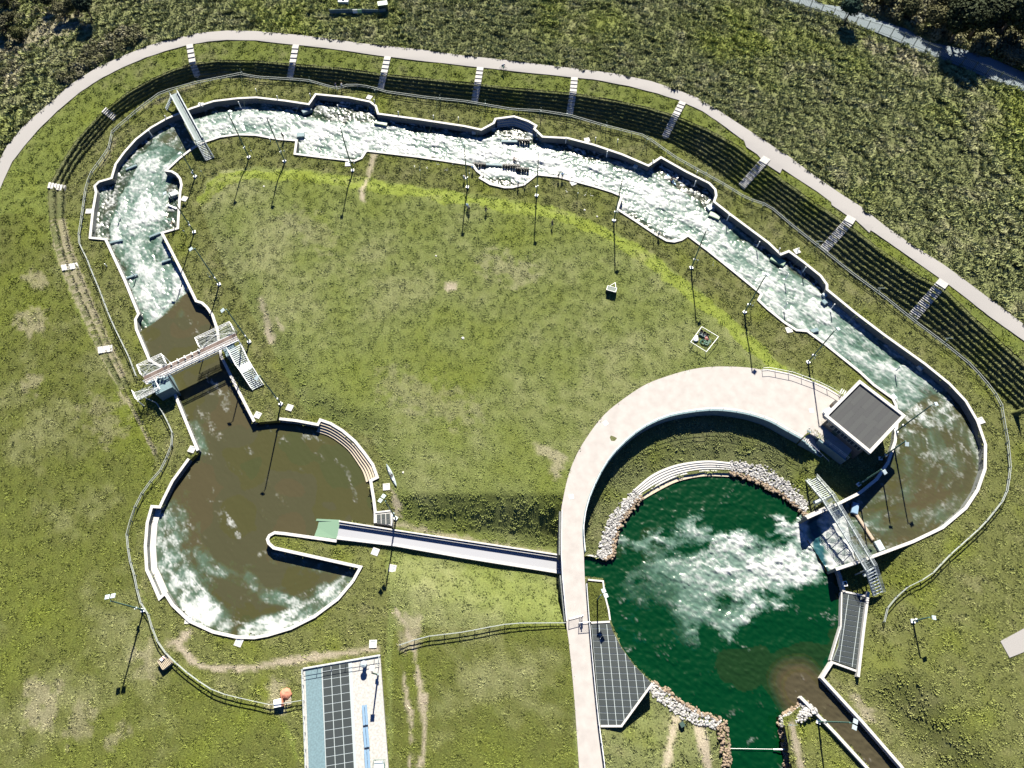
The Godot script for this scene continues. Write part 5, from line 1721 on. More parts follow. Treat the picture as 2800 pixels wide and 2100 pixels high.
func build_blocks():
	# [place, size, turn, material, label]
	var l := [
		[V([-46.51,-123.85]), Vector3(2.2, 1.3, 1.2), 0.55, M.bluegrey, "blue-grey flow block at the corner before the first square recess"],
		[V([-29.41,-120.07]), Vector3(2.9, 1.1, 1.0), -0.25, M.algae, "green-grey flow block just past the first square recess"],
		[V([-46.93,-116.36]), Vector3(1.7, 1.3, 1.2), 0.1, M.bluegrey, "blue-grey flow block at the inner corner of the white bay"],
		[V([-8.57,-117.45]), Vector3(0.8, 1.3, 0.8), 0.1, M.plastic, "small pale flow block below the wall before the seat steps"],
		[V([27.06,-108]), Vector3(0.9, 1.2, 1.8), -0.5, M.plastic, "pale flow block before the second square recess"],
		[V([12.28,-105.42]), Vector3(0.7, 0.9, 2.2), -0.15, M.plastic, "low pale flow block lying across the foam past the bay"],
		[V([-0.41,-114.74]), Vector3(3.9, 0.9, 0.6), -0.02, M.bluegrey, "long light blue barrier in the rapids in front of the seat steps"],
		[V([-1.63,-112.46]), Vector3(0.8, 0.8, 3.6), -0.12, M.algae, "submerged green barrier across the rapids beside the kayaker"],
		[V([-4.33,-108.13]), Vector3(4.2, 0.8, 0.6), -0.06, M.bluegrey, "long light blue barrier at the mouth of the small round bay"],
		[V([41.89,-96.56]), Vector3(1.7, 1.2, 1.2), 0.5, M.plastic, "pale square flow block below the second square recess"],
		[V([42.41,-94.38]), Vector3(2.3, 0.9, 1.2), -0.5, M.algae, "greenish flow block lying next to the pale square one"],
		[V([53.87,-83.1]), Vector3(3.0, 1.0, 1.4), -0.6, M.algae, "big green-topped flow block at the third recess"],
		[V([52.46,-77.12]), Vector3(3.6, 0.8, 1.3), 0.55, M.algae, "pale green sunken block across the narrow stretch"],
		[V([61.79,-74.86]), Vector3(0.9, 1.4, 0.9), 0.6, M.plastic, "upper of two small pale blocks past the third recess"],
		[V([61.4,-73.26]), Vector3(0.9, 1.1, 1.0), 0.6, M.bluegrey, "lower of two small blocks past the third recess"],
		[V([58.34,-66.91]), Vector3(1.6, 0.8, 0.8), 0.3, M.bluegrey, "bluish block by the lawn wall opposite the lamp near the plaza"],
		[V([76.91,-58.95]), Vector3(0.9, 1.4, 1.0), 0.55, M.plastic, "small pale block against the wall where the rapids meet the pond"],
		[V([-69.78,-82.98]), Vector3(2.2, 0.7, 0.45), 0.42, M.bluegrey, "light blue deflector on the inner wall of the first drop"],
		[V([-76.03,-79.2]), Vector3(2.2, 0.7, 0.45), 0.42, M.bluegrey, "light blue deflector on the outer wall of the first drop"],
		[V([-73.56,-89.29]), Vector3(2.3, 0.8, 0.5), 0.5, M.bluegrey, "slanting light blue deflector above the first drop on the lawn side"],
		[V([-81.19,-87.66]), Vector3(2.6, 0.8, 0.5), 0.3, M.bluegrey, "slanting light blue deflector above the first drop by the left lawn"],
		[V([-82.64,-107.35]), Vector3(2.4, 0.6, 0.5), 0.55, M.bluegrey, "thin blue deflector lying in foam on the upper left bend"],
		[V([-71.76,-99.75]), Vector3(2.0, 1.5, 1.2), 0.45, M.framegrey, "large grey block in the inner recess of the left bend"],
		[V([-71.53,-96.68]), Vector3(2.2, 0.5, 0.35), -0.45, M.white, "white slanting bar in the inner recess of the left bend"],
		[V([70.27,-52.76]), Vector3(0.9, 1.5, 1.0), 0.6, M.plastic, "pale block at the pond wall behind the pavilion"],
		[V([80.76,-46.79]), Vector3(3.0, 0.5, 0.8), 0.2, M.algae, "sunken greenish bar in the brown pond"],
		[V([59.01,-31.97]), Vector3(1.1, 1.0, 2.0), -0.35, M.bluebench, "blue sluice block at the upper side of the outfall"],
		[V([61.81,-25.55]), Vector3(1.1, 1.0, 1.7), 0.35, M.plastic, "pale sluice block at the lower side of the outfall"],
		[V([59.95,-28.92]), Vector3(0.5, 0.7, 5.2), 0.42, M.soil, "dark brown weir beam between the two sluice blocks"]]
	for e in l:
		var t := thing("flow_block", e[4], "block", Vector3(e[0][0].x, 0, e[0][0].y), e[2], "blocks in the stream")
		var s: Vector3 = e[1]
		var y := level_at(e[0][0].x, e[0][0].y) + 0.1
		if e[4].contains("sunken") or e[4].contains("submerged"):
			y -= 0.42
		var st := mb()
		box(st, Vector3(0, y - 0.35, 0), s + Vector3(0, 0.5, 0))
		part("block", done(st), e[3], t)
		st = mb()
		box(st, Vector3(0, y + s.y * 0.5 - 0.08, 0), Vector3(s.x - 0.16, 0.05, s.z - 0.16))
		part("cap", done(st), e[3], t)
	var k := 0
	for r in [[V([2.56,-114.74]), "row of black tyre fenders beside the long barrier by the seat steps"], [V([-7.04,-108]), "row of black tyre fenders at the upstream corner of the round bay"], [V([-0.7,-107.61]), "row of black tyre fenders in the middle mouth of the round bay"], [V([2.31,-106.7]), "row of black tyre fenders at the downstream mouth of the round bay"]]:
		var t := thing("fender_row", r[1], "fender", Vector3(r[0][0].x, -0.95, r[0][0].y), -0.08, "black fenders in the rapids")
		for i in (7 if k == 2 else 5):
			var st := mb()
			tube(st, Vector3(i * 0.56 - 1.1, -0.6, 0), Vector3(i * 0.56 - 1.1, 0.55, 0), 0.27, 0.27, 10)
			part("fender", done(st), M.black, t)
		k += 1

# ---- covers with white frames
func build_covers():
	for e in [[V([-70.33,-124.6]), "white-framed cover plate above the channel beside the grey footbridge"], [V([-32.43,-126.88]), "white-framed cover plate above the corner of the first square recess"], [V([-35.35,-107.31]), "white-framed cover plate beside the lamp at the worn footpath"], [V([16.48,-114.14]), "white-framed cover plate between terraces and channel past the seat steps"], [V([12.99,-102.1]), "white-framed cover plate on the bank near the two people by the wall"], [V([-68.76,-97.9]), "white-framed cover plate beside the inner recess of the left bend"], [V([-88.06,-94.63]), "white-framed cover plate between the fence and the outer wall"], [V([57.55,-84.6]), "white-framed cover plate above the third recess of the terrace-side wall"], [V([52.94,-66.4]), "white-framed cover plate on the lawn bank opposite the third recess"], [V([-56.55,-42.25]), "white-framed cover plate where channel and start pool meet, fence side"], [V([-45.92,-48.79]), "white-framed cover plate where channel and start pool meet, lawn side"], [V([-21.66,-35.4]), "white-framed cover plate below the beached kayak"], [V([-22.82,-24.44]), "white-framed cover plate in the shadow below the ramp"], [V([84.35,-47.71]), "white-framed cover plate outside the wall of the pond"], [V([-43.02,-10.09]), "white-framed cover plate below the start pool rim"], [V([-19.72,-21.66]), "pale double cover plate under the shadow of the twin lamp"], [V([-51.56,-13.5]), "dark small cover plate against the start pool rim"], [V([-21.86,-9.88]), "pair of grey cover plates above the pump station deck"], [V([-40.35,-50.25]), "two small bare cover plates beside the gantry lamp"]]:
		var t := thing("cover_plate", e[1], "cover", on(e[0][0]), 0.12 + fmod(e[0][0].x * 0.37, 0.5), "covers on the lawn")
		var st := mb()
		for s in [[-0.5, 0, 0.2, 1.2], [0.5, 0, 0.2, 1.2]]:
			box(st, Vector3(s[0], 0.05, s[1]), Vector3(s[2], 0.2, s[3]))
		for s in [-0.5, 0.5]:
			box(st, Vector3(0, 0.05, s), Vector3(0.79, 0.2, 0.2))
		part("frame", done(st), M.cap, t)
		st = mb()
		box(st, Vector3(0, 0.03, 0), Vector3(0.82, 0.16, 0.82))
		part("plate", done(st), M.framegrey, t)

# ---- people: one skin over a skeleton, meshed as surface nets
func skin(bones: Array, cell: float) -> Array:
	var lo := Vector3(9, 9, 9)
	var hi := -lo
	for b in bones:
		for q in [b[0], b[1]]:
			lo = lo.min(q - Vector3.ONE * 0.2)
			hi = hi.max(q + Vector3.ONE * 0.2)
	var n := Vector3i((hi - lo) / cell) + Vector3i(2, 2, 2)
	var f := PackedFloat32Array()
	f.resize(n.x * n.y * n.z)
	f.fill(1.0)
	var id := PackedByteArray()
	id.resize(f.size())
	for b in bones:
		var r := maxf(b[2], b[3]) + 0.12
		var a0 := Vector3i(((b[0] as Vector3).min(b[1]) - lo - Vector3.ONE * r) / cell).clamp(Vector3i.ZERO, n - Vector3i.ONE)
		var a1 := Vector3i(((b[0] as Vector3).max(b[1]) - lo + Vector3.ONE * r) / cell).clamp(Vector3i.ZERO, n - Vector3i.ONE)
		var p0: Vector3 = b[0]
		var d: Vector3 = b[1] - b[0]
		var dd := d.length_squared() + 1e-9
		for z in range(a0.z, a1.z + 1):
			for y in range(a0.y, a1.y + 1):
				for x in range(a0.x, a1.x + 1):
					var p := lo + Vector3(x, y, z) * cell - p0
					var t := clampf(p.dot(d) / dd, 0.0, 1.0)
					var v: float = (p - d * t).length() - lerpf(b[2], b[3], t)
					var k := (z * n.y + y) * n.x + x
					var o := f[k]
					if v < o:
						id[k] = b[4]
					var h := clampf(0.5 + 0.5 * (o - v) / 0.045, 0.0, 1.0)
					f[k] = lerpf(o, v, h) - 0.045 * h * (1.0 - h)
	var at := {}
	var vs := PackedVector3Array()
	var ids := PackedByteArray()
	var step := [0, 1, n.x, n.x + 1, n.x * n.y, n.x * n.y + 1, n.x * n.y + n.x, n.x * n.y + n.x + 1]
	var edges := [[0, 1], [2, 3], [4, 5], [6, 7], [0, 2], [1, 3], [4, 6], [5, 7], [0, 4], [1, 5], [2, 6], [3, 7]]
	for z in n.z - 1:
		for y in n.y - 1:
			for x in n.x - 1:
				var k := (z * n.y + y) * n.x + x
				var c := 0
				for m in 8:
					c += 1 if f[k + step[m]] < 0.0 else 0
				if c == 0 or c == 8:
					continue
				var sum := Vector3.ZERO
				var m := 0
				for e in edges:
					var a := f[k + step[e[0]]]
					var b := f[k + step[e[1]]]
					if (a < 0.0) != (b < 0.0):
						var p := Vector3(e[0] & 1, (e[0] >> 1) & 1, e[0] >> 2)
						var q := Vector3(e[1] & 1, (e[1] >> 1) & 1, e[1] >> 2)
						sum += p.lerp(q, a / (a - b))
						m += 1
				at[k] = vs.size()
				vs.append(lo + (Vector3(x, y, z) + sum / m) * cell)
				ids.append(id[k])
	var tri := PackedInt32Array()
	var axis := [[1, n.x, n.x * n.y], [n.x, n.x * n.y, 1], [n.x * n.y, 1, n.x]]
	for z in range(1, n.z - 1):
		for y in range(1, n.y - 1):
			for x in range(1, n.x - 1):
				var k := (z * n.y + y) * n.x + x
				for e in axis:
					var a := f[k]
					var b := f[k + e[0]]
					if (a < 0.0) != (b < 0.0):
						var q := [at[k], at[k - e[1]], at[k - e[1] - e[2]], at[k - e[2]]]
						if a < 0.0:
							tri.append_array([q[0], q[2], q[1], q[0], q[3], q[2]])
						else:
							tri.append_array([q[0], q[1], q[2], q[0], q[2], q[3]])
	var ns := PackedVector3Array()
	ns.resize(vs.size())
	for m in range(0, tri.size(), 3):
		var c := (vs[tri[m + 2]] - vs[tri[m]]).cross(vs[tri[m + 1]] - vs[tri[m]])
		for q in 3:
			ns[tri[m + q]] += c
	for m in ns.size():
		ns[m] = ns[m].normalized()
	return [vs, ns, tri, ids]

func dressed(s: Array, cols: Array) -> ArrayMesh:
	var cs := PackedColorArray()
	for k in s[3]:
		cs.append(cols[k])
	var arr := []
	arr.resize(Mesh.ARRAY_MAX)
	arr[Mesh.ARRAY_VERTEX] = s[0]
	arr[Mesh.ARRAY_NORMAL] = s[1]
	arr[Mesh.ARRAY_COLOR] = cs
	arr[Mesh.ARRAY_INDEX] = s[2]
	var me := ArrayMesh.new()
	me.add_surface_from_arrays(Mesh.PRIMITIVE_TRIANGLES, arr)
	return me

# parts of the body: 0 skin, 1 top, 2 trousers, 3 hair, 4 shoes. Facing +z.
func pose(kind: String) -> Array:
	var b := []
	var hip := Vector3(0, 0.93, 0)
	var lean := Vector3(0, 0, 0.02)
	if kind == "ride":
		hip = Vector3(0, 0.98, -0.25)
		lean = Vector3(0, -0.16, 0.42)
	elif kind == "paddle":
		hip = Vector3(0, 0.2, 0)
		lean = Vector3(0, -0.02, 0.1)
	var chest := hip + Vector3(0, 0.42, 0) + lean
	var neck := chest + Vector3(0, 0.15, 0.02) + lean * 0.15
	var head := neck + Vector3(0, 0.13, 0.04)
	b.append([hip + Vector3(-0.06, 0, 0), hip + Vector3(0.06, 0, 0), 0.125, 0.125, 2])
	b.append([hip + Vector3(0, 0.08, 0), chest, 0.125, 0.15, 1])
	b.append([chest + Vector3(-0.12, 0.04, 0), chest + Vector3(0.12, 0.04, 0), 0.095, 0.095, 1])
	b.append([chest, neck, 0.09, 0.055, 1])
	b.append([neck, head, 0.052, 0.06, 0])
	b.append([head, head + Vector3(0, 0.06, 0.005), 0.088, 0.095, 0])
	b.append([head + Vector3(0, 0.02, 0.085), head + Vector3(0, 0.0, 0.1), 0.018, 0.02, 0])
	b.append([head + Vector3(0, 0.075, -0.035), head + Vector3(0, 0.09, -0.02), 0.09, 0.088, 3])
	for s in [-1.0, 1.0]:
		var sh := chest + Vector3(0.19 * s, 0.06, 0)
		var el := sh + Vector3(0.06 * s, -0.28, -0.03)
		var ha := el + Vector3(-0.01 * s, -0.25, 0.06)
		var th := hip + Vector3(0.09 * s, -0.03, 0)
		var kn := Vector3(0.1 * s, 0.49, 0.03)
		var an := Vector3(0.1 * s, 0.09, -0.02)
		if kind == "walk":
			kn = Vector3(0.09 * s, 0.5, 0.17 * s + 0.05)
			an = Vector3(0.09 * s, 0.1 + (0.06 if s < 0 else 0.0), 0.26 * s - 0.02)
			el = sh + Vector3(0.05 * s, -0.27, -0.1 * s)
			ha = el + Vector3(-0.01 * s, -0.22, 0.12 - 0.1 * s)
		elif kind == "hold":
			el = sh + Vector3(0.08 * s, -0.25, 0.06)
			ha = el + Vector3(-0.1 * s, 0.0, 0.25)
		elif kind == "ride":
			el = sh + Vector3(0.07 * s, -0.22, 0.14)
			ha = Vector3(0.21 * s, 1.0, 0.46)
			kn = Vector3(0.11 * s, 0.72 if s > 0 else 0.58, 0.2)
			an = Vector3(0.11 * s, 0.38 if s > 0 else 0.17, 0.0)
		elif kind == "paddle":
			el = sh + Vector3(0.16 * s, -0.2, 0.1)
			ha = el + Vector3(0.06 * s, 0.08, 0.24)
			kn = Vector3(0.14 * s, 0.3, 0.5)
			an = Vector3(0.1 * s, 0.15, 0.9)
		b.append([sh, el, 0.06, 0.046, 1])
		b.append([el, ha, 0.044, 0.034, 0])
		b.append([ha, ha + Vector3(0, -0.1, 0.03), 0.036, 0.026, 0])
		b.append([ha + Vector3(-0.02 * s, -0.02, 0.03), ha + Vector3(-0.03 * s, -0.07, 0.06), 0.016, 0.014, 0])
		b.append([th, kn, 0.095, 0.062, 2])
		b.append([kn, an, 0.062, 0.044, 2])
		b.append([an + Vector3(0, -0.03, -0.02), an + Vector3(0, -0.05, 0.16), 0.05, 0.042, 4])
	return b

func build_people():
	var kinds := {}
	for k in ["stand", "walk", "hold"]:
		kinds[k] = skin(pose(k), 0.036)
	var sk := Color(0.42, 0.25, 0.18)
	var navy := Color(0.02, 0.035, 0.09)
	var wht := Color(0.62, 0.64, 0.66)
	var blk := Color(0.015, 0.015, 0.018)
	var grey := Color(0.16, 0.17, 0.18)
	var blue := Color(0.12, 0.25, 0.45)
	var jean := Color(0.05, 0.08, 0.15)
	var khaki := Color(0.25, 0.22, 0.15)
	var l := [
		[V([-40.19,-129.62]), "walk", 1.2, [sk, navy, wht, blk, blk], "person in a navy top and pale trousers walking below the terrace fence"],
		[V([-38.81,-129.62]), "walk", 1.2, [sk, wht, grey, Color(0.3, 0.2, 0.1), blk], "fair-haired person in a white top walking behind the one in navy"],
		[V([-50.1,-114.41]), "stand", 3.0, [sk, blk, blk, blk, blk], "person in black standing on the kerb beside the second lamp"],
		[V([-8.44,-105.39]), "stand", 3.1, [sk, blue, blk, blk, blk], "person in a blue top at the black fenders of the round bay"],
		[V([-10.16,-102.85]), "hold", 2.7, [sk, wht, jean, blk, blk], "person in white holding gear beside the upstream bay lamp"],
		[V([1.28,-101.23]), "hold", 2.4, [sk, Color(0.4, 0.5, 0.65), blk, blk, blk], "person in a pale blue top at the kerb of the round bay"],
		[V([2.75,-101.85]), "walk", 4.4, [sk, wht, wht, blk, blk], "person in white bending at the downstream kerb of the round bay"],
		[V([9.87,-103.23]), "stand", 3.3, [sk, grey, blk, blk, blk], "person in grey on the wall, the upstream one of a close pair"],
		[V([10.66,-103.23]), "stand", 3.0, [sk, blue, grey, blk, blk], "person in blue on the wall, the downstream one of a close pair"],
		[V([-9.19,-94.55]), "stand", 2.9, [sk, Color(0.45, 0.6, 0.75), navy, blk, blk], "person in a light blue top on the bright bank below the bay lamp"],
		[V([-8.84,-93.94]), "stand", 0.3, [sk, grey, blk, blk, blk], "person in dark grey close beside the one in light blue"],
		[V([-5.35,-93.59]), "stand", 3.2, [sk, blk, grey, blk, blk], "person in black standing alone on the bright bank"],
		[V([8.13,-90.06]), "walk", 2.0, [sk, blk, jean, blk, blk], "person in black walking alone on the inner lawn"],
		[V([29.79,-88.15]), "hold", 2.6, [sk, Color(0.3, 0.35, 0.4), blk, blk, blk], "person with raised arms at the edge of the large eddy bay"],
		[V([-69.14,-90.59]), "hold", 4.6, [sk, khaki, blk, blk, blk], "person crouching on the inner wall corner above the first drop"]]
	for e in l:
		var p := solo("person", dressed(kinds[e[1]], e[3]), M.tint, e[4], "person", "people round the course")
		p.position = on(e[0][0])
		if e[4].contains("kerb") or e[4].contains("wall"):
			p.position.y = maxf(p.position.y, 0.26)
		p.rotation.y = e[2]
	var p := solo("person", dressed(kinds["stand"], [sk, wht, grey, blk, blk]), M.tint, "person in white standing between the two walkway gates", "person", "people round the course")
	p.position = Vector3(V([11,-13.8])[0].x, 1.05, V([11,-13.8])[0].y)
	p.rotation.y = 0.4
	# the cyclist, and the bicycle
	var at := V([-1.99,-131.91])[0]
	var y := samp(F_OUT, at.x, at.y) + 0.14
	var turn := PI / 2 - 0.12
	p = solo("person", dressed(skin(pose("ride"), 0.036), [sk, navy, Color(0.02, 0.16, 0.13), wht, blk]), M.tint, "cyclist in a navy top and white helmet riding along the path", "person")
	p.position = Vector3(at.x, y, at.y)
	p.rotation.y = turn
	var t := thing("bicycle", "thin-framed bicycle ridden along the pale path", "bicycle", Vector3(at.x, y, at.y), turn)
	for z in [-0.52, 0.54]:
		var st := mb()
		var n := 20
		for k in n:
			var a := TAU * k / n
			var b := TAU * (k + 1) / n
			tube(st, Vector3(0, 0.34 + cos(a) * 0.33, z + sin(a) * 0.33), Vector3(0, 0.34 + cos(b) * 0.33, z + sin(b) * 0.33), 0.022, 0.022, 5)
		var w := part("wheel", done(st), M.black, t)
		st = mb()
		for k in 8:
			var a := TAU * k / 8
			tube(st, Vector3(0, 0.34, z), Vector3(0, 0.34 + cos(a) * 0.32, z + sin(a) * 0.32), 0.005, 0.005, 3)
		part("spokes", done(st), M.greysteel, w)
	var st := mb()
	for e in [[Vector3(0, 0.34, -0.52), Vector3(0, 0.3, -0.06)], [Vector3(0, 0.34, -0.52), Vector3(0, 0.82, -0.2)], [Vector3(0, 0.3, -0.06), Vector3(0, 0.92, -0.24)], [Vector3(0, 0.82, -0.2), Vector3(0, 0.86, 0.36)], [Vector3(0, 0.3, -0.06), Vector3(0, 0.72, 0.4)], [Vector3(0, 0.34, 0.54), Vector3(0, 0.98, 0.36)]]:
		tube(st, e[0], e[1], 0.022, 0.022, 6)
	part("frame", done(st), M.black, t)
	st = mb()
	tube(st, Vector3(-0.26, 0.98, 0.44), Vector3(0.26, 0.98, 0.44), 0.018, 0.018, 6)
	tube(st, Vector3(0, 0.98, 0.36), Vector3(0, 0.98, 0.44), 0.018, 0.018, 6)
	part("handlebar", done(st), M.black, t)
	st = mb()
	box(st, Vector3(0, 0.94, -0.26), Vector3(0.14, 0.06, 0.26))
	part("saddle", done(st), M.black, t)
	# kayaks on the water and on the lawn
	var ka := [[V([0.4,-109.65]), 0.75, M.white, Color(0.1, 0.02, 0.03), "white kayak in the foam off the round bay"], [V([34.36,-104.23]), 0.5, M.bluepaint, blk, "blue kayak in the second square recess"]]
	var sit := skin(pose("paddle"), 0.036)
	for e in ka:
		var q: Vector2 = e[0][0]
		var lvl := level_at(q.x, q.y) - 0.02
		kayak(Vector3(q.x, lvl, q.y), e[1], e[2], e[4])
		p = solo("person", dressed(sit, [sk, e[3], blk, e[3], blk]), M.tint, "paddler sitting in the " + ("white kayak off the round bay" if e[2] == M.white else "blue kayak in the square recess"), "person")
		p.position = Vector3(q.x, lvl + 0.1, q.y)
		p.rotation.y = e[1]
		t = thing("paddle", "double-bladed paddle held by the " + ("white kayak's paddler" if e[2] == M.white else "blue kayak's paddler"), "paddle", Vector3(q.x, lvl + 0.58, q.y), e[1])
		st = mb()
		tube(st, Vector3(-1.0, 0.12, 0.46), Vector3(1.0, -0.06, 0.46), 0.016, 0.016, 5)
		part("shaft", done(st), M.black, t)
		for s in [-1.0, 1.0]:
			st = mb()
			box(st, Vector3(s * 1.15, 0.03 - 0.1 * s, 0.46), Vector3(0.44, 0.02, 0.19), Basis(Vector3.BACK, -0.09))
			part("blade", done(st), M.white, t)
	kayak(on(V([-20.92,-37.45])[0], 0.12), 0.47, M.greysteel, "grey touring kayak lying on the lawn beside the start pool", 4.6)

func kayak(at: Vector3, turn: float, m: Material, label: String, len := 3.5):
	var t := thing("kayak", label, "kayak", at, turn)
	var st := mb()
	var n := 14
	var rings := []
	for i in n + 1:
		var u := -1.0 + 2.0 * i / n
		var w := 0.32 * pow(maxf(0.0, 1.0 - u * u), 0.75) + 0.012
		var up := 0.16 * pow(absf(u), 3.0)
		var r := []
		for k in 10:
			var a := TAU * k / 10
			r.append(Vector3(cos(a) * w, sin(a) * (0.17 if sin(a) > 0 else 0.14) * (0.35 + 0.65 * w / 0.33) + up, u * len * 0.5))
		rings.append(r)
	for i in n:
		for k in 10:
			var j := (k + 1) % 10
			quad(st, rings[i][k], rings[i + 1][k], rings[i + 1][j], rings[i][j])
	st.set_smooth_group(0)
	part("hull", done(st), m, t)
	st = mb()
	var c := 14
	for k in c:
		var a := TAU * k / c
		var b := TAU * (k + 1) / c
		tube(st, Vector3(cos(a) * 0.22, 0.165, sin(a) * 0.42), Vector3(cos(b) * 0.22, 0.165, sin(b) * 0.42), 0.035, 0.035, 5)
		for v in [Vector3(0, 0.172, 0), Vector3(cos(a) * 0.22, 0.172, sin(a) * 0.42), Vector3(cos(b) * 0.22, 0.172, sin(b) * 0.42)]:
			st.add_vertex(v)
	part("cockpit", done(st), M.black, t)
	if len > 4.0:
		st = mb()
		box(st, Vector3(0, 0.19, 0.95), Vector3(0.3, 0.07, 0.34))
		part("hatch", done(st), M.white, t)
		st = mb()
		box(st, Vector3(0, 0.19, -0.85), Vector3(0.26, 0.05, 0.3))
		part("hatch", done(st), M.white, t)
		st = mb()
		box(st, Vector3(0, 0.2, -0.18), Vector3(0.3, 0.12, 0.1))
		part("seat", done(st), M.plastic, t)

# ---- gear lying about
func build_gear():
	# white tube frame full of kit
	var q := V([35.77,-66.04,38.67,-63.89,36.05,-60.73,33.35,-62.77])
	var t := thing("kit_frame", "white tube frame standing on the lawn with kit inside it", "frame")
	var g := ht(q[0].x, q[0].y)
	for k in 4:
		var a := q[k]
		var b := q[(k + 1) % 4]
		var st := mb()
		tube(st, Vector3(a.x, g - 0.1, a.y), Vector3(a.x, g + 0.95, a.y), 0.05, 0.05)
		part("leg", done(st), M.white, t)
		st = mb()
		tube(st, Vector3(a.x, g + 0.93, a.y), Vector3(b.x, g + 0.93, b.y), 0.055, 0.055)
		part("rail", done(st), M.white, t)
	var mid := (q[0] + q[2]) * 0.5
	var e1 := (q[1] - q[0]).normalized()
	var e2 := (q[3] - q[0]).normalized()
	var spot := func(u: float, v: float) -> Vector3:
		var p := q[0] + e1 * u + e2 * v
		return Vector3(p.x, g, p.y)
	for k in 3:
		t = thing("crate", "black open crate in the white tube frame, " + ["first in its row", "middle of its row", "last in its row, by the red sack"][k], "crate", spot.call(0.45 + 0.62 * k, 0.5), -0.55, "black crates in the kit frame")
		crate(t, Vector3(0.55, 0.5, 0.5), M.black)
		t = thing("crate", "grey crate in front of the black row, " + ["first", "middle", "last"][k] + " of three", "crate", spot.call(0.5 + 0.62 * k, 1.05), -0.55, "grey crates in the kit frame")
		crate(t, Vector3(0.55, 0.4, 0.45), M.greysteel)
	sack(spot.call(1.9, 1.2), 0.45, M.red, "red sack between the crates and the green hose")
	sack(spot.call(0.3, 2.1), 0.4, M.white, "white sack on the side of the kit frame, upper of two")
	sack(spot.call(0.4, 2.55), 0.5, M.white, "white sack at the corner of the kit frame, lower of two")
	for k in 3:
		coil(spot.call([2.35, 1.75, 2.5][k], [1.5, 2.2, 2.1][k]), [0.55, 0.5, 0.42][k], ["larger green hose coil next to the red sack", "green hose coil in the open middle of the kit frame", "small green hose coil at the far corner of the kit frame"][k])
	# dark green trailer
	var c := V([19.29,-74.4])[0]
	t = thing("trailer", "dark green trailer with a white frame standing on the inner lawn", "trailer", on(c), -0.3)
	var st := mb()
	box(st, Vector3(0, 0.75, 0.1), Vector3(1.75, 0.7, 0.9))
	part("body", done(st), M.darkgreen, t)
	st = mb()
	for e in [[Vector3(-0.9, 1.12, -0.4), Vector3(0.9, 1.12, -0.4)], [Vector3(-0.9, 1.12, 0.58), Vector3(0.9, 1.12, 0.58)], [Vector3(-0.9, 1.12, -0.4), Vector3(-0.9, 1.12, 0.58)], [Vector3(0.9, 1.12, -0.4), Vector3(0.9, 1.12, 0.58)]]:
		tube(st, e[0], e[1], 0.05, 0.05)
	part("rim", done(st), M.white, t)
	st = mb()
	tube(st, Vector3(-0.8, 0.6, -0.4), Vector3(0.3, 0.6, -1.9), 0.05, 0.05)
	tube(st, Vector3(0.8, 0.6, -0.4), Vector3(0.3, 0.6, -1.9), 0.05, 0.05)
	part("drawbar", done(st), M.white, t)
	for s in [-0.95, 0.95]:
		st = mb()
		tube(st, Vector3(s - 0.08, 0.33, 0.1), Vector3(s + 0.08, 0.33, 0.1), 0.33, 0.33, 16)
		part("wheel", done(st), M.black, t)
	# pallets by the fence
	t = thing("pallet_box", "open wooden box of pallet slats leaning on the fence", "pallet", on(V([-53.81,-7.23])[0]), 0.72)
	for k in 6:
		st = mb()
		box(st, Vector3(-0.55 + 0.22 * k, 0.72, 0.1), Vector3(0.13, 0.04, 1.5))
		part("slat", done(st), M.wood, t)
	for s in [[Vector3(0, 0.4, 0.88), Vector3(1.5, 0.8, 0.06)], [Vector3(0, 0.4, -0.8), Vector3(1.5, 0.8, 0.06)], [Vector3(-0.75, 0.45, 0.04), Vector3(0.06, 0.9, 1.62)], [Vector3(0.75, 0.45, 0.04), Vector3(0.06, 0.9, 1.62)]]:
		st = mb()
		box(st, s[0], s[1])
		part("side_board", done(st), M.wood, t)
	t = thing("carton", "pale carton lying on top of the slatted wooden box", "box", on(V([-54.18,-7.64])[0]) + Vector3(0, 0.74, 0), 0.9)
	st = mb()
	box(st, Vector3(0, 0.12, 0), Vector3(0.6, 0.24, 0.45))
	part("body", done(st), M.white, t)
	st = mb()
	box(st, Vector3(0.16, 0.25, 0), Vector3(0.16, 0.012, 0.45))
	part("tape", done(st), M.red, t)
	# white crate and orange sacks by the pump station
	t = thing("crate", "white crate with an orange end standing on the fence by the pump station", "crate", on(V([-35.47,-1.38])[0]), 0.2)
	st = mb()
	box(st, Vector3(0, 0.45, 0), Vector3(1.1, 0.9, 1.1))
	part("body", done(st), M.white, t)
	st = mb()
	box(st, Vector3(0.66, 0.45, 0), Vector3(0.2, 0.88, 1.1))
	part("end_panel", done(st), M.orange, t)
	sack(on(V([-34.58,-2.67])[0]), 0.85, M.orange, "big orange sack behind the white crate")
	t = thing("pallet", "small wooden pallet between the orange sack and the white crate", "pallet", on(V([-34.1,-1.7])[0]), 0.15)
	for k in 5:
		st = mb()
		box(st, Vector3(0, 0.2, -0.45 + 0.22 * k), Vector3(0.9, 0.05, 0.13))
		part("slat", done(st), M.wood, t)
	for k in 3:
		st = mb()
		box(st, Vector3(-0.4 + 0.4 * k, 0.08, 0), Vector3(0.1, 0.16, 1.0))
		part("runner", done(st), M.greywood, t)
	# screen, board and bin at the top edge
	t = thing("screen_fence", "low grey mesh screen with a colourful board in the rough meadow", "fence")
	var p := V([-43.26,-150.69,-38.64,-150.83,-35.01,-150.83,-31.59,-150.68,-29.86,-151.17])
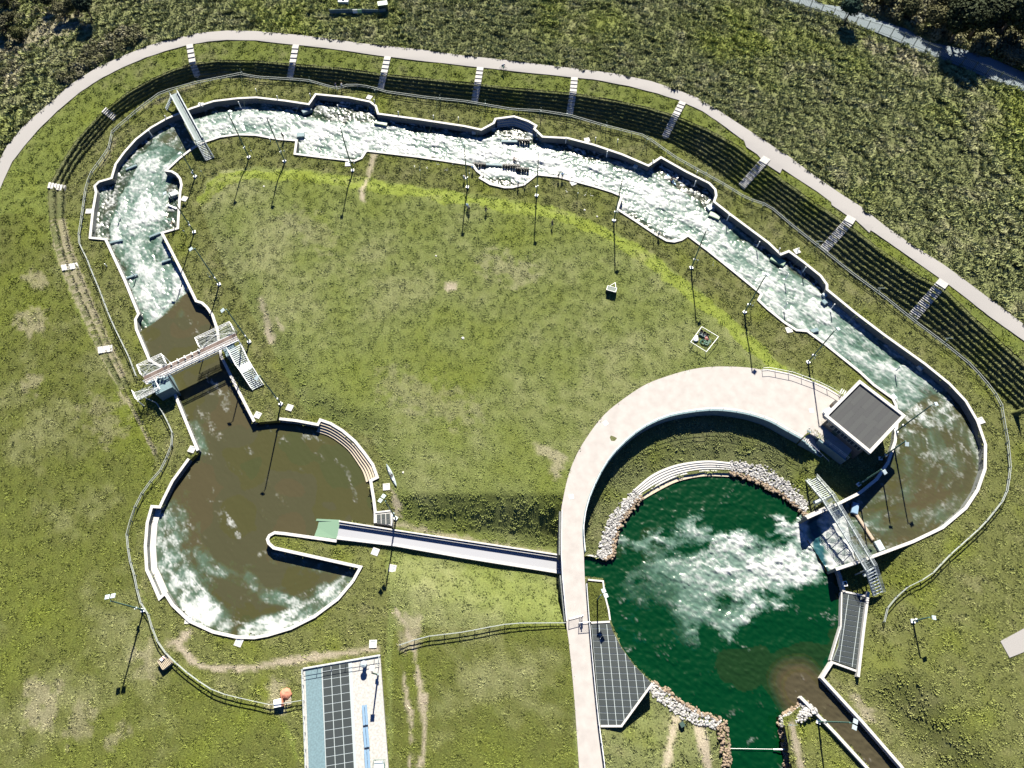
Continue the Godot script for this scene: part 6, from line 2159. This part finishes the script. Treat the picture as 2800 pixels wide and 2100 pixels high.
	for k in 4:
		st = mb()
		var a := on(p[k])
		var b := on(p[k + 1])
		bar(st, a + Vector3(0, 0.6, 0), b + Vector3(0, 0.6, 0) + (a - b).normalized() * 0.06, 0.04, 1.1)
		part("panel", done(st), M.bluegrey, t)
		st = mb()
		tube(st, a - Vector3(0, 0.1, 0), a + Vector3(0, 1.3, 0), 0.06, 0.06)
		part("post", done(st), M.darkgreen, t)
	t = thing("notice_board", "small white and green notice board fixed to the meadow screen", "board", on(V([-36.65,-150.75])[0]) + Vector3(0, 0.65, 0.08), 0.05)
	st = mb()
	box(st, Vector3(-0.5, 0, 0), Vector3(1.1, 0.95, 0.05))
	part("white_panel", done(st), M.white, t)
	st = mb()
	box(st, Vector3(0.57, 0, 0), Vector3(0.96, 0.95, 0.05))
	part("green_panel", done(st), mat(Color(0.3, 0.5, 0.25), 0.6), t)
	t = thing("skip_bin", "dark green metal skip beside the meadow screen", "bin", on(V([-30.59,-151.97])[0]), 0.2)
	st = mb()
	box(st, Vector3(0, 0.9, 0), Vector3(2.2, 1.8, 1.4))
	part("body", done(st), M.darkgreen, t)
	st = mb()
	box(st, Vector3(0, 1.84, 0), Vector3(2.3, 0.09, 1.5))
	part("lid", done(st), M.green, t)
	t = thing("tank", "pale round-topped tank in the meadow above the screen", "tank", on(V([-40.34,-154.56])[0]))
	st = mb()
	box(st, Vector3(0, 0.4, 0), Vector3(2.4, 0.8, 1.4))
	part("body", done(st), M.plastic, t)
	st = mb()
	tube(st, Vector3(0, 0.8, 0), Vector3(0, 1.0, 0), 0.32, 0.32, 12)
	part("hatch", done(st), M.black, t)
	# life ring box and small bins near the lake
	t = thing("litter_bin", "black square bin on the rocks at the lake outflow", "bin", on(V([25.98,1.57])[0]), 0.5)
	st = mb()
	box(st, Vector3(0, 0.45, 0), Vector3(0.65, 0.9, 0.65))
	part("body", done(st), M.black, t)
	st = mb()
	box(st, Vector3(0, 0.93, 0), Vector3(0.7, 0.08, 0.7))
	part("lid", done(st), M.darkgreen, t)
	t = thing("junction_cabinet", "small dark cabinet between the lake wall and the truss bridge stairs", "cabinet", Vector3(V([55.21,-19.44])[0].x, -2.6, V([55.21,-19.44])[0].y), 0.1)
	st = mb()
	box(st, Vector3(0, 0.35, 0), Vector3(0.6, 0.7, 0.8))
	part("body", done(st), M.white, t)
	st = mb()
	box(st, Vector3(0, 0.72, 0), Vector3(0.4, 0.05, 0.6))
	part("lid", done(st), M.black, t)
	t = thing("water_line", "thin rope with a white end board across the lake outflow", "rope")
	st = mb()
	var w := V([30.78,4.85,33.19,4.88,39.84,4.97,41.75,4.97])
	tube(st, Vector3(w[1].x, -3.15, w[1].y), Vector3(w[2].x, -3.15, w[2].y), 0.03, 0.03)
	part("rope", done(st), M.white, t)
	st = mb()
	bar(st, Vector3(w[2].x, -3.1, w[2].y), Vector3(w[3].x, -2.7, w[3].y), 0.18, 0.1)
	part("end_board", done(st), M.white, t)
	for e in [[V([29.79,1.38]), "dark green pole on the stony shore below the grating deck"], [V([41.77,1.61]), "dark green pole on the stony shore beside the outlet channel"]]:
		wire_post(e[0][0], 2.4, e[1], "poles at the lake outflow", true)
	for e in [[V([-18.86,-37.8]), 0.25, "pale boulder on the lawn beside the grey kayak"], [V([-15.17,-82.77]), 0.22, "white stone lying on the lawn below the footpath end"], [V([15.14,-94.99]), 0.27, "pale stone on the bright bank, upper of two past the bay"], [V([17.66,-93.31]), 0.24, "pale stone on the bright bank, lower of two past the bay"], [V([-9.25,-64.04]), 0.35, "pinkish flat stone in the middle of the inner lawn"], [V([-52.18,-100.37]), 0.25, "pale stone on the bank below the lamp of the grey footbridge"]]:
		var st2 := mb()
		var bb := rock_mesh(st2, 11)
		var o := solo("boulder", bb, M.cap, e[2], "stone", "stones on the lawn")
		o.position = on(e[0][0])
		o.scale = Vector3.ONE * e[1]

func crate(t: Node3D, s: Vector3, m: Material):
	var st := mb()
	box(st, Vector3(0, 0.03, 0), Vector3(s.x, 0.06, s.z))
	part("bottom", done(st), m, t)
	for k in 4:
		st = mb()
		var e := [[Vector3(s.x * 0.5 - 0.02, s.y * 0.5 + 0.03, 0), Vector3(0.04, s.y, s.z)], [Vector3(-s.x * 0.5 + 0.02, s.y * 0.5 + 0.03, 0), Vector3(0.04, s.y, s.z)], [Vector3(0, s.y * 0.5 + 0.03, s.z * 0.5 - 0.02), Vector3(s.x - 0.085, s.y, 0.04)], [Vector3(0, s.y * 0.5 + 0.03, -s.z * 0.5 + 0.02), Vector3(s.x - 0.085, s.y, 0.04)]]
		box(st, e[k][0], e[k][1])
		part("side", done(st), m, t)

func sack(at: Vector3, r: float, m: Material, label: String):
	var me := SphereMesh.new()
	me.radius = 1.0
	me.height = 2.0
	me.radial_segments = 20
	me.rings = 12
	var arr := me.get_mesh_arrays()
	var vs: PackedVector3Array = arr[Mesh.ARRAY_VERTEX]
	var cs := PackedColorArray()
	for i in vs.size():
		var v := vs[i]
		var k := 1.0 + 0.22 * N3.get_noise_3d(v.x * 2.0 + at.x, v.y * 2.0, v.z * 2.0 + at.z) + 0.12 * N3.get_noise_3d(v.x * 5.0, v.y * 5.0 + at.x, v.z * 5.0)
		vs[i] = Vector3(v.x * k, maxf(v.y * 0.6 * k, -0.25), v.z * k) * r
		cs.append(Color.WHITE)
	var o := up_or_mesh(vs, arr[Mesh.ARRAY_INDEX])
	var t := solo("sack", o, m, label, "sack")
	t.position = at + Vector3(0, 0.22 * r, 0)

func up_or_mesh(vs: PackedVector3Array, ids: PackedInt32Array) -> ArrayMesh:
	var st := mb()
	st.set_smooth_group(0)
	for k in ids:
		st.add_vertex(vs[k])
	return done(st)

func coil(at: Vector3, r: float, label: String):
	var t := thing("hose_coil", label, "hose", at, 0.0, "green hose coils")
	for ring in 4:
		var st := mb()
		var rr := r * (1.0 - 0.18 * (ring % 3))
		var n := 18
		var o := Vector3(N3.get_noise_1d(at.x * 9.0 + ring * 5.0), 0, N3.get_noise_1d(at.z * 9.0 + ring * 7.0)) * 0.2
		for k in n:
			var a := TAU * k / n
			var b := TAU * (k + 1) / n
			tube(st, o + Vector3(cos(a) * rr, 0.06 + 0.07 * ring + 0.03 * sin(a * 2.0), sin(a) * rr), o + Vector3(cos(b) * rr, 0.06 + 0.07 * ring + 0.03 * sin(b * 2.0), sin(b) * rr), 0.05, 0.05, 6, false)
		part("loop", done(st), M.hose, t)

# ---- stones
func rock_mesh(st: SurfaceTool, sd: int) -> ArrayMesh:
	var g := (1.0 + sqrt(5.0)) / 2.0
	var v := [Vector3(-1, g, 0), Vector3(1, g, 0), Vector3(-1, -g, 0), Vector3(1, -g, 0), Vector3(0, -1, g), Vector3(0, 1, g), Vector3(0, -1, -g), Vector3(0, 1, -g), Vector3(g, 0, -1), Vector3(g, 0, 1), Vector3(-g, 0, -1), Vector3(-g, 0, 1)]
	var f := [0, 11, 5, 0, 5, 1, 0, 1, 7, 0, 7, 10, 0, 10, 11, 1, 5, 9, 5, 11, 4, 11, 10, 2, 10, 7, 6, 7, 1, 8, 3, 9, 4, 3, 4, 2, 3, 2, 6, 3, 6, 8, 3, 8, 9, 4, 9, 5, 2, 4, 11, 6, 2, 10, 8, 6, 7, 9, 8, 1]
	rng.seed = sd
	for i in v.size():
		v[i] = v[i].normalized() * Vector3(rng.randf_range(0.75, 1.2), rng.randf_range(0.5, 0.8), rng.randf_range(0.75, 1.15))
	for i in range(0, f.size(), 3):
		for m in [f[i], f[i + 2], f[i + 1]]:
			st.add_vertex(v[m])
	return done(st)

func scatter(called: String, meshes: Array, items: Array, m: Material, parent: Node = self, label := ""):
	# items: [transform, colour, mesh number]
	for k in meshes.size():
		var mine := []
		for e in items:
			if e[2] == k:
				mine.append(e)
		if mine.is_empty():
			continue
		var mm := MultiMesh.new()
		mm.transform_format = MultiMesh.TRANSFORM_3D
		mm.use_colors = true
		mm.mesh = meshes[k]
		mm.instance_count = mine.size()
		for i in mine.size():
			mm.set_instance_transform(i, mine[i][0])
			mm.set_instance_color(i, mine[i][1])
		var o := MultiMeshInstance3D.new()
		o.name = numbered(called) if parent == self else called
		o.multimesh = mm
		o.material_override = m
		parent.add_child(o, true)
		o.set_meta("kind", "stuff")
		if label:
			tag(o, label, called.split("_")[-1])

func build_rocks():
	var meshes := [rock_mesh(mb(), 3), rock_mesh(mb(), 4), rock_mesh(mb(), 5)]
	var items := []
	rng.seed = 77
	# strips: outer line, inner line
	var strips := [
		[V([21.4,-35.59,19.74,-33.92,17.57,-31.45,16.04,-28.62,15.13,-26.32,14.45,-23.9]), V([22.86,-34.23,20.57,-31.9,18.77,-29.13,17.73,-26.56,17.02,-24.04,15.89,-23.58]), 900],
		[V([39.25,-40.79,42.52,-40.53,45.67,-39.5,48.6,-37.27,50.62,-34.75,51.6,-32.92]), V([39.11,-38.65,41.35,-38.04,43.95,-36.67,47.26,-34.73,49.25,-32.89,51.31,-30.75]), 950],
		[V([21.18,-3.41,23.07,-1.68,25.55,0.28,28.16,1.38,31.3,2.03]), V([22.46,-4.5,24.41,-3.42,27.14,-1.49,30.43,0.16,33.03,1.26]), 520],
		[V([41.33,1.76,43.54,1.25,45.84,0.28,47.2,-0.17]), V([41.94,0.29,43.82,-0.56,45.35,-1.88,46.37,-1.49]), 420],
		[V([31.54,2.03,31.6,3.81,31.7,7.55]), V([33.03,1.26,33.17,3.51,33.2,7.58]), 160],
		[V([42.51,1.26,42.34,4.44,42.31,7.55]), V([41.29,0.74,41.31,4.21,41.4,7.58]), 160]]
	for s in strips:
		var a := smooth_line(s[0], 0.5)
		var b := smooth_line(s[1], 0.5)
		for k in s[2]:
			var u := rng.randf()
			var f := rng.randf()
			var p := a[int(u * (a.size() - 1))].lerp(b[int(u * (b.size() - 1))], f)
			p += Vector2(rng.randf_range(-0.3, 0.3), rng.randf_range(-0.3, 0.3))
			var y := minf(ht(p.x, p.y) if f < 0.75 else -3.0, lerpf(-1.9, -3.2, f) + 0.3) 
			if s[2] == 160:
				y = lerpf(-2.2, -3.35, f)
			elif s[2] == 420:
				y = lerpf(-2.2, -3.35, f)
			var r := rng.randf_range(0.14, 0.3) * (1.25 if f > 0.8 else 1.0)
			var t := Transform3D(Basis(Vector3(rng.randf() - 0.5, rng.randf() - 0.5, rng.randf() - 0.5).normalized(), rng.randf() * TAU).scaled(Vector3.ONE * r), Vector3(p.x, y + r * 0.3, p.y))
			var c := Color(0.24, 0.24, 0.238) * rng.randf_range(0.5, 1.3)
			if f > 0.78 or s[2] == 160:
				c = Color(0.15, 0.115, 0.08) * rng.randf_range(0.7, 1.2)
			c.a = 1
			items.append([t, c, k % 3])
	scatter("shore_rubble", meshes, items, M.rock)

# ---- grass and scrub
func tuft_mesh(sd: int, blades: int, r: float, h: float, wide: float) -> ArrayMesh:
	rng.seed = sd
	var st := mb()
	for k in blades:
		var a := rng.randf() * TAU
		var d := sqrt(rng.randf()) * r
		var p := Vector3(cos(a) * d, -0.02, sin(a) * d)
		var b := a + rng.randf_range(-1.2, 1.2)
		var up := h * rng.randf_range(0.55, 1.1)
		var tip := p + Vector3(cos(b) * up * 0.8, up, sin(b) * up * 0.8)
		var s := Vector3(-sin(b), 0, cos(b)) * wide * rng.randf_range(0.7, 1.3)
		var mid := p.lerp(tip, 0.55) + Vector3(0, up * 0.12, 0)
		for v in [p - s * 0.5, mid - s * 0.55, mid + s * 0.55, p - s * 0.5, mid + s * 0.55, p + s * 0.5, mid - s * 0.55, tip, mid + s * 0.55]:
			st.add_vertex(v)
	return done(st)

# a leafy clump: many small leaves through an egg-shaped volume
func bush_mesh(sd: int, leaves: int, size: float) -> ArrayMesh:
	rng.seed = sd
	var st := mb()
	for k in leaves:
		var d := Vector3(rng.randfn(), rng.randfn(), rng.randfn()).normalized()
		var lump := 1.0 + 0.45 * N3.get_noise_3d(d.x * 1.6 + sd * 9.0, d.y * 1.6, d.z * 1.6) + 0.3 * N3.get_noise_3d(d.x * 4.0, d.y * 4.0 + sd, d.z * 4.0)
		var p := d * lump * (0.45 + 0.55 * sqrt(rng.randf()))
		p.y = p.y * 0.75 + 0.55
		if p.y < 0.0:
			p.y = -p.y * 0.4
		var n := (d + Vector3(rng.randfn(), rng.randfn() + 0.4, rng.randfn()) * 0.6).normalized()
		var x := n.cross(Vector3(rng.randfn(), rng.randfn(), rng.randfn())).normalized() * size * rng.randf_range(0.6, 1.3)
		var y := n.cross(x) * 0.7
		var g := rng.randf_range(0.7, 1.25)
		st.set_color(Color(g, g, g * 0.95))
		quad(st, p - x, p + y, p + x, p - y)
	return done(st)

func tree(called: String, label: String, cat: String, at: Vector3, tall: float, r: float, col: Color, sd: int, group: String):
	var t := thing(called, label, cat, at, sd * 1.3, group)
	var st := mb()
	var top := Vector3(r * 0.1, tall * 0.62, r * 0.06)
	tube(st, Vector3(0, -0.3, 0), top, tall * 0.028 + 0.05, tall * 0.012 + 0.02, 7)
	for k in 5:
		var a := TAU * k / 5.0 + sd
		var o := top * (0.45 + 0.11 * k)
		tube(st, o, o + Vector3(cos(a) * r * 0.6, tall * 0.2, sin(a) * r * 0.6), tall * 0.011 + 0.02, 0.02, 5)
	part("trunk", done(st), M.bark, t)
	var m := mat(col, 0.85, 0.0, 0.2)
	m.vertex_color_use_as_albedo = true
	m.backlight = Color(0.2, 0.25, 0.1)
	var lobes := 5 if tall > 5.0 else 3
	st = mb()
	for k in lobes:
		var a := TAU * k / lobes + sd * 0.7
		var w := r * (0.62 if k else 0.75)
		var c := Vector3(cos(a) * r * 0.45, tall * (0.42 + 0.09 * (k % 3)), sin(a) * r * 0.45) if k else Vector3(0, tall * 0.6, 0)
		st.append_from(BUSH[(k + sd) % BUSH.size()], 0, Transform3D(Basis(Vector3.UP, a * 2.0).scaled(Vector3(w, tall * 0.24, w)), c))
	part("crown", st.commit(), m, t)

var BUSH := []

func build_plants():
	for k in 3:
		BUSH.append(bush_mesh(21 + k, 1300, 0.12))
	M.bark = mat(Color(0.07, 0.055, 0.04), 0.95)
	var dark := Color(0.022, 0.03, 0.014)
	var olive := Color(0.075, 0.075, 0.035)
	var g1 := "trees beyond the road"
	for e in [[V([77.9,-146.76]), 6.5, 2.3, Color(0.018, 0.04, 0.03), "slim dark conifer growing between the road and the palisade fence", "tree"],
		[V([100.96,-140.11]), 11.0, 4.4, dark, "big black-green tree shading the road in the middle of the wood edge", "tree"],
		[V([105.51,-141.27]), 10.5, 3.8, dark, "dark tree standing just past the one that shades the road", "tree"],
		[V([112.48,-142.14]), 12.0, 5.0, Color(0.026, 0.034, 0.016), "largest dark tree at the far corner of the wood", "tree"],
		[V([118.06,-139.47]), 12.0, 4.6, dark, "tall dark tree cut by the picture edge beyond the road", "tree"],
		[V([97.68,-144.79]), 6.0, 2.8, olive, "olive bushy tree beside the road before the big dark tree", "tree"],
		[V([92.44,-148.28]), 5.0, 2.6, Color(0.05, 0.055, 0.024), "mid-green bushy tree in the brush above the road bend", "tree"],
		[V([87.88,-152.18]), 4.5, 2.4, olive, "olive bush-like tree closest to the lone conifer", "tree"],
		[V([112.57,-133.62]), 3.2, 2.4, Color(0.11, 0.105, 0.065), "pale straw-coloured shrub on the road verge below the dark wood", "shrub"],
		[V([114.96,-129.89]), 3.0, 2.2, Color(0.09, 0.095, 0.045), "yellow-green shrub at the picture edge beside the road", "shrub"],
		[V([111.4,-151.4]), 9.0, 4.0, Color(0.03, 0.04, 0.02), "dark tree at the top of the wood behind the others", "tree"],
		[V([102.57,-151.34]), 6.0, 3.4, Color(0.06, 0.06, 0.03), "olive tree at the top of the wood among brush", "tree"]]:
		tree("tree" if e[5] == "tree" else "shrub", e[4], e[5], on(e[0][0]), e[1], e[2], e[3], int(e[1] * 7.0) % 5, g1)
	var g2 := "trees above the bend of the path"
	for e in [[V([-99.28,-148.84]), 6.5, 2.2, Color(0.016, 0.028, 0.018), "dark round tree whose long shadow lies on the rough slope", "tree"],
		[V([-102.85,-150.76]), 4.5, 2.2, Color(0.04, 0.045, 0.02), "mid-green tree beside the dark one with the long shadow", "tree"],
		[V([-105.48,-149.48]), 3.8, 2.2, Color(0.075, 0.075, 0.04), "grey-green shrub between the trees and the stony patch", "shrub"],
		[V([-109.33,-152.71]), 4.0, 1.9, Color(0.028, 0.034, 0.016), "dark shrub above the stony patch", "shrub"],
		[V([-114.22,-142.39]), 2.6, 1.9, Color(0.045, 0.05, 0.018), "small round bush standing alone on the rough slope", "bush"],
		[V([-118.36,-144.27]), 4.0, 2.6, Color(0.07, 0.07, 0.042), "straggly grey-green shrub at the picture edge", "shrub"],
		[V([-117.6,-147.66]), 2.6, 1.6, Color(0.04, 0.042, 0.02), "small dark shrub next to the straggly one", "shrub"],
		[V([-120.26,-153.7]), 4.5, 3.0, Color(0.06, 0.06, 0.034), "broad grey-green shrub in the top corner", "shrub"]]:
		tree("tree" if e[5] == "tree" else "shrub", e[4], e[5], on(e[0][0]), e[1], e[2], e[3], int(e[1] * 10.0) % 5, g2)
	# scrub in masses
	rng.seed = 5
	var items := []
	var small := [bush_mesh(31, 120, 0.2), bush_mesh(32, 120, 0.2), bush_mesh(33, 120, 0.2)]
	for s in [[V([-102.27,-129.42,-100.26,-134.54,-96.8,-139.79,-91.65,-143.95,-88.09,-146.45,-85.1,-141.78,-90.22,-137.82,-95.65,-133.06,-98.51,-127.84,-101.03,-128.7]), 210, 0.55, 1.25], [V([81.48,-157.88,81.9,-152.3,86.55,-148.45,93.14,-144.99,97.74,-140.98,105.3,-137.35,109.82,-134.67,117.59,-129.28,128.1,-135.86,137.78,-164.64]), 700, 0.7, 1.9], [V([-130.02,-161.5,-102.79,-161.5,-101.4,-151.56,-108.06,-147.56,-113.31,-146.77,-112.61,-140.56,-115.55,-136.02,-122.41,-137.52]), 130, 0.4, 1.1], [V([-118.88,-133.06,-110.86,-134.54,-108.54,-130.14,-111.45,-125.85,-115.75,-123.04]), 50, 0.3, 0.7]]:
		var poly: PackedVector2Array = s[0]
		var lo := poly[0]
		var hi := poly[0]
		for q in poly:
			lo = lo.min(q)
			hi = hi.max(q)
		var n := 0
		while n < s[1]:
			var q := Vector2(rng.randf_range(lo.x, hi.x), rng.randf_range(lo.y, hi.y))
			if not Geometry2D.is_point_in_polygon(q, poly) or zone_at(q.x, q.y) == 1:
				n += 0 if rng.randf() < 0.9 else 1
				continue
			n += 1
			var r := rng.randf_range(s[2], s[3])
			var c := Color(0.11, 0.112, 0.055).lerp(Color(0.2, 0.19, 0.13), rng.randf() * rng.randf() * 1.3).lerp(Color(0.03, 0.036, 0.015), rng.randf() * 0.8)
			c.a = 1
			items.append([Transform3D(Basis(Vector3.UP, rng.randf() * TAU).scaled(Vector3(r, r * rng.randf_range(0.8, 1.3), r)), on(q, -0.1)), c, n % 3])
	scatter("scrub", small, items, M.tuft)

func build_grass():
	rng.seed = 9
	var low := [tuft_mesh(41, 8, 0.2, 0.11, 0.1), tuft_mesh(42, 8, 0.2, 0.11, 0.1), tuft_mesh(43, 8, 0.2, 0.11, 0.1)]
	var tall := [tuft_mesh(51, 16, 0.32, 0.30, 0.13), tuft_mesh(52, 16, 0.36, 0.27, 0.14), tuft_mesh(53, 16, 0.32, 0.36, 0.12)]
	var a := []
	var b := []
	var step := 0.32
	var z := -186.0
	var r2 := RandomNumberGenerator.new()
	r2.seed = 10
	while z < 14.0:
		var half := 78.0 + (8.0 - z) * 0.345
		var x := -half
		while x < half:
			var px := x + r2.randf() * step
			var pz := z + r2.randf() * step
			x += step
			var k := zone_at(px, pz)
			if k == 1:
				continue
			if bare_at(px, pz) > 0.35 and r2.randf() < bare_at(px, pz) * 1.2:
				continue
			var n := N3.get_noise_2d(px * 0.9, pz * 0.9)
			var rough := k == 2
			if rough and r2.randf() > 0.5 + n * 0.5:
				continue
			if not rough and r2.randf() > 0.62 + n * 0.9:
				continue
			var c := ground_color(px, pz) * r2.randf_range(0.9, 1.6)
			c.a = 1.0
			var y := 0.0
			if k == 5:
				y = h_low(px, pz, px, pz)
			else:
				y = h_main(px, pz, px, pz)
			var s := r2.randf_range(0.6, 1.2) * (1.0 + n * 0.9)
			if rough:
				s *= 0.8 + 0.6 * clampf(N1.get_noise_2d(px * 3.0, pz * 3.0) + 0.4, 0.0, 1.2)
			elif k == 3 or k == 5:
				s *= 1.25
			if s < 0.3:
				continue
			var t := Transform3D(Basis(Vector3.UP, r2.randf() * TAU).scaled(Vector3(s, s * r2.randf_range(0.8, 1.25), s)), Vector3(px, y, pz))
			if rough:
				b.append([t, c, a.size() % 3 if b.size() % 2 else b.size() % 3])
			else:
				a.append([t, c, a.size() % 3])
		z += step
	# tufts on the lips of the terraces
	for i in CREST.size() - 1:
		var rr := (CREST[i].y + CREST[i + 1].y) * 0.5
		var rows := clampi(roundi(rr / 0.46), 2, 7)
		var len := TOE[i].distance_to(TOE[i + 1])
		for k in rows:
			for m in int(len * 4.2):
				var u := r2.randf()
				var f := (k + r2.randf_range(0.08, 0.38)) / rows
				var p := TOE[i].lerp(TOE[i + 1], u).lerp(CREST[i].lerp(CREST[i + 1], u), f)
				var top := lerpf(CREST[i].y, CREST[i + 1].y, u)
				p.y = top * minf((k + 0.98) / rows, 1.0) - 0.05
				var c := ground_color(p.x, p.z) * r2.randf_range(0.7, 1.45)
				c.a = 1.0
				var s := r2.randf_range(0.45, 0.85)
				b.append([Transform3D(Basis(Vector3.UP, r2.randf() * TAU).scaled(Vector3(s, s, s)), p), c, m % 3])
	scatter("grass", low, a, M.tuft)
	scatter("rough_grass", tall, b, M.tuft)
	for e in bed_tufts:
		var it := []
		for k in 260:
			var q: Vector2 = e[0][0].lerp(e[0][3], r2.randf()).lerp(e[0][5].lerp(e[0][4], r2.randf()), r2.randf())
			if Geometry2D.is_point_in_polygon(q, offset(e[0], 0.3, true)) and Geometry2D.is_point_in_polygon(q, offset(e[0], -0.3, true)):
				it.append([Transform3D(Basis(Vector3.UP, r2.randf() * TAU), Vector3(q.x, 0.32, q.y)), Color(0.085, 0.1, 0.025) * r2.randf_range(0.7, 1.4), k % 3])
		scatter("grass", low, it, M.tuft, e[2])
	print("tufts ", a.size(), " ", b.size())

func _ready():
	var cam := Camera3D.new()
	cam.name = "camera"
	add_child(cam)
	var th := deg_to_rad(25.0)
	cam.transform = Transform3D(Basis(Vector3.RIGHT, Vector3(0, sin(th), -cos(th)), Vector3(0, cos(th), sin(th))), Vector3(0, 118, 0))
	cam.fov = rad_to_deg(2.0 * atan(829.5 / 1525.0))
	cam.near = 0.5
	cam.far = 6000.0
	var env := Environment.new()
	var sky := Sky.new()
	var sm := ProceduralSkyMaterial.new()
	sm.sky_top_color = Color(0.16, 0.33, 0.62)
	sm.sky_horizon_color = Color(0.60, 0.70, 0.80)
	sm.sky_curve = 0.12
	sm.ground_bottom_color = Color(0.10, 0.11, 0.06)
	sm.ground_horizon_color = Color(0.45, 0.5, 0.5)
	sm.energy_multiplier = 0.3
	sky.sky_material = sm
	env.background_mode = Environment.BG_SKY
	env.sky = sky
	env.tonemap_mode = Environment.TONE_MAPPER_LINEAR
	env.tonemap_exposure = 4.2
	env.sdfgi_enabled = true
	env.ssao_enabled = true
	env.ssil_enabled = true
	var we := WorldEnvironment.new()
	we.name = "environment"
	we.environment = env
	add_child(we)
	var sun := DirectionalLight3D.new()
	sun.name = "sun"
	sun.light_energy = 1.6
	sun.light_color = Color(1.0, 0.965, 0.90)
	sun.light_angular_distance = 0.5
	sun.shadow_enabled = true
	add_child(sun)
	var el := deg_to_rad(39.5)
	sun.look_at_from_position(Vector3.ZERO, Vector3(-sin(deg_to_rad(3.2)) * cos(el), -sin(el), cos(deg_to_rad(3.2)) * cos(el)), Vector3.UP)

	N1.seed = 3
	N1.frequency = 0.025
	N1.fractal_octaves = 3
	N2.seed = 8
	N2.frequency = 0.12
	N2.fractal_octaves = 2
	N3.seed = 15
	N3.frequency = 0.5
	N3.fractal_octaves = 2
	N4.seed = 21
	N4.frequency = 0.16
	N4.fractal_octaves = 5
	N4.fractal_gain = 0.58
	N4.domain_warp_enabled = true
	N4.domain_warp_frequency = 0.12
	N4.domain_warp_amplitude = 4.5
	N4.domain_warp_fractal_type = FastNoiseLite.DOMAIN_WARP_FRACTAL_PROGRESSIVE
	make_materials()
	make_fields()
	paint_zones()
	for p in [CHANNEL(), POOLW, PATH(), V([60.26,-162.05,70.31,-155.7,74.21,-152.76,80.78,-151.46,85.33,-147.63,92.03,-144.19,96.42,-140.19,104.88,-137.17,109.41,-134.49,114.92,-129.83,124.64,-122.34,122.48,-115.95,113.1,-123.87,106.41,-128.39,98.18,-134.2,92.21,-137.77,85.32,-142.64,80.11,-146.06,74.87,-149.86,64.93,-154.71,57.57,-159.02]), V([48.99,-111.86,54.03,-105.94,56.23,-102.69,55.67,-101.57,52.79,-104.18,51.57,-106.45,49.51,-108.49]), V([64.61,-95.07,71.44,-87.3,70.62,-86.06,68.65,-89.01,67.07,-90.39,64.6,-93.07]), join([WALK_IN, WALK_OUT]), V([-32.25,-6.2,-20.54,-8.14,-17.72,9.69,-29.66,9.69]), V([76.92,-10.29,82.42,-12.72,91.36,-16.28,90.41,-11.33,81.28,-9.06,77.65,-7.84]), V([54.77,-18.19,58.82,-17.37,55.08,-6.02,50.87,-7.39]), V([12.56,-13.09,21.37,-4.22,16.31,1.6,13.25,1.6]), V([-23.06,-30.61,-20.57,-30.85,-20.49,-28.71,-23.01,-29.1])]:
		zfill(p, 1)
	build_ground()
	build_terraces()
	build_paths()
	build_water()
	build_walls()
	build_plaza()
	build_seats()
	build_ramp()
	build_pavilion()
	build_stairs()
	build_bridges()
	build_gantry()
	build_decks()
	build_fences()
	build_plants()
	build_rocks()
	build_lamps()
	build_posts()
	build_gates()
	build_blocks()
	build_covers()
	build_gear()
	build_people()
	build_grass()
